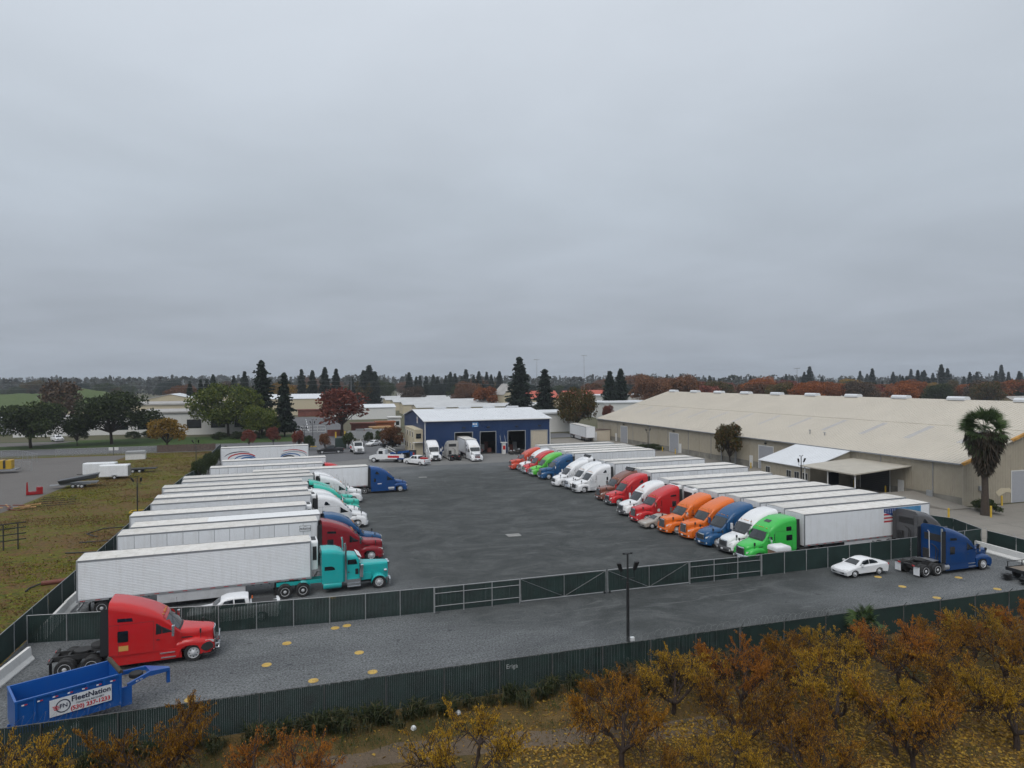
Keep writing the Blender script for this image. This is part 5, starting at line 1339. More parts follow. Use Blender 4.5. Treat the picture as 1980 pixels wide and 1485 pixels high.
for i in range(nb):
    if me is None: o = pm_.build('siding_panel', B['tan'], wh); me = o.data
    else: o = link('siding_panel', me, wh)
    o.location = (WX, WV0 + i * bw, 0)
    MB().box(WX - .09, WX + .02, WV0 + i * bw - .05, WV0 + i * bw + .05, 0.2, EZ - .1).build('downpipe', M['rail'] if i % 2 else B['tan'], wh)
MB().box(WX - .06, WX + .25, WV0, WV1, 0, 1.15).build('plinth', mat('stained_plinth', (0.20, 0.19, 0.165), .9, var=.3, vscale=.6, bump=.2), wh)
MB().box(WX + .05, WE - .05, WV0 + .05, WV1 - .05, 0, EZ - .2).build('core', B['tan'], wh)
for vy, nm in ((WV0, 'gable_wall'), (WV1, 'gable_wall')):
    g = MB()
    g.prism([(WX - .02, 0.05), (WE, 0.05), (WE, EZ - .06), (RX, RZ - .06), (WX - .02, EZ - .06)], vy - .02, vy + .04)
    o = g.build(nm, B['tan'], wh)
    if vy == WV0:
        rb = MB()
        for x in np.arange(WX + .3, WE, .3):
            zt = EZ + sl * (min(x, WE - (x - WX)) - WX if x < RX else WE - x) - .1
            rb.box(x - .025, x + .025, vy - .06, vy - .02, .06, zt)
        stuff(rb.build('siding_rib', B['tan'], o))
rl = math.hypot(RX - WX, RZ - EZ)
def on_roof(d, e=0.0, side=0):        # d metres up the slope from the eave
    t = d / rl; x = WX - .35 + (RX - WX + .35) * t; z = EZ - .35 * sl + (RZ - EZ + .35 * sl) * t
    n = math.hypot(1, sl); x -= e * sl / n; z += e / n
    return (x if not side else 2 * RX - x, z)
mid = rl * .52
for a, b, e, nm in ((0, mid + .3, 0.0, 'roof_sheet'), (mid, rl, .05, 'roof_sheet')):
    (xa, za), (xb, zb), (xc, zc), (xd, zd) = on_roof(a, e), on_roof(b, e), on_roof(b, e - .12), on_roof(a, e - .12)
    o = MB().prism([(xa, za), (xb, zb), (xc, zc), (xd, zd)], WV0 - .35, WV1 + .35).build(nm, B['tanroof'], wh)
    rb = MB()
    for v in np.arange(WV0, WV1, .61):
        (xa, za), (xb, zb), (xc, zc), (xd, zd) = on_roof(a, e + .04), on_roof(b, e + .04), on_roof(b, e), on_roof(a, e)
        rb.prism([(xa, za), (xb, zb), (xc, zc), (xd, zd)], v - .03, v + .03)
    stuff(rb.build('roof_rib', B['tanroof'], o))
MB().prism([on_roof(0, 0, 1), on_roof(rl, 0.05, 1), on_roof(rl, -.1, 1), on_roof(0, -.12, 1)], WV0 - .35, WV1 + .35).build('roof_sheet', B['tanroof'], wh)
for i in range(13):
    v = WV0 + 5 + i * 8.62
    q = [on_roof(mid - 6.0, .012), on_roof(mid - .6, .012), on_roof(mid - .6, .004), on_roof(mid - 6, .004)]
    MB().prism(q, v, v + .9).build('roof_light', B['sky'], wh)
for i in range(10):
    v = WV0 + 6.5 + i * 11.2
    MB().layers([[(RX + s * .7, v + d, RZ - .05 + z) for s, z in ((-1, 0), (-1, .35), (-.6, .62), (.6, .62), (1, .35), (1, 0))] for d in (0, 3.2)]).build('ridge_vent', B['wroof'], wh)
(xa, za), (xb, zb) = on_roof(0, .1), on_roof(3.6, .1)
MB().hexa([(xa, WV0 - .45, za - .3), (xb, WV0 - .45, zb - .3), (xb, WV0 - .05, zb), (xa, WV0 - .05, za), (xa, WV0 - .45, za + .03), (xb, WV0 - .45, zb + .03), (xb, WV0 - .05, zb + .03), (xa, WV0 - .05, za + .03)]).build('rake_trim', B['rust'], wh)
(xa, za), (xb, zb) = on_roof(9.0, .15), on_roof(13.0, .15)
MB().hexa([(xa, WV0 - .45, za - .3), (xb, WV0 - .45, zb - .3), (xb, WV0 - .05, zb), (xa, WV0 - .05, za), (xa, WV0 - .45, za + .03), (xb, WV0 - .45, zb + .03), (xb, WV0 - .05, zb + .03), (xa, WV0 - .05, za + .03)]).build('rake_trim', B['rust'], wh)
MB().box(WX - .5, WX - .32, WV0, WV1, EZ - .28, EZ - .1).build('gutter', M['rail'], wh)
def roll_door(parent, x, v0, v1, h, m, axis='x', z0=0.05):
    if axis == 'x':
        d = MB()
        n = int(h / .28)
        for i in range(n): d.box(x - .1, x - .085 + .01 * (i % 2), v0, v1, z0 + i * h / n, z0 + (i + 1) * h / n - .012)
        o = d.build('roll_door', m, parent)
        MB().box(x - .13, x - .07, v0 - .12, v0, z0, h + .14).box(x - .13, x - .07, v1, v1 + .12, z0, h + .14).box(x - .131, x - .07, v0, v1, h, h + .14).build('door_frame', B['white'], o)
    else:
        d = MB(); n = int(h / .3)
        for i in range(n): d.box(v0, v1, x - .1, x - .085 + .01 * (i % 2), z0 + i * h / n, z0 + (i + 1) * h / n - .012)
        o = d.build('roll_door', m, parent)
        MB().box(v0 - .1, v0, x - .13, x - .07, z0, h + .12).box(v1, v1 + .1, x - .13, x - .07, z0, h + .12).box(v0, v1, x - .131, x - .07, h, h + .12).build('door_frame', B['white'], o)
    return o
for v0, v1, h in ((159.5, 163.2, 4.3), (134.6, 138.4, 4.3), (102.6, 106.6, 4.3)): roll_door(wh, WX, v0, v1, h, B['doorg'])
for v in (165.6, 133.4, 108.4, 101.3): MB().box(WX - .1, WX - .05, v, v + .95, .1, 2.2).build('door', B['white'], wh)
for v in (161.4, 136.5, 104.6): MB().box(WX - .35, WX - .05, v - .2, v + .2, 4.75, 5.0).build('wall_lamp', M['black'], wh)
roll_door(wh, WV0, 90.5, 94.0, 4.2, B['doorg'], 'y')
MB().box(84.6, 85.2, WV0 - .35, WV0 - .03, 2.0, 2.6).build('meter_box', B['grey'], wh)
MB().box(WX - .45, WX - .08, 70.2, 71.0, .3, 1.5).build('gas_meter', B['grey'], wh)
MB().prism([(88.2, 1.0), (89.5, 1.5), (91, 1.3), (90.2, 2.0), (88.6, 2.1), (87.6, 1.6)], WV0 - .075, WV0 - .062).build('paint_patch', B['cream'], wh)
for x in (WX - .3,):
    for v in (118, 113.5): MB().tube([(x, v, .2), (x, v, 4.4), (x - .4, v, 4.6), (x - .4, v - 1.0, 4.6)], .12, 8).build('vent_pipe', B['grey'], wh)
for v, s in ((98, .6), (94.5, .4)):
    xx, zz = on_roof(4.5); MB().tube([(xx, v, zz - .1), (xx, v, zz + s)], .09, 8).lathe([(.01, 0), (.2, .0), (.2, .12), (.01, .16)], (xx, v, zz + s), 'z', 8).build('roof_vent', B['grey'], wh)
# annex with pale lean-to roof, and canopy
ax0, ax1, av0, av1 = 74.2, WX - .12, 84.6, 96.0
MB().prism([(ax0, 0), (ax1, 0), (ax1, 5.35), (ax0, 3.1)], av0, av1, 'y').build('annex', B['tan'], wh)
rbm = MB()
for v in np.arange(av0 + .3, av1, .42): rbm.box(ax0 - .04, ax0, v - .03, v + .03, .05, 3.0)
stuff(rbm.build('siding_rib', B['tan'], wh))
ar = MB().prism([(ax0 - .35, 3.05), (ax1 + .0, 5.48), (ax1, 5.58), (ax0 - .35, 3.15)], av0 - .3, av1 + .3).build('annex_roof', B['wroof'], wh)
rbm = MB()
for v in np.arange(av0, av1 + .2, .6): rbm.prism([(ax0 - .35, 3.15), (ax1, 5.58), (ax1, 5.61), (ax0 - .35, 3.18)], v - .025, v + .025)
stuff(rbm.build('roof_rib', B['wroof'], ar))
for v in (94.2, 89.2, 87.4, 85.6):
    o = MB().box(ax0 - .06, ax0 - .02, v - .55, v + .55, 1.15, 2.25).build('window', B['white'], wh)
    for q in (-1, 1): MB().box(ax0 - .075, ax0 - .062, v + q * .26 - .23, v + q * .26 + .23, 1.2, 2.2).build('pane', M['glass'], o)
MB().prism([(71.9, 3.55), (WX - .1, 4.3), (WX - .1, 4.42), (71.9, 3.72)], 73.6, 84.0).build('canopy', B['tanroof2'], wh)
for v in (74.0, 79.0, 83.6): MB().tube([(72.4, v, 0), (72.4, v, 3.55)], .09, 8).build('canopy_post', B['white'], wh)
roll_door(wh, WX, 77.3, 82.6, 3.9, mat('dark_roll_door', (.055, .055, .06), .6))
MB().box(WX - .1, WX - .05, 74.9, 75.9, .1, 2.2).build('door', B['white'], wh)
for v in (84.2,): MB().box(77.5, 79.5, 84.45, 84.58, .4, 2.3).build('window', M['glass'], wh)
# loading ramp wall
tag(MB().hexa([(78.2, 64.8, 0), (81.9, 64.8, 0), (81.9, 73.4, 0), (75.5, 73.4, 0), (78.2, 64.8, .12), (81.9, 64.8, .12), (81.9, 73.4, 1.0), (75.5, 73.4, 1.0)]).build('loading_ramp', G['concrete']), 'low sloping concrete ramp at the warehouse corner', 'ramp')
def bollard(x, y, h, lab): tag(MB().lathe([(.01, 0), (.11, 0), (.11, h - .05), (.06, h), (.01, h)], (0, 0, 0), 'z', 10).build('bollard', M['yel'], None, smooth=.7, loc=(x, y, 0)), lab, 'bollard', 'yellow bollards at the warehouse')
for x, y, h, lab in ((71.6, 59.4, 1.7, 'tall yellow bollard on the open concrete past the dark grey tractor'), (79.0, 60.0, 1.4, 'yellow bollard at the foot of the tall palm'), (80.5, 133.6, 1.1, 'yellow bollard before the middle warehouse roll door'), (80.5, 139.2, 1.1, 'yellow bollard on the far side of the middle warehouse roll door'),
   (80.6, 107.2, 1.1, 'yellow bollard beside the warehouse roll door nearest the annex'), (80.8, 77.0, 1.2, 'yellow bollard under the warehouse canopy'), (81.0, 83.0, 1.2, 'yellow bollard at the annex end of the canopy'), (87.5, 65.0, 1.3, 'yellow bollard by the gable wall behind the palm')): bollard(x, y, h, lab)
# ------------------------------------------------------------------ blue workshop
bb_ = thing('workshop', 'dark blue metal workshop with white roof and open bays', 'workshop')
U0, U1, V0, V1, EH, RH = 26.8, 56.4, 149.0, 179.0, 7.7, 9.6
doors = [(33.6, 37.6), (39.5, 43.1), (46.1, 50.2), (51.7, 55.7)]; DH = 5.0
fw_ = MB(); x = U0
for a, b in doors:
    fw_.box(x, a, V0, V0 + .25, 0, DH); x = b
fw_.box(x, U1, V0, V0 + .25, 0, DH); fw_.box(U0, U1, V0, V0 + .25, DH, EH)
o = fw_.build('facade', B['bluew'], bb_)
rb = MB()
for x in np.arange(U0 + .2, U1, .4):
    ins = [d for d in doors if d[0] - .1 < x < d[1] + .1]
    rb.box(x - .03, x + .03, V0 - .035, V0, DH + .15 if ins else .02, EH - .05)
stuff(rb.build('siding_rib', B['bluew'], o))
for (a, b), kind in zip(doors, ('open', 'open', 'open', 'shut')):
    fr = MB().box(a - .14, a, V0 - .06, V0 + .1, 0, DH + .14).box(b, b + .14, V0 - .06, V0 + .1, 0, DH + .14).box(a, b, V0 - .059, V0 + .1, DH, DH + .14)
    fr.build('door_frame', B['grey'], bb_)
    if kind == 'shut':
        d = MB()
        for i in range(16): d.box(a + .01, b - .01, V0 + .04 + .012 * (i % 2), V0 + .1, i * DH / 16, (i + 1) * DH / 16 - .015)
        d.build('roll_door', B['beigedoor'], bb_)
    MB().box((a + b) / 2 - .3, (a + b) / 2 + .3, V0 - .5, V0 - .04, DH + 1.0, DH + 1.25).build('wall_lamp', M['black'], bb_)
RXm = (V0 + V1) / 2
gp_ = [(V0 + .25, 0), (V1, 0), (V1, EH), (RXm, RH), (V0 + .25, EH + .05)]
gl = MB().prism(gp_, U0, U0 + .2, 'x').build('gable_wall', B['bluew'], bb_)
MB().prism(gp_, U1 - .2, U1, 'x').build('gable_wall', B['bluew'], bb_)
MB().box(U0 + .2, U1 - .2, V1 - .2, V1, 0, EH).build('back_wall', B['bluew'], bb_)
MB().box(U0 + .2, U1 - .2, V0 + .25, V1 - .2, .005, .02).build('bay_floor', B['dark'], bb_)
MB().box(U0 + 11, U0 + 11.2, V0 + .3, V1 - .3, 0, EH - .3).build('partition', B['grey'], bb_)
for i in range(10):
    x = (46.4, 47.6, 48.9, 40.1, 41.4, 42.6, 49.6, 47.0, 40.6, 42.0)[i]; y = V0 + 3 + (i * 37 % 9)
    MB().box(x, x + .9, y, y + .6, .02, 1.0 + .5 * (i % 3)).build('work_bench', (B['white'], B['rustbox'], B['grey'], M['redlamp'])[i % 4], bb_)
for s, nm in ((-1, 'roof_sheet'), (1, 'roof_sheet')):
    e = V0 - .4 if s < 0 else V1 + .4; ez = EH + .02
    o = MB().prism([(e, ez), (RXm, RH + .12), (RXm, RH + .22), (e, ez + .1)], U0 - .4, U1 + .4, 'x').build(nm, B['wroof'], bb_)
    rb = MB()
    for x in np.arange(U0 - .3, U1 + .4, .62): rb.prism([(e, ez + .1), (RXm, RH + .22), (RXm, RH + .26), (e, ez + .14)], x - .025, x + .025, 'x')
    stuff(rb.build('roof_rib', B['wroof'], o))
for i in range(4):
    x = U0 + 5 + i * 6.2; MB().box(x, x + 3, RXm - .4, RXm + .4, RH + .2, RH + .62).build('ridge_vent', B['wroof'], bb_)
MB().box(U0 - .06, U0 + .12, V0 - .06, V0 + .12, 0, EH).build('corner_trim', B['white'], bb_)
MB().box(U1 - .12, U1 + .06, V0 - .06, V0 + .12, 0, EH).build('corner_trim', B['white'], bb_)
MB().box(U0 - .4, U1 + .4, V0 - .52, V0 - .4, EH - .06, EH + .1).build('gutter', B['white'], bb_)
sgb = MB().box(37.6, 39.0, V0 - .1, V0 - .05, 6.2, 7.3).build('sign', mat('sign_blue', (.05, .22, .52), .5), bb_)
for i, (a, b) in enumerate(((37.7, 38.0), (38.1, 38.3), (38.4, 38.7))): MB().box(a, b, V0 - .115, V0 - .102, 6.65, 7.1).build('sign_mark', M['roofwhite'], sgb)
MB().box(38.1, 38.8, V0 - .115, V0 - .102, 6.3, 6.4).build('sign_mark', M['roofwhite'], sgb)
text_mesh('R', .9, redink, MB().prism([(158.2, 6.8), (159.3, 6.8), (159.3, 8.3), (158.2, 8.3)], U0 - .08, U0 - .03, 'x').build('sign', B['white'], bb_), (U0 - .085, 158.75, 7.5), (PI / 2, 0, -PI / 2))
of = MB().box(24.9, U0 - .02, 151.4, 166.0, 0, 5.8).build('office', B['cream'], bb_)
for v in (153.5, 157.2, 161, 164.2):
    for z in (1.1, 3.9):
        w_ = MB().box(24.82, 24.9, v - .5, v + .5, z, z + 1.3).build('window', B['white'], of); MB().box(24.80, 24.818, v - .42, v + .42, z + .08, z + 1.22).build('pane', M['glass'], of)
for x in (23.7,): MB().box(25.2, 26.3, 151.30, 151.39, 3.8, 4.9).build('window', M['glass'], of); MB().box(24.4, 26.6, 150.4, 151.38, 2.9, 3.0).build('awning', B['white'], of)
# things about the workshop
tag(MB().box(19.2, 23.4, 140.2, 140.4, 0, 2.4).box(19.2, 19.4, 140.4, 146, 0, 2.4).build('enclosure_wall', M['black']), 'black metal enclosure wall beside the workshop office', 'wall')
for x, y, col in ((20.2, 140.16, 'white'), (22.6, 140.16, 'redlamp')): tag(MB().box(x, x + .35, y - .01, y + .02, 1.3, 1.85).build('notice', M['white'] if col == 'white' else M['redlamp']), 'small %s notice on the black enclosure wall' % ('white' if col == 'white' else 'red'), 'notice')
cb = thing('pump_cabinet', 'white cabinet with railings between the open workshop bays', 'cabinet', (44.6, 147.6, 0))
MB().box(-.4, .4, -.35, .35, 0, 2.5).box(-.7, .7, -.5, .5, 2.5, 2.65).build('body', B['white'], cb); MB().box(-.3, .3, -.37, -.351, 1.0, 1.9).build('panel', M['redlamp'], cb)
for x in (-.6, .5): MB().tube([(x, 0, 2.6), (x - .3, 0, 4.2)], .03, 4).build('rod', B['white'], cb)
jr = random.Random(8)
for i in range(9):
    x, y = 45.9 + (i % 5) * 1.0 + jr.uniform(-.2, .2), 145.2 + (i // 5) * 1.2
    e = thing('salvaged_engine', 'greasy salvaged engine part in the heap by the open bay', 'engine', (x, y, 0), jr.uniform(0, 3), 'salvaged parts outside the workshop')
    h = jr.uniform(.7, 1.3)
    MB().box(-.4, .4, -.3, .3, .05, h * .7).build('block', M['matte'], e)
    MB().lathe([(.02, -.3), (.28, -.25), (.28, .25), (.02, .3)], (.1, 0, h * .75), 'x', 10).build('drum', mat('greasy_brown%d' % i, (.06, .05, .045), .6, .3) if i < 3 else M['rail'], e)
    MB().tube([(-.4, 0, h * .6), (-.5, .2, h), (0, .3, h * 1.05)], .05, 6).build('hose', M['black'], e)
# tow trucks
def tow_truck(loc, deg, label, boom=True):
    t = thing('tow_truck', label, 'tow truck', loc, math.radians(deg))
    wp, bp = P_['white'], P_['royal']
    MB().layers([[(x, y, z) for x, z in ((0, .6), (-.05, 1.35), (-1.5, 1.6), (-1.6, 1.7), (-1.9, 2.6), (-3.3, 2.65), (-3.4, .7))] for y in (-1.05, -.9, .9, 1.05)]).build('cab', wp, t, smooth=.5)
    MB().face([(-1.62 + .02, -.9, 1.75), (-1.62 + .02, .9, 1.75), (-1.88 + .02, .85, 2.55), (-1.88 + .02, -.85, 2.55)]).build('windshield', M['glass'], t)
    for sd in (-1, 1):
        MB().box(-2.9, -2.0, sd * 1.05, sd * 1.062, 1.75, 2.4).build('side_window', M['glass'], t)
        MB().box(-7.4, -3.4, sd * .85, sd * 1.15, .75, 1.7).build('tool_body', wp, t)
        MB().box(-6.4, -4.0, sd * 1.151, sd * 1.16, 1.0, 1.45).build('stripe', redink, t)
        MB().box(-7.6, -6.0, sd * .86, sd * 1.17, .72, .98).build('wheel_skirt', bp, t)
        wheel(t, W_FRONT, -1.0, sd, 1.12, .5); wheel(t, W_DUAL, -6.6, sd, 1.15, .52)
        MB().tube([(-3.5, sd * .9, 2.6), (-3.5, sd * .9, 3.1), (-5.6, sd * .9, 2.0)], .06, 6).build('roll_bar', B['white'], t)
        MB().box(-1.7, -1.6, sd * 1.15, sd * 1.35, 1.8, 2.3).build('mirror', M['chrome'], t)
        MB().box(.0, .03, sd * .7 - .15, sd * .7 + .15, .9, 1.15).build('headlight', M['lamp'], t)
    MB().box(-8.0, -1.2, -.5, .5, .6, .9).build('chassis', M['matte'], t)
    MB().box(-7.4, -3.5, -.84, .84, .9, 1.5).build('deck', M['steel'], t)
    MB().box(0, .06, -.5, .5, .75, 1.35).build('grille', M['chrome'], t)
    MB().box(-.1, .2, -1.15, 1.15, .4, .72).build('bumper', M['chrome'], t)
    MB().box(-2.6, -2.0, -.9, .9, 2.66, 2.85).build('light_bar', M['lamp'], t)
    if boom:
        MB().hexa([(-4.2, -.3, 1.5), (-8.3, -.25, 2.1), (-8.3, .25, 2.1), (-4.2, .3, 1.5), (-4.2, -.3, 2.0), (-8.3, -.25, 2.5), (-8.3, .25, 2.5), (-4.2, .3, 2.0)]).build('boom', bp, t)
        MB().box(-8.9, -8.5, -.35, .35, .3, 2.2).box(-9.2, -8.5, -.9, .9, .35, .6).build('lift_bar', bp, t)
tow_truck((14.4, 143.0, 0), 154, 'white and blue tow truck with boom beside the black enclosure wall')
tow_truck((13.4, 158.4, 0), -85, 'white tow truck facing the camera on the service road', False)
MB().box(-5.6, -4.3, -.5, .5, 1.26, 1.5).build('tool_load', M['redlamp'], svc)
# ------------------------------------------------------------------ background buildings
def gabled(name, label, u0, u1, v0, v1, h, rise, wm, rm, along='u', cat='building', group=None, doors_=0):
    t = thing(name, label, cat, (0, 0, 0), 0, group)
    if along == 'u':
        m_ = (v0 + v1) / 2
        MB().prism([(v0, 0), (v1, 0), (v1, h), (m_, h + rise), (v0, h)], u0, u1, 'x').build('wall', wm, t)
        for a in (v0 - .3, v1 + .3): MB().prism([(a, h - .02), (m_, h + rise + .06), (m_, h + rise + .2), (a, h + .12)], u0 - .3, u1 + .3, 'x').build('roof', rm, t)
        for i in range(doors_):
            x = u0 + (i + .5) * (u1 - u0) / doors_; MB().box(x - 1.4, x + 1.4, v0 - .06, v0 - .01, 0, h * .75).build('door', B['beigedoor'], t)
        MB().box(u0 - .06, u0 - .01, m_ - 1.6, m_ + 1.6, 0, h * .8).build('door', B['beigedoor'], t)
    else:
        m_ = (u0 + u1) / 2
        MB().prism([(u0, 0), (u1, 0), (u1, h), (m_, h + rise), (u0, h)], v0, v1, 'y').build('wall', wm, t)
        for a in (u0 - .3, u1 + .3): MB().prism([(a, h - .02), (m_, h + rise + .06), (m_, h + rise + .2), (a, h + .12)], v0 - .3, v1 + .3, 'y').build('roof', rm, t)
        for i in range(max(2, int((u1 - u0) / 4))):
            x = u0 + (i + .5) * (u1 - u0) / max(2, int((u1 - u0) / 4)); MB().box(x - .6, x + .6, v0 - .05, v0 - .01, h * .35, h * .75).build('window', M['glass'], t)
    return t
SGR = 'rows of storage sheds behind the workshop'
for i, (u0, v0) in enumerate(((50, 298), (50, 338), (51, 380), (52, 424), (42, 470))):
    gabled('storage_shed', ['storage shed row just behind the workshop roof', 'second storage shed row behind the workshop', 'third storage shed row back from the workshop', 'fourth storage shed row back from the workshop', 'storage shed row at the very back under the conifers'][i], u0, 112 + i * 6, v0, v0 + 13, 4.6, 1.2, B['white'] if i == 4 else B['cream'], B['shedroof'], 'u', 'shed', SGR, 8)
gabled('storage_building', 'cream shed with white roof right of the two tall conifers', -14, 12, 352, 385, 8.0, 2.0, B['cream'], B['wroof'], 'u')
gabled('storage_building', 'long low white shed behind the red tree', 14, 41, 300, 314, 5, 1.2, B['white'], B['wroof'], 'u')
def flat(name, label, u0, u1, v0, v1, h, wm, rm, nwin=0, cat='building'):
    t = thing(name, label, cat)
    MB().box(u0, u1, v0, v1, 0, h).build('wall', wm, t)
    MB().box(u0 - .4, u1 + .4, v0 - .4, v1 + .4, h, h + .5).build('roof', rm, t)
    for i in range(nwin):
        x = u0 + (i + .5) * (u1 - u0) / nwin; MB().box(x - (u1 - u0) / nwin * .3, x + (u1 - u0) / nwin * .3, v0 - .05, v0 - .01, h * .3, h * .7).build('window', M['glass'], t)
    return t
flat('office_building', 'white low office block behind the big dark tree', -84, -50, 246, 275, 5.0, B['white'], B['greyroof'], 3)
flat('office_building', 'stepped grey office with dark bays between the dark tree and the yellow tree', -49, -14, 236, 262, 7.0, B['white'], B['greyroof'], 5)
flat('office_building', 'wide flat roofed hall behind the stepped office', -70, -20, 276, 310, 8.4, B['cream'], B['greyroof'], 0)
gabled('storage_building', 'white gabled roof beyond the office block, left', -68, -44, 345, 372, 8.5, 2.6, B['cream'], B['wroof'], 'v')
gabled('storage_building', 'white gabled roof beyond the office block, beside the light green tree', -40, -16, 318, 340, 8.4, 2.6, B['cream'], B['wroof'], 'v')
flat('flat_shed', 'low pale roofed shed at the left frame edge behind the trees', -130, -88, 262, 290, 4.2, B['grey'], B['wroof'], 0)
flat('flat_shed', 'long grey roof below the levee', -190, -95, 330, 360, 4.4, B['grey'], B['greyroof'], 0)
flat('flat_shed', 'pale low roof between the two dark round trees', -92, -66, 300, 330, 7.0, B['cream'], B['greyroof'], 4)
flat('flat_shed', 'white low roof behind the wide hall', -62, -18, 386, 410, 9.0, B['white'], B['wroof'], 0)
flat('shipping_container', 'rust red container row at the end of the driveway', 0, 14, 336, 339, 2.9, B['rustbox'], B['rustbox'], 0, 'container')
flat('shipping_container', 'dull red container in the scrap yard under the red tree', 16.5, 24, 224, 227, 2.7, B['rustbox'], B['rustbox'], 0, 'container')
flat('shipping_container', 'orange container in the scrap yard', 24.5, 30.5, 226, 229, 2.9, B['orangebox'], B['orangebox'], 0, 'container')
flat('timber_stack', 'yellow timber stack in front of the orange container', 21.5, 27.5, 214, 217, 2.0, B['wood'], B['wood'], 0, 'timber')
flat('block_shed', 'small white shed with two dark openings behind the scrap yard', 30.5, 34.5, 240, 244, 3.6, B['white'], B['white'], 2, 'shed')
for i in range(5): flat('scrap_crate', 'grey equipment crate in the scrap yard', 15 + i * 2.3, 16.5 + i * 2.3, 209 + (i % 2) * 3, 210.5 + (i % 2) * 3, 1.2 + .3 * (i % 3), B['grey'], B['grey'], 0, 'crate')['group'] = 'crates in the scrap yard'
tag(MB().box(13.5, 26, 199.2, 199.5, 0, 2.3).build('block_wall', B['grey']), 'grey block wall between the street and the scrap yard', 'wall')
tag(MB().box(8.5, 13.4, 214, 214.3, 0, 1.9).build('brick_wall', B['rustbox']), 'low red brick wall under the red tree', 'wall')
pf = thing('plank_fence', 'brown plank fence along the street behind the grass field', 'fence')
for i in range(40): MB().box(-32 + i * .32, -31.7 + i * .32, 179.5, 179.56, 0, 1.75 + .04 * (i % 3)).build('plank', B['brown'], pf)
for x in (-32, -28, -24, -20): MB().box(x - .08, x + .08, 179.57, 179.7, 0, 1.8).build('fence_post', B['brown'], pf)
flat('white_shed', 'white metal shed between the workshop and the warehouse', 70, 86, 203, 222, 5.8, B['white'], B['wroof'], 0, 'shed')
tb = thing('storage_box', 'tan storage box against the far corner of the warehouse', 'container', (79.0, 170.6, 0))
MB().box(-2.6, 2.6, -1.6, 1.6, 0, 2.9).build('box', B['beigedoor'], tb); MB().box(-2.4, -1.4, -1.63, -1.6, .1, 2.4).build('door', B['white'], tb); MB().prism([(-2.7, 2.9), (2.7, 2.9), (2.7, 3.0), (0, 3.15), (-2.7, 3.0)], -1.7, 1.7).build('roof', B['brown'], tb)
for i, (u0, u1, v0, lab) in enumerate(((128, 150, 380, 'red roofed cream building behind the tall conifers'), (152, 166, 372, 'red roofed wing behind the olive tree'), (168, 190, 385, 'red roofed building beside the pointed conifer pair'))):
    gabled('red_roofed_building', lab, u0, u1, v0, v0 + 16, 5.5, 4.2, B['cream'], B['red'], 'u')
gabled('chapel', 'cream gabled chapel wall left of the tallest conifer', 100, 110, 330, 350, 9, 5.5, B['cream'], B['greyroof'], 'v', 'chapel')
flat('white_shed', 'white flat roofed shed beyond the warehouse gable', 124, 150, 262, 285, 6.5, B['white'], B['wroof'], 0, 'shed')
flat('white_shed', 'second white shed behind the pointed conifer pair', 150, 185, 318, 345, 8, B['white'], B['wroof'], 0, 'shed')
hr = random.Random(3)
for i in range(20):
    px = hr.uniform(-.6, .25) if i < 14 else hr.uniform(.25, 1.05); d = hr.uniform(430, 760)
    a = YAW + math.atan(px); u, v = d * math.sin(a), d * math.cos(a)
    gabled('far_house', '%s distant house with %s roof %s' % ('cream' if i % 3 else 'white', 'grey' if i % 2 else 'pale', 'left of the tall conifers' if px < -.37 else 'behind the driveway' if px < -.22 else 'above the storage sheds' if px < 0 else 'behind the olive tree' if px < .25 else 'behind the warehouse ridge'), u, u + hr.uniform(12, 20), v, v + 10, hr.uniform(3, 4.5), 2.5, B['cream'] if i % 3 else B['white'], B['greyroof'] if i % 2 else B['wroof'], 'u', 'house', 'houses among the distant trees')
for i in range(10):
    px = hr.uniform(-.72, -.45); d = hr.uniform(300, 420); a = YAW + math.atan(px)
    t = flat('parked_van', 'tiny %s vehicle in the far lot below the levee' % ('grey' if i % 2 else 'black'), d * math.sin(a), d * math.sin(a) + 5, d * math.cos(a), d * math.cos(a) + 2, 1.7, B['grey'] if i % 2 else M['black'], B['white'], 0, 'vehicle'); t['group'] = 'vehicles in the far lot'
for i, (u, v, h, lab) in enumerate(((150, 420, 30, 'stadium light mast with crossbar on the skyline'), (175, 400, 32, 'tall light mast right of the conifers on the skyline'), (255, 300, 22, 'pale pole standing behind the warehouse ridge'), (-6, 300, 18, 'utility pole above the light green tree'), (22, 300, 19, 'utility pole beside the driveway'), (330, 280, 20, 'slim pole at the far side of the warehouse roof'))):
    t = thing('light_mast', lab, 'mast', (u, v, 0)); MB().tube([(0, 0, 0), (0, 0, h)], [.18, .08], 6).build('pole', M['rail'], t); MB().box(-1.8, 1.8, -.06, .06, h - .25, h).build('crossarm', M['rail'], t)
# levee
lv = MB(); rows = []
for i in range(40):
    px = -260 + 600 * i / 39; d = 470
    z = float(np.interp(px, [-260, 0, 90, 125, 160, 200, 240, 290, 340], [8.5, 9, 9.5, 11.8, 12.8, 10.5, 6.5, 3, -1])) + .3 * math.sin(i * 1.7)
    a_ = YAW + math.atan((px - 990) / FPX); ux, uy = math.sin(a_) / math.cos(a_ - YAW), math.cos(a_) / math.cos(a_ - YAW)
    rows.append([(ux * q, uy * q, h_) for q, h_ in ((d - 70, -.6), (d - 30, z * .45), (d - 6, z), (d + 8, z), (d + 70, -.6))])
struct('levee', lv.grid([[r[k] for r in rows] for k in range(5)]), G['levee'], smooth=1.2)

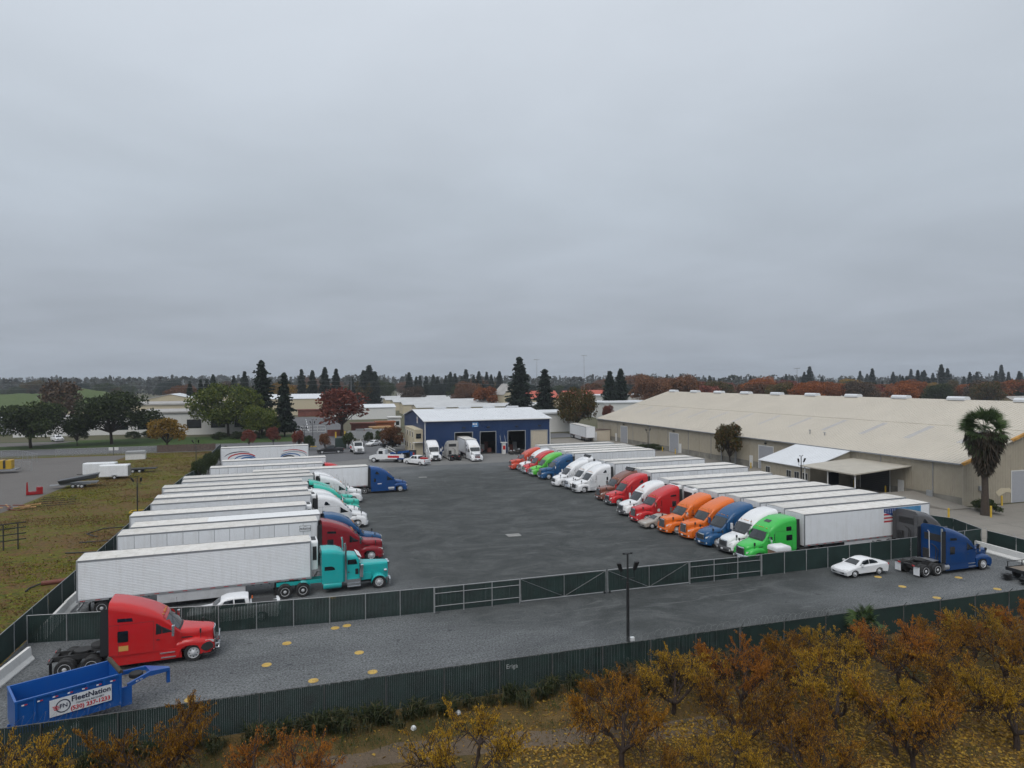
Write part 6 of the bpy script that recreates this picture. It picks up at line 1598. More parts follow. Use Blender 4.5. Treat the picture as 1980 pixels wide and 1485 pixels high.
# ------------------------------------------------------------------ things in the grass field
def cargo_trailer(x, y, deg, ln, lab):
    t = thing('cargo_trailer', lab, 'trailer', (x, y, 0), math.radians(deg), 'white cargo trailers in the field')
    MB().layers([[(a, b, z) for a, b in ((-ln, -1.05), (-.35, -1.05), (0, -.6), (0, .6), (-.35, 1.05), (-ln, 1.05))] for z in (.45, 2.35)]).layers([[(a, b, z) for a, b in ((-ln + .1 * k, -1.05 + .1 * k), (-.35, -1.05 + .1 * k), (-.1 * k, -.6), (-.1 * k, .6), (-.35, 1.05 - .1 * k), (-ln + .1 * k, 1.05 - .1 * k))] for k, z in ((0, 2.352), (1, 2.45))]).build('body', M['white'], t)
    for sd in (-1, 1):
        wheel(t, W_CAR, -ln * .55, sd, 1.15, .335); MB().box(-ln * .55 - .45, -ln * .55 + .45, sd * 1.06, sd * 1.2, .72, .78).build('mudguard', M['alu'], t); MB().box(-ln, 0, sd * 1.052, sd * 1.07, .45, .55).build('trim', M['alu'], t)
    MB().box(-ln - .02, -ln + .0, -.98, .98, .5, 2.25).build('rear_door', M['alu'], t); MB().box(0, 1.1, -.05, .05, .42, .52).build('hitch', M['matte'], t)
cargo_trailer(-33.0, 134.3, 178, 4.6, 'white enclosed cargo trailer nearest the lamp post in the grass field')
cargo_trailer(-36.6, 138.6, 178, 5.2, 'white enclosed cargo trailer half hidden behind its twin')
def flat_deck(x, y, deg, ln, lab, col, neck=False, tilt=0):
    t = thing('flatbed_trailer', lab, 'trailer', (x, y, 0), math.radians(deg))
    MB().hexa([(0, -1.1, .6), (ln, -1.1, .6 + tilt), (ln, 1.1, .6 + tilt), (0, 1.1, .6), (0, -1.1, .75), (ln, -1.1, .78 + tilt), (ln, 1.1, .78 + tilt), (0, 1.1, .75)]).build('deck', col, t)
    for sd in (-1, 1):
        wheel(t, W_CAR, ln * .35, sd, 1.25, .335); wheel(t, W_CAR, ln * .5, sd, 1.25, .335)
    if neck: MB().prism([(ln, .7), (ln + .6, 1.7), (ln + 3.2, 1.75), (ln + 3.2, .9), (ln + 3.4, .9), (ln + 3.4, 2.0), (ln + .4, 1.95), (ln - .4, .75)], -.4, .4).build('gooseneck', col, t)
    return t
flat_deck(-25.5, 142.0, 178, 7.5, 'dark gooseneck flatbed beyond the white cargo trailers', M['matte'], True)
dk = flat_deck(-36.2, 125.4, 4, 5.0, 'low dark trailer beside the grey dump box', M['rail'])
gd = thing('grey_dump_box', 'dark grey tipping trailer tilted in the grass field', 'trailer', (-36.4, 124.6, 0), math.radians(6))
MB().layers([[(0.2, y * .6, .7), (5.2, y * .9, 1.5), (5.6, y, 2.2), (0, y, 1.3)] for y in (-1.1, 1.1)]).build('tub', mat('slate_paint', (.055, .06, .07), .5), gd)
for sd in (-1, 1): wheel(gd, W_CAR, 3.3, sd, 1.2, .335)
MB().box(-1.2, 4.4, -.5, .5, .5, .62).build('frame', M['rail'], gd)
rm_ = thing('red_machine', 'red hydraulic machine standing at the edge of the asphalt lot', 'machine', (-38.0, 119.2, 0), .3); rm_.scale = (.75, .8, .75)
rp_ = paint('implement_red', (.30, .015, .02)); MB().box(-1.4, 1.4, -.5, .5, .1, .7).build('base', rp_, rm_); MB().box(.3, 1.4, -.5, .5, .7, 1.5).build('hopper', rp_, rm_); MB().hexa([(-1.4, -.2, .7), (-1.0, -.2, .7), (-1.0, .2, .7), (-1.4, .2, .7), (-1.3, -.12, 2.6), (-1.1, -.12, 2.6), (-1.1, .12, 2.6), (-1.3, .12, 2.6)]).build('mast', rp_, rm_)
jr = random.Random(5)
for i in range(14):
    x, y = -36.5 + jr.uniform(-2.5, 2.5), 106.5 + jr.uniform(-1.4, 1.4)
    tag(MB().hexa([(-.9, -.08, 0), (.9, -.1, 0), (.9, .1, 0), (-.9, .08, 0), (-.9, -.08, .1), (.9, -.1, .14), (.9, .1, .14), (-.9, .08, .1)]).build('scrap_board', B['wood'] if i % 3 else B['rustbox'], None, loc=(x, y, jr.uniform(0, .4)), rz=jr.uniform(0, 3)), 'loose board in the scrap heap at the left frame edge', 'board', 'boards in the scrap heap')
for i in range(5):
    tag(MB().box(-2.2, 2.2, -.05, .05, 0, .07).build('steel_beam', M['matte'], None, loc=(-33.6 + i * .4, 115.5 - i * 1.9, 0), rz=.08 * i - .1), 'dark beam lying in the grass past the red machine', 'beam', 'beams lying in the field')
rk = thing('steel_rack', 'dark steel pipe rack at the left frame edge in the field', 'rack', (-28.4, 80.5, 0), .2)
for x in (-1.2, .0, 1.2): MB().tube([(x, 0, 0), (x, 0, 2.6)], .07, 6).build('upright', M['matte'], rk)
for z in (.9, 1.5, 2.1, 2.6): MB().tube([(-1.5, -.3, z), (1.8, .6, z)], .06, 6).build('arm', M['matte'], rk)
pp = thing('rusty_pipe', 'rust brown steel section lying in the grass by the field fence', 'pipe', (-19.4, 65.7, 0), .15); MB().tube([(-1.1, 0, .18), (1.1, .1, .18)], .18, 8).build('pipe', B['rustbox'], pp); MB().tube([(-1.1, 0, .18), (-1.8, -.8, .1), (-1.9, -1.6, .08)], .07, 6).build('hose', M['matte'], pp)
for pts, lab in (([(-21, 84, .06), (-22.5, 86, .05), (-21.5, 88.5, .05), (-18.3, 89, .05)], 'black hose curling in the grass near the field lamp post'), ([(-22, 81.5, .06), (-20, 81.6, .05), (-18.2, 82, .05)], 'straight black pipe in the grass by the trailers'), ([(-22, 77.0, .06), (-18.2, 76.4, .05)], 'dark pipe near the fence by the trailer with renewed roof')):
    tag(MB().tube(pts, .07, 6).build('ground_hose', M['black']), lab, 'hose')
sh = thing('field_shed', 'small grey white shed at the top of the grass field', 'shed', (-34.0, 166.8, 0), .1)
MB().box(-1.9, 1.9, -1.2, 1.2, 0, 1.3).build('wall', B['white'], sh); MB().prism([(-2.0, 1.3), (2.0, 1.3), (1.8, 1.75), (-1.8, 1.75)], -1.3, 1.3).build('roof', B['grey'], sh)
sn = thing('road_sign', 'pair of white sign boards seen from behind by the street', 'sign', (-40.8, 177.6, 0))
MB().tube([(0, 0, 0), (0, 0, 1.9)], .06, 6).build('post', M['matte'], sn)
for x in (-1.0, .15): MB().box(x, x + .85, -.03, .03, 1.1, 1.8).build('board', B['white'], sn)
sk = thing('skid_trailer', 'trailer carrying a yellow and black machine in the asphalt lot', 'trailer', (-53.5, 150, 0), .05)
MB().box(-4, 3, -1.2, 1.2, .5, .75).build('deck', M['rail'], sk); MB().box(-1.0, 2.2, -.9, .9, .8, 2.4).build('machine', mat('machine_yellow', (.45, .28, .02), .5), sk); MB().box(-.4, .1, -.92, .92, .9, 2.42).box(.9, 1.3, -.92, .92, .9, 2.42).build('stripe', M['black'], sk); MB().box(-3.8, -1.3, -.8, .8, .76, 1.3).build('crate', B['grey'], sk)
for sd in (-1, 1): wheel(sk, W_CAR, -.5, sd, 1.3, .335)
fence('chain_fence', 'bare chain link fence across the far end of the asphalt lot', [(-110, 176), (-60, 178.5), (-53, 168)], 1.8, 'link', 3.2)
fence('chain_fence', 'bare chain link fence corner behind the skid trailer', [(-90, 158), (-56, 158), (-48.5, 151)], 1.8, 'link', 3.2)
fence('chain_fence', 'chain link fence along the street in front of the lawn', [(-53, 179.5), (-32.5, 179.6)], 1.6, 'link', 3.5)
gt = thing('swing_gate', 'white barred gate across the driveway by the red tree', 'gate', (3.5, 230, 0))
for x in (-5, -2.5, 0, 2.5, 5): MB().tube([(x, 0, 0), (x, 0, 2.2)], .07, 5).build('upright', B['white'], gt)
for z in (.3, 1.2, 2.2): MB().tube([(-5, 0, z), (5, 0, z)], .05, 5).build('rail', B['white'], gt)
for x, y, lab in ((10.3, 200.5, 'yellow post left of the driveway mouth'), (13.0, 203, 'yellow post at the low brick wall'), (-1.0, 222, 'yellow post beside the tall conifer')): tag(MB().tube([(0, 0, 0), (0, 0, 2.2)], .22, 8).build('gate_post', M['yel'], None, loc=(x, y, 0)), lab, 'post')
tag(MB().box(8.8, 11.4, 173.6, 175.2, 0, 2.6).build('utility_cabinet', mat('cabinet_green', (.02, .04, .035), .6)), 'dark green utility cabinet beyond the black pickup', 'cabinet')
# ------------------------------------------------------------------ vegetation
def quads(name, V, m, parent=None, loc=None):
    n = len(V); me = bpy.data.meshes.new(name)
    me.vertices.add(n * 4); me.vertices.foreach_set('co', np.ascontiguousarray(V, dtype=np.float32).ravel())
    me.loops.add(n * 4); me.loops.foreach_set('vertex_index', np.arange(n * 4, dtype=np.int32))
    me.polygons.add(n); me.polygons.foreach_set('loop_start', np.arange(0, n * 4, 4, dtype=np.int32)); me.polygons.foreach_set('loop_total', np.full(n, 4, dtype=np.int32))
    me.materials.append(m); me.update(calc_edges=True); me.validate()
    return link(name, me, parent, loc)
def leafquads(c, d, size, aspect, rng):
    """c centres, d preferred long axis (unit-ish), random roll"""
    n = len(c)
    d = d / (np.linalg.norm(d, axis=1, keepdims=True) + 1e-9)
    r = rng.normal(size=(n, 3)); s = np.cross(d, r); s /= np.linalg.norm(s, axis=1, keepdims=True) + 1e-9
    L_ = (size * rng.uniform(.6, 1.4, n))[:, None] * .5; W_ = L_ * aspect
    return np.stack([c - d * L_ - s * W_ * .35, c - s * W_, c + d * L_ * 1.0 + s * W_ * .2, c + s * W_], 1)
TM = {
 'oak': leaf_mat('dark_oak_leaf', [(.016, .026, .010), (.028, .044, .016), (.044, .064, .022), (.068, .086, .028)]),
 'light': leaf_mat('light_green_leaf', [(.04, .06, .012), (.075, .105, .02), (.115, .145, .026), (.16, .17, .034)]),
 'yellow': leaf_mat('yellow_leaf', [(.16, .09, .012), (.26, .15, .02), (.34, .20, .03), (.12, .10, .02)]),
 'red': leaf_mat('red_leaf', [(.13, .034, .026), (.20, .052, .038), (.25, .085, .055), (.11, .042, .034)]),
 'rust': leaf_mat('rust_leaf', [(.11, .05, .028), (.16, .07, .036), (.20, .092, .044), (.09, .06, .034)]),
 'orange': leaf_mat('orange_leaf', [(.22, .07, .02), (.30, .10, .025), (.18, .05, .02)]),
 'olive': leaf_mat('olive_leaf', [(.04, .045, .014), (.065, .065, .018), (.11, .075, .022), (.14, .065, .024)]),
 'bare': leaf_mat('bare_twig', [(.05, .036, .028), (.07, .05, .036), (.08, .045, .024)], trans=0),
 'conifer': leaf_mat('conifer_needle', [(.008, .017, .012), (.013, .025, .016), (.02, .034, .02)], trans=0.05),
 'conifer2': leaf_mat('blue_conifer_needle', [(.012, .022, .020), (.018, .03, .026), (.026, .04, .032)], trans=0.05),
 'peach': leaf_mat('peach_leaf', [(.06, .026, .007), (.19, .08, .010), (.34, .16, .014), (.46, .24, .02), (.26, .11, .014), (.12, .08, .014)], trans=.35),
 'peachgold': leaf_mat('peach_leaf_gold', [(.10, .055, .010), (.30, .165, .018), (.46, .27, .024), (.54, .34, .03), (.18, .12, .018)], trans=.35),
 'peachor': leaf_mat('peach_leaf_orange', [(.18, .06, .012), (.36, .13, .018), (.46, .20, .026), (.26, .085, .016)], trans=.35),
 'litter': leaf_mat('leaf_litter', [(.13, .075, .016), (.28, .165, .026), (.42, .27, .04), (.18, .085, .02)], trans=0),
 'palm': leaf_mat('palm_frond', [(.03, .055, .018), (.05, .088, .026), (.075, .11, .04)], trans=.15),
 'deadpalm': leaf_mat('dead_frond', [(.05, .04, .03), (.08, .06, .042), (.11, .08, .055)], trans=.05),
 'palmskirt': leaf_mat('palm_skirt', [(.02, .022, .012), (.04, .034, .022), (.06, .045, .032), (.085, .062, .042)], trans=.05),
 'drybrush': leaf_mat('dry_brush', [(.02, .02, .01), (.035, .03, .014), (.055, .04, .02), (.08, .05, .022)], trans=.1),
 'turf': leaf_mat('turf_blade', [(.08, .09, .010), (.14, .14, .012), (.18, .165, .018), (.11, .09, .018)], trans=.1),
 'straw': leaf_mat('straw_blade', [(.09, .062, .024), (.14, .085, .032), (.18, .10, .036), (.11, .09, .03)], trans=.1),
 'blade': leaf_mat('grass_blade', [(.012, .020, .008), (.022, .034, .010), (.04, .046, .016), (.085, .075, .035)], trans=.2),
 'moss': leaf_mat('green_weed', [(.018, .035, .008), (.03, .055, .010), (.045, .068, .014)], trans=.2),
}
TM['bark'] = mat('bark', (.045, .035, .028), .95, var=.3, vscale=6, bump=.5, bscale=12)
TM['peachbark'] = mat('peach_bark', (.040, .027, .022), .95, var=.4, vscale=6, bump=.5, bscale=12)
TM['palmbark'] = mat('palm_bark', (.055, .042, .033), .95, var=.3, vscale=6, bump=.5, bscale=12)
TM['greybark'] = mat('grey_bark', (.10, .085, .07), .95, var=.3, vscale=6, bump=.5, bscale=12)
def limb(mb, p, d, ln, r, rg, n=5, curl=.25, lift=.1, rend=.45, k=6):
    pts = [Vector(p)]; d = Vector(d).normalized()
    for i in range(n):
        d = (d + Vector((rg.uniform(-curl, curl), rg.uniform(-curl, curl), rg.uniform(-curl, curl) + lift))).normalized()
        pts.append(pts[-1] + d * ln / n)
    mb.tube(pts, [r * (1 - (1 - rend) * i / n) for i in range(n + 1)], k)
    return pts, d
def broadleaf_meshes(seed, H, rx, rz, trunk=.28, nl=22, per=230, leaf=.55, fill=1.0):
    """returns trunk mesh, crown vertex array: limbs carry uneven leaf clumps"""
    rg = random.Random(seed); rng = np.random.default_rng(seed)
    zc = H - rz; mb = MB()
    t0 = max(1.0, zc - rz * .75)
    tp, _ = limb(mb, (0, 0, 0), (0, 0, 1), t0, trunk, rg, 4, .08, .3, .75)
    V = []
    for i in range(nl):
        a = 2 * PI * (i * .618 + rg.uniform(-.08, .08)); cz = rg.uniform(-.55, .95)
        rr = math.sqrt(max(0.05, 1 - cz * cz * .9)) * rg.uniform(.55, 1.0) * fill
        c = Vector((rx * rr * math.cos(a) * .78, rx * rr * math.sin(a) * .78, zc + rz * cz * .78))
        s0 = tp[-1]
        md = s0.lerp(c, .5) + Vector((rg.uniform(-.4, .4), rg.uniform(-.4, .4), rg.uniform(-.2, .6)))
        mb.tube([s0 + Vector((0, 0, -.3)), md, c], [trunk * .5, trunk * .28, trunk * .1], 5)
        lr = rg.uniform(.26, .42) * rx; lz = lr * rg.uniform(.55, .85) * (rz / rx) * 1.5
        n = int(per * rg.uniform(.7, 1.3))
        v = rng.normal(size=(n, 3)); v /= np.linalg.norm(v, axis=1, keepdims=True)
        q = v * np.array([lr, lr, min(lz, lr)]) * (rng.uniform(.35, 1.08, n) ** .6)[:, None] + np.array(c)
        V.append(leafquads(q, v + rng.normal(size=(n, 3)) * .7 + [0, 0, -.2], np.full(n, leaf), .75, rng))
    o = mb.build('trunk', TM['bark'], smooth=.9); tm = o.data; bpy.data.objects.remove(o)
    o = quads('crown', np.concatenate(V), TM['oak']); cm = o.data; bpy.data.objects.remove(o)
    return tm, cm
def conifer_meshes(seed, H, R, dense=1.0, droop=.25, taper=.85, size=.75, skirt=.06, rough=.25):
    rg = random.Random(seed); rng = np.random.default_rng(seed)
    mb = MB(); mb.tube([(0, 0, 0), (0, 0, H * .5), (0, 0, H * .98)], [H * .016, H * .009, .03], 6)
    V = []; z = H * skirt; lev = 0
    while z < H * .99:
        f = 1 - (z - H * skirt) / (H * (1 - skirt)); r = R * f ** taper * (1 + rough * rg.uniform(-1, .6)) + .1
        nb_ = max(4, int((5 + 7 * f) * dense))
        for k in range(nb_):
            a = 2 * PI * (k + rg.random()) / nb_; rb = r * rg.uniform(.65, 1.12)
            m_ = max(2, int(rb / (size * .5)))
            t = (np.arange(m_) + rng.uniform(.2, .8, m_)) / m_
            d = np.array([math.cos(a), math.sin(a), -droop]); side = np.array([-math.sin(a), math.cos(a), 0])
            for sgn in (-1, 0, 1):
                c = np.outer(t * rb, d) + np.array([0, 0, z]) + side * sgn * (.30 * (1 - t * .6) * min(rb, 2.2) * .5)[:, None] + rng.normal(size=(m_, 3)) * .12
                V.append(leafquads(c, np.tile(d, (m_, 1)) + side * sgn * .8 + rng.normal(size=(m_, 3)) * .35, np.full(m_, size), .7, rng))
        z += H * .016 * (1 + .9 * f) / max(.6, dense ** .5) + .05; lev += 1
    o = mb.build('trunk', TM['bark'], smooth=.9); tm = o.data; bpy.data.objects.remove(o)
    o = quads('crown', np.concatenate(V), TM['conifer']); cm = o.data; bpy.data.objects.remove(o)
    return tm, cm
def plant(name, label, ms, loc, sc=(1, 1, 1), rz=0, lm='oak', cat='tree', group=None, crown='crown'):
    t = thing(name, label, cat, loc, rz, group); t.scale = sc
    link('trunk', ms[0], t)
    c = link(crown, ms[1], t); c.material_slots[0].link = 'OBJECT'; c.material_slots[0].material = TM[lm]
    return t
bl = [broadleaf_meshes(1, 12, 10, 5, .42, 26, 330, .62), broadleaf_meshes(2, 14, 11, 6, .4, 30, 330, .62), broadleaf_meshes(3, 8, 5, 3.6, .2, 18, 240, .42), broadleaf_meshes(4, 10, 5, 4.2, .25, 20, 150, .5, .9)]
cf = [conifer_meshes(11, 24, 4.6, 1.2, .35, .62, .9, .06), conifer_meshes(12, 20, 4.4, 1.2, .15, .58, .85, .1, .45), conifer_meshes(13, 18, 3.4, 1.2, .1, .62, .8, .04, .12), conifer_meshes(14, 16, 3.0, 1.1, .2, .8, .8, .04, .2)]
# street side, beyond the field
plant('round_tree', 'round dark green tree on the lawn at the left frame edge', bl[0], (-66, 204.7, 0), (1, 1, .96), 0.3)
plant('round_tree', 'large dark green tree, widest on the lawn', bl[1], (-48.4, 208.8, 0), (1.08, 1.08, 1.0), 1.7)
plant('young_tree', 'small dark tree in front of the large dark one', bl[2], (-56, 206.5, 0), (.62, .62, .85), .5)
plant('round_tree', 'lighter green spreading tree in front of the tall conifers', bl[1], (-20.5, 226, 0), (1.12, 1.12, 1.14), 3.0, 'light')
plant('round_tree', 'lighter green lower tree at the conifers’ foot'.replace('’', "'"), bl[0], (-11, 214, 0), (.62, .62, .78), 4.0, 'light')
plant('yellow_tree', 'yellow autumn tree above the brown plank fence', bl[2], (-31.6, 190, 0), (1.05, 1.05, .95), .2, 'yellow')
plant('bare_tree', 'leafless grey brown tree between the dark trees', bl[3], (-73.5, 254.7, 0), (1.5, 1.5, 1.75), .9, 'bare')
plant('tall_conifer', 'tallest dark conifer behind the light green tree', cf[1], (-10.9, 229, 0), (1.25, 1.25, 1.17), .4, 'conifer')
plant('tall_conifer', 'dark layered conifer beside the driveway', cf[1], (-3.9, 218, 0), (.85, .85, .97), 2.1, 'conifer')
plant('red_tree', 'sparse dark red tree beside the driveway', bl[3], (12.6, 213, 0), (1.95, 1.95, 1.45), 2.6, 'red')
plant('round_bush', 'round rust coloured tree beside the workshop office', bl[2], (21.6, 163.5, 0), (.72, .72, .72), 1.2, 'rust')
for i, (x, y, s, lm, lab) in enumerate(((2.6, 172, .45, 'oak', 'narrow dark shrub left of the black pickup'), (6.2, 171.5, .5, 'rust', 'small reddish shrub behind the black pickup'), (12.0, 172, .5, 'oak', 'narrow dark shrub left of the tow truck facing the camera'), (17.6, 181, .42, 'oak', 'narrow dark shrub right of the tow truck facing the camera'), (20.6, 184, .42, 'oak', 'narrow shrub before the grey block wall'), (24, 186, .42, 'rust', 'thin shrub beside the round rust coloured tree'),
      (-12.0, 186, .55, 'red', 'small red bush at the street past the painted trailer'), (-6.2, 188, .6, 'red', 'dark red bush beyond the painted trailer'), (0.2, 178, .55, 'red', 'bare reddish bush at the end of the painted trailer'))):
    plant('shrub', lab, bl[2], (x, y, 0), (s * .7, s * .7, s), i, lm, 'shrub')
for i, (x, y) in enumerate(((-47, 228), (-43, 229), (-39, 230), (-22, 214), (-17, 214), (-13, 214), (-8, 214))):
    plant('clipped_bush', '%s low clipped bush from the left before the offices' % ('first', 'second', 'third', 'fourth', 'fifth', 'sixth', 'seventh')[i], bl[2], (x, y, -.6), (.5, .5, .34), i, 'oak', 'shrub', 'clipped bushes before the offices')
for i, (x, y) in enumerate(((-16.2, 127), (-16.0, 131), (-15.8, 135.5), (-15.9, 140), (-14.9, 148), (-14.2, 152))):
    plant('fence_shrub', '%s green shrub inside the field fence, counted from the wrecked pickup' % ('first', 'second', 'third', 'fourth', 'fifth', 'sixth')[i], bl[2], (x, y, 0), (.3, .3, .42), i * 2, 'oak', 'shrub', 'shrubs at the far end of the field fence')
# beyond the workshop
plant('tall_conifer', 'tall pointed conifer rising over the workshop roof', cf[0], (88, 268, 0), (1.6, 1.6, 1.1), .3, 'conifer')
plant('tall_conifer', 'bent-topped dark conifer right of the tall pointed one', cf[1], (97, 262, 0), (1.3, 1.3, 1.05), 1.3, 'conifer')
plant('olive_tree', 'brown olive tree between the workshop and the warehouse', bl[1], (83.5, 196, 0), (.68, .68, 1.0), 2.2, 'olive')
plant('tall_conifer', 'conifer on the left of the pair beyond the warehouse gable', cf[2], (137, 284, 0), (1.5, 1.5, 1.14), .6, 'conifer')
plant('tall_conifer', 'conifer on the right of the pair beyond the warehouse gable', cf[2], (142.5, 284, 0), (1.5, 1.5, 1.2), 2.6, 'conifer')
plant('shrub', 'bright red small tree behind the olive tree', bl[2], (108, 225, 0), (.6, .6, .9), .6, 'red', 'tree')
plant('warehouse_tree', 'round rusty green tree against the warehouse wall', bl[2], (80.6, 113.6, 0), (.72, .72, .98), .6, 'olive')
plant('shrub', 'rust red round tree before the chapel', bl[2], (95, 345, 0), (1.8, 1.8, 1.6), 1, 'orange', 'tree')
plant('hedge', 'low hedge beside the middle warehouse door', bl[2], (79.5, 143, -.5), (.35, .75, .24), 1, 'oak', 'hedge')
plant('hedge', 'low dark bush at the palm foot', bl[2], (81.5, 62.5, -.4), (.5, .3, .25), 1, 'oak', 'shrub')
# sequoia rows
rg = random.Random(21)
SG = 'pointed conifers in the row behind the storage sheds'
def at_px(x, d):
    a = YAW + math.atan((x - 990) / FPX); return d / math.cos(a - YAW) * math.sin(a), d / math.cos(a - YAW) * math.cos(a)
def top_for(x, ytop, d): return CAM_Z + (733.9 - (x - 990) * math.tan(ROLL) - ytop) * d / FPX
for x, yt, d, wd in ((367, 737, 330, .9), (388, 733, 340, .9), (400, 733, 345, 1), (412, 724, 420, 1.1), (473, 718, 400, 1.1), (452, 726, 430, 1), (583, 714, 430, 1.0), (604, 716, 400, 1.05), (628, 710, 380, 1.1), (650, 713, 390, 1.05), (680, 728, 430, 1.0), (703, 716, 440, 1.2), (714, 706, 460, 1.5), (725, 718, 440, 1.2), (791, 720, 520, 1.25), (805, 728, 520, 1), (812, 726, 540, 1), (824, 727, 500, 1.1), (838, 724, 530, 1.1), (846, 728, 520, 1), (871, 719, 500, 1.0), (880, 722, 520, 1.1), (901, 714, 500, 1.15), (916, 725, 540, 1), (926, 718, 520, 1.1), (941, 719, 560, 1), (950, 724, 520, 1), (966, 718, 520, 1.1), (862, 726, 540, 1.1), (893, 727, 560, 1.1)):
    zone = 'over the office roofs' if x < 440 else 'beside the tallest conifer' if x < 500 else 'behind the driveway' if x < 615 else 'above the red tree' if x < 690 else 'in the tight clump right of the red tree' if x < 740 else 'above the far storage sheds' if x < 860 else 'above the workshop roof'
    u, v = at_px(x, d); h = top_for(x, yt, d)
    plant('pointed_conifer', '%s dark conifer %s' % ('tall pointed' if yt < 717 else 'pointed' if yt < 724 else 'short pointed', zone), cf[2], (u, v, 0), (h / 18 * wd, h / 18 * wd, h / 18), rg.uniform(0, 6), 'conifer', group=SG)
# tree belt on the right skyline and the middle distance
CG, AG, DG = 'dark conifers along the right skyline', 'autumn trees behind the warehouse', 'broad trees in the middle distance'
for i in range(66):
    x = rg.choice((1255, 1330, 1378, 1450, 1508, 1575, 1650, 1675, 1705, 1740, 1770, 1800, 1835, 1880, 1925, 1965)) + rg.gauss(0, 15); d = rg.uniform(520, 800)
    yt = rg.gauss(727, 6) if x < 1640 else rg.gauss(720, 7)
    u, v = at_px(x, d); h = max(14, top_for(x, yt, d))
    zone = 'above the %s ridge vent from the left' % ('first', 'second', 'third', 'fourth', 'fifth', 'sixth', 'seventh', 'eighth', 'ninth')[max(0, min(8, int((x - 1300) / 78)))] if x > 1300 else 'left of the warehouse ridge'
    plant('skyline_conifer', '%s skyline conifer %s' % ('slender' if i % 2 else 'broad', zone), cf[(0, 3, 2, 3)[i % 4]], (u, v, 0), (h / (24, 16, 18, 16)[i % 4] * 1.25,) * 2 + (h / (24, 16, 18, 16)[i % 4],), rg.uniform(0, 6), 'conifer2', group=CG)
for i in range(74):
    x = 1235 + i * 10.4 + rg.uniform(-6, 6); d = rg.uniform(330, 560)
    yt = rg.gauss(741, 4) if x > 1340 else rg.gauss(733, 4)
    u, v = at_px(x, d); h = max(8, top_for(x, yt, d)); k = i % 3
    lm = rg.choice(['rust', 'rust', 'olive', 'orange', 'orange', 'bare', 'oak', 'red', 'olive', 'yellow']) if x > 1340 else 'rust'
    m_ = (bl[2], bl[3], bl[0])[k]; h0 = (8, 10, 12)[k]; wd = (1.25, 1.2, .8)[k]
    zone = 'left of the warehouse ridge' if x < 1300 else 'behind the %s ridge vent from the left' % ('first', 'second', 'third', 'fourth', 'fifth', 'sixth', 'seventh', 'eighth', 'ninth')[min(8, int((x - 1300) / 78))]
    plant('autumn_tree', '%s tree in the belt %s' % ({'rust': 'rust brown', 'olive': 'olive brown', 'orange': 'bright orange', 'bare': 'leafless grey', 'oak': 'dark green', 'red': 'dark red', 'yellow': 'golden'}[lm], zone), m_, (u, v, 0), (h / h0 * wd,) * 2 + (h / h0,), rg.uniform(0, 6), lm, group=AG)
for i in range(95):
    x = rg.uniform(0, 1240); d = rg.uniform(420, 800)
    yt = rg.gauss(746, 6)
    u, v = at_px(x, d); h = min(20, max(6, top_for(x, yt, d))); k = i % 3
    if x < 330 and d < 600: continue
    lm = rg.choice(['oak', 'oak', 'olive', 'rust', 'bare', 'conifer2', 'conifer2', 'yellow' if i % 5 == 0 else 'oak'])
    m_ = (bl[2], bl[0], bl[1])[k]; h0 = (8, 12, 14)[k]; wd = (1.2, .9, .9)[k]
    zone = ('above the levee', 'over the office roofs', 'behind the light green tree and tall conifers', 'behind the red tree', 'above the storage sheds', 'above the workshop roof', 'behind the olive tree')[min(6, int(x / 178))]
    plant('distant_tree', '%s distant round tree %s' % ({'oak': 'dark green', 'olive': 'olive', 'rust': 'rust brown', 'bare': 'leafless grey', 'conifer2': 'blue green', 'yellow': 'yellow'}[lm], zone), m_, (u, v, 0), (h / h0 * wd,) * 2 + (h / h0,), rg.uniform(0, 6), lm, group=DG)
# far woodland that reads as one mass
rng = np.random.default_rng(7)
Vs = []
for i in range(1500):
    x = rng.uniform(-150, 2130); d = rng.uniform(800, 2600)
    u, v = at_px(x, d); yt = rng.normal(732, 3.2) if x > 330 else rng.normal(733.5, 2.5)
    h = min(48, max(8, top_for(x, yt, d))); r = h * rng.uniform(.28, .5); n = 60
    q = rng.normal(size=(n, 3)); q /= np.linalg.norm(q, axis=1, keepdims=True)
    con = rng.random() < .45
    z = rng.uniform(0, 1, n)
    rad = (1 - z) * r * .8 if con else np.sqrt(np.clip(1 - (2 * z - 1) ** 2, .05, 1)) * r
    c = np.stack([u + q[:, 0] * rad, v + q[:, 1] * rad, z * h], 1)
    Vs.append(leafquads(c, q + [0, 0, .5], np.full(n, h * .2), .9, rng))
fwood = quads('far_woodland', np.concatenate(Vs), leaf_mat('far_wood_leaf', [(.018, .026, .018), (.026, .034, .022), (.045, .04, .028), (.03, .036, .026)], trans=0)); stuff(fwood)
fwood['label'] = 'hazy woodland along the horizon'; fwood['category'] = 'woodland'
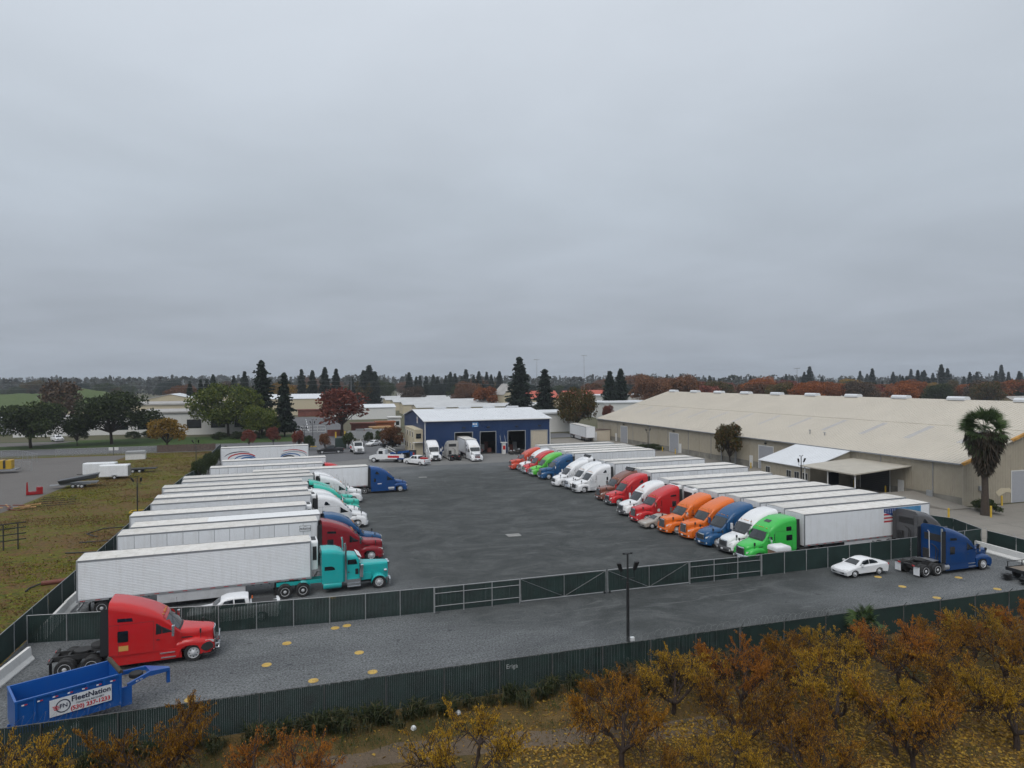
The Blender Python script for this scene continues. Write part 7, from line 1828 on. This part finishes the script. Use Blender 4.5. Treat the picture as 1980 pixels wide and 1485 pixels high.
# ------------------------------------------------------------------ tall fan palm
def fan_palm(name, label, loc, H, crownr, nf, skirt, seed, trunk=True):
    rng = np.random.default_rng(seed); rg = random.Random(seed)
    t = thing(name, label, 'palm', loc)
    if trunk:
        mb = MB(); mb.tube([(0, 0, 0), (.03, .02, H * .3), (-.02, .03, H * .7), (0, 0, H)], [.5, .36, .32, .3], 12); mb.build('trunk', TM['palmbark'], t, smooth=.9)
    def fronds(n, el0, el1, nm, m, base, ln, pet):
        for i in range(n):
            el = math.radians(rg.uniform(el0, el1)); az = rg.uniform(0, 2 * PI)
            d = Vector((math.cos(el) * math.cos(az), math.cos(el) * math.sin(az), math.sin(el))); sd = Vector((-math.sin(az), math.cos(az), 0)); nrm = d.cross(sd); rl_ = math.radians(rg.uniform(-55, 55)); sd, nrm = sd * math.cos(rl_) + nrm * math.sin(rl_), nrm * math.cos(rl_) - sd * math.sin(rl_)
            b = Vector((0, 0, base + rg.uniform(-.25, .25) * (1 if trunk else .2))); h = b + d * pet
            V = [[b - sd * .02, b + sd * .02, h + sd * .02, h - sd * .02]]
            for k in range(17):
                a = math.radians(-105 + 210 * k / 16); l = ln * (1 - .18 * abs(a)) * rg.uniform(.85, 1.05)
                e = h + (d * math.cos(a) + sd * math.sin(a)) * l + Vector((0, 0, -.18 * l - .1 * abs(math.sin(a)))) ; md = h.lerp(e, .5) + nrm * .06 + Vector((0, 0, .04)); w = (d * math.sin(a) - sd * math.cos(a)) * .048 * ln
                V.append([h, md + w, e, md - w])
            quads(nm, np.array([[tuple(p) for p in q] for q in V]), TM[m], t)
    fronds(nf, -20, 80, 'frond', 'palm', H + (.3 if trunk else 0), crownr * .5, crownr * .55)
    if skirt:
        fronds(22, -65, 10, 'frond', 'palm', H - .3, crownr * .55, crownr * .45)
        V = []
        n = 3000
        z = rng.uniform(0, 1, n) ** 1.2; az = rng.uniform(0, 2 * PI, n)
        rad = crownr * (.14 + .56 * (1 - z) ** .75) * rng.uniform(.3, 1.08, n)
        c = np.stack([np.cos(az) * rad, np.sin(az) * rad, H - .5 - z * skirt], 1)
        d = np.stack([np.cos(az) * .35, np.sin(az) * .35, np.full(n, -1.0)], 1) + rng.normal(size=(n, 3)) * .2
        quads('dead_skirt', leafquads(c, d, np.full(n, 1.15), .13, rng), TM['palmskirt'], t)
fan_palm('fan_palm', 'tall fan palm with shaggy dead skirt at the warehouse corner', (79.6, 61.2, 0), 10.2, 3.1, 54, 4.6, 3)
fan_palm('fan_palm', 'small bushy fan palm at the orchard fence', (34.0, 33.9, 0), 1.3, 1.5, 18, 0, 5, False)
fan_palm('fan_palm', 'distant palm behind the dark trees on the left', (-115, 300, 0), 13, 4.0, 14, 3, 6)
# ------------------------------------------------------------------ orchard
def orchard_meshes(seed, H=4.2, nleaf=9000):
    rg = random.Random(seed); rng = np.random.default_rng(seed); mb = MB()
    tp, _ = limb(mb, (0, 0, -.05), (rg.uniform(-.12, .12), rg.uniform(-.12, .12), 1), .75, .125, rg, 4, .12, .2, .85)
    tips, segs = [], []
    nm = rg.randint(4, 5); a0 = rg.uniform(0, 6)
    for i in range(nm):
        a = a0 + 2 * PI * i / nm + rg.uniform(-.3, .3)
        p1, d1 = limb(mb, tp[-1] - Vector((0, 0, .08)), (math.cos(a) * .75, math.sin(a) * .75, .85), rg.uniform(1.5, 2.1), .088, rg, 7, .34, .07, .6)
        for j in range(rg.randint(4, 6)):
            s0 = p1[rg.choice((3, 4, 5, 6, 6))]; b = a + rg.uniform(-1.0, 1.0)
            p2, d2 = limb(mb, s0, (math.cos(b) * .8, math.sin(b) * .8, rg.uniform(.2, 1.0)), rg.uniform(.8, 1.4), .042, rg, 6, .45, .06, .5, 5)
            for k in range(rg.randint(7, 9)):
                s1 = p2[rg.choice((2, 3, 4, 5, 5))]; c = b + rg.uniform(-1.6, 1.6); upw = rg.random() < .65
                p3, d3 = limb(mb, s1, (math.cos(c) * .6, math.sin(c) * .6, rg.uniform(.4, 1.3) if upw else rg.uniform(-.7, .1)), rg.uniform(.6, 1.15), .021, rg, 4, .22, .10 if upw else -.16, .35, 4)
                segs.append(np.array([tuple(q) for q in p3]))
                for m_ in range(3):
                    s2 = p3[rg.choice((1, 2, 3))]; e = c + rg.uniform(-1.5, 1.5)
                    p4, _ = limb(mb, s2, (math.cos(e), math.sin(e), rg.uniform(-.4, 1.1)), rg.uniform(.3, .65), .009, rg, 3, .2, rg.uniform(-.2, .1), .4, 3)
                    segs.append(np.array([tuple(q) for q in p4]))
    C_ = []
    w = np.array([np.linalg.norm(s[-1] - s[0]) * max(.08, s[-1][2] - 1.4) ** 1.3 * rg.choice((.15, .6, 1.0, 1.6)) for s in segs]); w /= w.sum()
    cnt = rng.multinomial(nleaf, w)
    for s, n in zip(segs, cnt):
        t = rng.uniform(.1, 1.0, n) * (len(s) - 1); i = np.minimum(t.astype(int), len(s) - 2); f = (t - i)[:, None]
        C_.append(s[i] * (1 - f) + s[i + 1] * f + rng.normal(size=(n, 3)) * .035 + [0, 0, -.05])
    c = np.concatenate(C_)
    d = np.tile([0, 0, -1.0], (len(c), 1)) + rng.normal(size=(len(c), 3)) * .45
    o = mb.build('trunk', TM['peachbark'], smooth=.9); tm = o.data; bpy.data.objects.remove(o)
    o = quads('crown', leafquads(c, d, np.full(len(c), .10), .28, rng), TM['peach']); cm = o.data; bpy.data.objects.remove(o)
    return tm, cm
om = [orchard_meshes(s, nleaf=n) for s, n in ((31, 9500), (32, 10500), (33, 8500), (34, 11000))]
OG = 'peach trees in the orchard'
names = {}
for i, (x, y, k, s, rz, lm, lab) in enumerate([
 (-10.4, 29.4, 0, 1.1, 0.2, 'peach', 'orchard tree under the dump trailer corner at the lower left edge'), (-5.2, 29.6, 3, 1.12, 1.4, 'peach', 'bushy golden orchard tree before the gooseneck of the dump trailer'), (-.6, 26.8, 2, 1.05, 2.5, 'peachor', 'bright orange orchard tree at the lower edge, left of the dirt path'),
 (6.4, 26.4, 1, 1.08, .9, 'peach', 'orchard tree standing alone at the end of the dirt path'), (13.3, 26.6, 3, 1.05, 3.1, 'peach', 'orchard tree directly below the scrawled fence slats'), (18.9, 25.6, 0, 1.05, 4.2, 'peach', 'orchard tree right of the lamp post, trunk at the lower edge'),
 (24.4, 26.2, 1, 1.08, 5.0, 'peach', 'orchard tree with leaning trunk below the small fan palm'), (30.6, 26.4, 2, 1.05, .4, 'peach', 'tall orchard tree right of the small fan palm'), (36.6, 27.0, 3, 1.0, 2.0, 'peach', 'orchard tree against the screened fence near the right edge'), (42.5, 27.4, 0, .95, 1.1, 'peach', 'orchard tree in the right-hand corner by the screened fence'),
 (19.6, 21.9, 2, .9, 1.9, 'peach', 'low orchard tree cut by the lower frame edge'), (25.0, 22.4, 3, 1.0, .2, 'peach', 'orchard tree with a dark straight trunk at the lower edge'), (30.9, 22.3, 1, 1.1, 3.6, 'peach', 'orchard tree at the lower right edge with wide fork'), (36.8, 22.8, 0, 1.05, 2.8, 'peach', 'orchard tree in the lower right corner'),
 (25.6, 31.0, 1, .85, 2.2, 'peach', 'smaller orchard tree close to the screened fence'), (19.9, 30.6, 2, .8, .6, 'peach', 'small orchard tree between the lamp post and the small fan palm'), (38.5, 31.2, 2, .72, 5.2, 'peachor', 'golden orchard tree touching the screened fence'), (13.0, 22.0, 1, .85, 4.4, 'peach', 'orchard tree mostly below the frame under the scrawl')]):
    plant('orchard_tree', lab, om[k], (x, y, 0), (s, s, s), rz, lm if i % 3 or lm != 'peach' else 'peachgold', group=OG)
wide = ('below the lamp post', 'right of the lamp post', 'below the gate', 'left of the small fan palm', 'under the small fan palm', 'right of the small fan palm', 'below the white sedan', 'below the dark blue bobtail', 'by the flatbed ramps')
for i in range(9):
    plant('orchard_tree', 'sparse orchard tree of the back row %s' % wide[i], om[(i * 3 + 1) % 4], (14.5 + i * 3.4, 29.6 + .5 * math.sin(i * 2.1), 0), ((.82 + .1 * (i % 3)),) * 3, i * 1.3, ('peach', 'peachgold', 'peachor')[i % 3], group=OG)
for i in range(5):
    plant('orchard_tree', 'orchard tree of the front row, %s from the left along the lower edge' % ('first', 'second', 'third', 'fourth', 'fifth', 'sixth', 'seventh')[i], om[(i * 2 + 1) % 4], (16.5 + i * 4.4, 23.6 + .8 * (i % 2), 0), ((.8 + .08 * (i % 3)),) * 3, i * 1.7 + .4, ('peachgold', 'peach')[i % 2], group=OG)
# leaf litter and weeds
n = 130000
x = rng.uniform(-14, 46, n); y = rng.uniform(18, 34, n)
keep = (rng.random(n) < np.clip(.10 + .55 * np.clip((x - 5) / 6, 0, 1) + .30 * np.sin(x * 1.1 + y) * np.sin(y * 1.7 - x * .4), .04, 1)) & ((y < 29.5 - .02 * x) | (rng.random(n) < .25))
x, y = x[keep], y[keep]; n = len(x)
d = rng.normal(size=(n, 3)) * [1, 1, .12]
lit = stuff(quads('leaf_litter', leafquads(np.stack([x, y, rng.uniform(.01, .05, n)], 1), d, np.full(n, .15), .55, rng), TM['litter'])); lit['label'] = 'fallen orange leaves scattered over the orchard floor'
def tufts(name, cx, cy, ht, nb_, m, r=.45):
    V = []
    ht0 = ht
    for x_, y_ in zip(cx, cy):
        k = nb_; ht = ht0 * rng.choice([.35, .6, .9, 1.25])
        az = rng.uniform(0, 2 * PI, k); h = ht * rng.uniform(.5, 1.1, k); b = np.stack([x_ + rng.normal(size=k) * r * .4, y_ + rng.normal(size=k) * r * .4, np.zeros(k)], 1)
        o = np.stack([np.cos(az), np.sin(az), np.zeros(k)], 1); sd = np.stack([-np.sin(az), np.cos(az), np.zeros(k)], 1) * .02 * (ht / .6)
        md = b + o * (h * .25)[:, None] + np.array([0, 0, 1]) * (h * .7)[:, None]; e = b + o * (h * rng.uniform(.4, .9, k))[:, None] + np.array([0, 0, 1]) * (h * rng.uniform(.5, .95, k))[:, None]
        V.append(np.stack([b, md + sd, e, md - sd], 1))
    return stuff(quads(name, np.concatenate(V), TM[m]))
fx, fy_ = rng.uniform(-42, -17.6, 26000), 50 + 128 * rng.random(26000) ** 1.3
cl = rng.uniform([-42, 50], [-17, 178], (420, 2)); cr_ = rng.uniform(.6, 3.2, 420); cs_ = rng.choice([-1.0, 1.0, 1.0], 420)
def blotch(a, b):
    o = np.zeros(len(a))
    for (p_, q_), r_, s_ in zip(cl, cr_, cs_): o += s_ * np.exp(-(((a - p_) / (r_ * 1.6)) ** 2 + ((b - q_) / r_) ** 2))
    return o
fk = (rng.random(len(fx)) < np.clip(.38 + .5 * blotch(fx, fy_), .08, .9)) & ~((fx < -35.5) & (fy_ > 97))
fx, fy_ = fx[fk], fy_[fk]; k_ = np.sin(fx * .33 + fy_ * .21) + blotch(fx + 9, fy_ - 7) + rng.normal(size=len(fx)) * .7
for nm, sel, mt in (('field_grass', k_ > .3, 'turf'), ('dry_grass', k_ <= .3, 'straw')):
    a_, b_ = fx[sel], fy_[sel]; n_ = len(a_)
    c_ = np.repeat(np.stack([a_, b_, np.full(n_, .05)], 1), 4, 0) + rng.normal(size=(n_ * 4, 3)) * [.3, .3, .015]
    stuff(quads(nm, leafquads(c_, rng.normal(size=(n_ * 4, 3)) * [.8, .8, .3] + [0, 0, .5], np.full(n_ * 4, .17), .5, rng), TM[mt]))['label'] = 'mossy yellow green turf in the left field' if mt == 'turf' else 'dry brown grass in the left field'
n = 260
tufts('tall_grass', np.round(rng.uniform(-14, 30, n) * .55) / .55 + rng.normal(size=n) * .45, 34.3 - np.abs(rng.normal(size=n)) * .6, .75, 55, 'blade')['label'] = 'rank grass along the foot of the orchard fence'
n = 420
cx = rng.uniform(-14, 44, n); cy = 33.2 - np.abs(rng.normal(size=n)) * 1.6
tufts('green_weeds', cx, cy, .28, 40, 'moss', .8)['label'] = 'low green weeds before the orchard fence'
n = 500
cx = rng.uniform(4, 44, n); cy = rng.uniform(19, 31, n)
k = np.sin(cx * .9) * np.sin(cy * 1.3 + cx * .3) > .05
tufts('orchard_grass', cx[k], cy[k], .22, 40, 'moss', .9)['label'] = 'patches of green grass between the orchard trees'
n = 90
tufts('dry_brush', rng.uniform(15, 36, n), 33.6 - np.abs(rng.normal(size=n)) * .7, 1.0, 70, 'drybrush', .8)['label'] = 'brown dry brush against the screened fence'
for x, y, lab in ((5.2, 32.6, 'white rag lying in the weeds by the orchard fence'), (7.6, 33.4, 'pale crumpled bag in the weeds under the slatted fence')): tag(MB().layers([[(.14 * k * math.cos(a) * (1 + .3 * math.sin(3 * a)), .15 * k * math.sin(a), z) for a in np.linspace(0, 2 * PI, 9)[:-1]] for k, z in ((1, .0), (.9, .1), (.4, .17))]).build('litter_bag', M['white'], None, loc=(x, y, .02)), lab, 'litter')
for z, lab in ((15.6, 'lower power cable strung across the middle distance'), (17.4, 'upper power cable strung across the middle distance')):
    pts = []
    for i in range(81):
        u = -190 + i * 8; pts.append((u, 300 + .02 * i, z - 1.2 * (1 - (2 * ((i % 8) / 8) - 1) ** 2)))
    tag(MB().tube(pts, .035, 3).build('power_line', M['rail']), lab, 'cable')
# ------------------------------------------------------------------ air
hz = MB().box(-3600, 3600, -260, 6600, -3.0, 75.0).build('haze', None); hz.data.materials.clear()
hm = bpy.data.materials.new('haze_air'); hm.use_nodes = True
hm.node_tree.nodes.remove(hm.node_tree.nodes['Principled BSDF'])
pv = hm.node_tree.nodes.new('ShaderNodeVolumePrincipled'); pv.inputs['Color'].default_value = (.86, .92, 1.0, 1); pv.inputs['Density'].default_value = .00017; pv.inputs['Anisotropy'].default_value = 0.2
hm.node_tree.links.new(pv.outputs[0], hm.node_tree.nodes['Material Output'].inputs['Volume'])
hz.data.materials.append(hm); hz['kind'] = 'stuff'
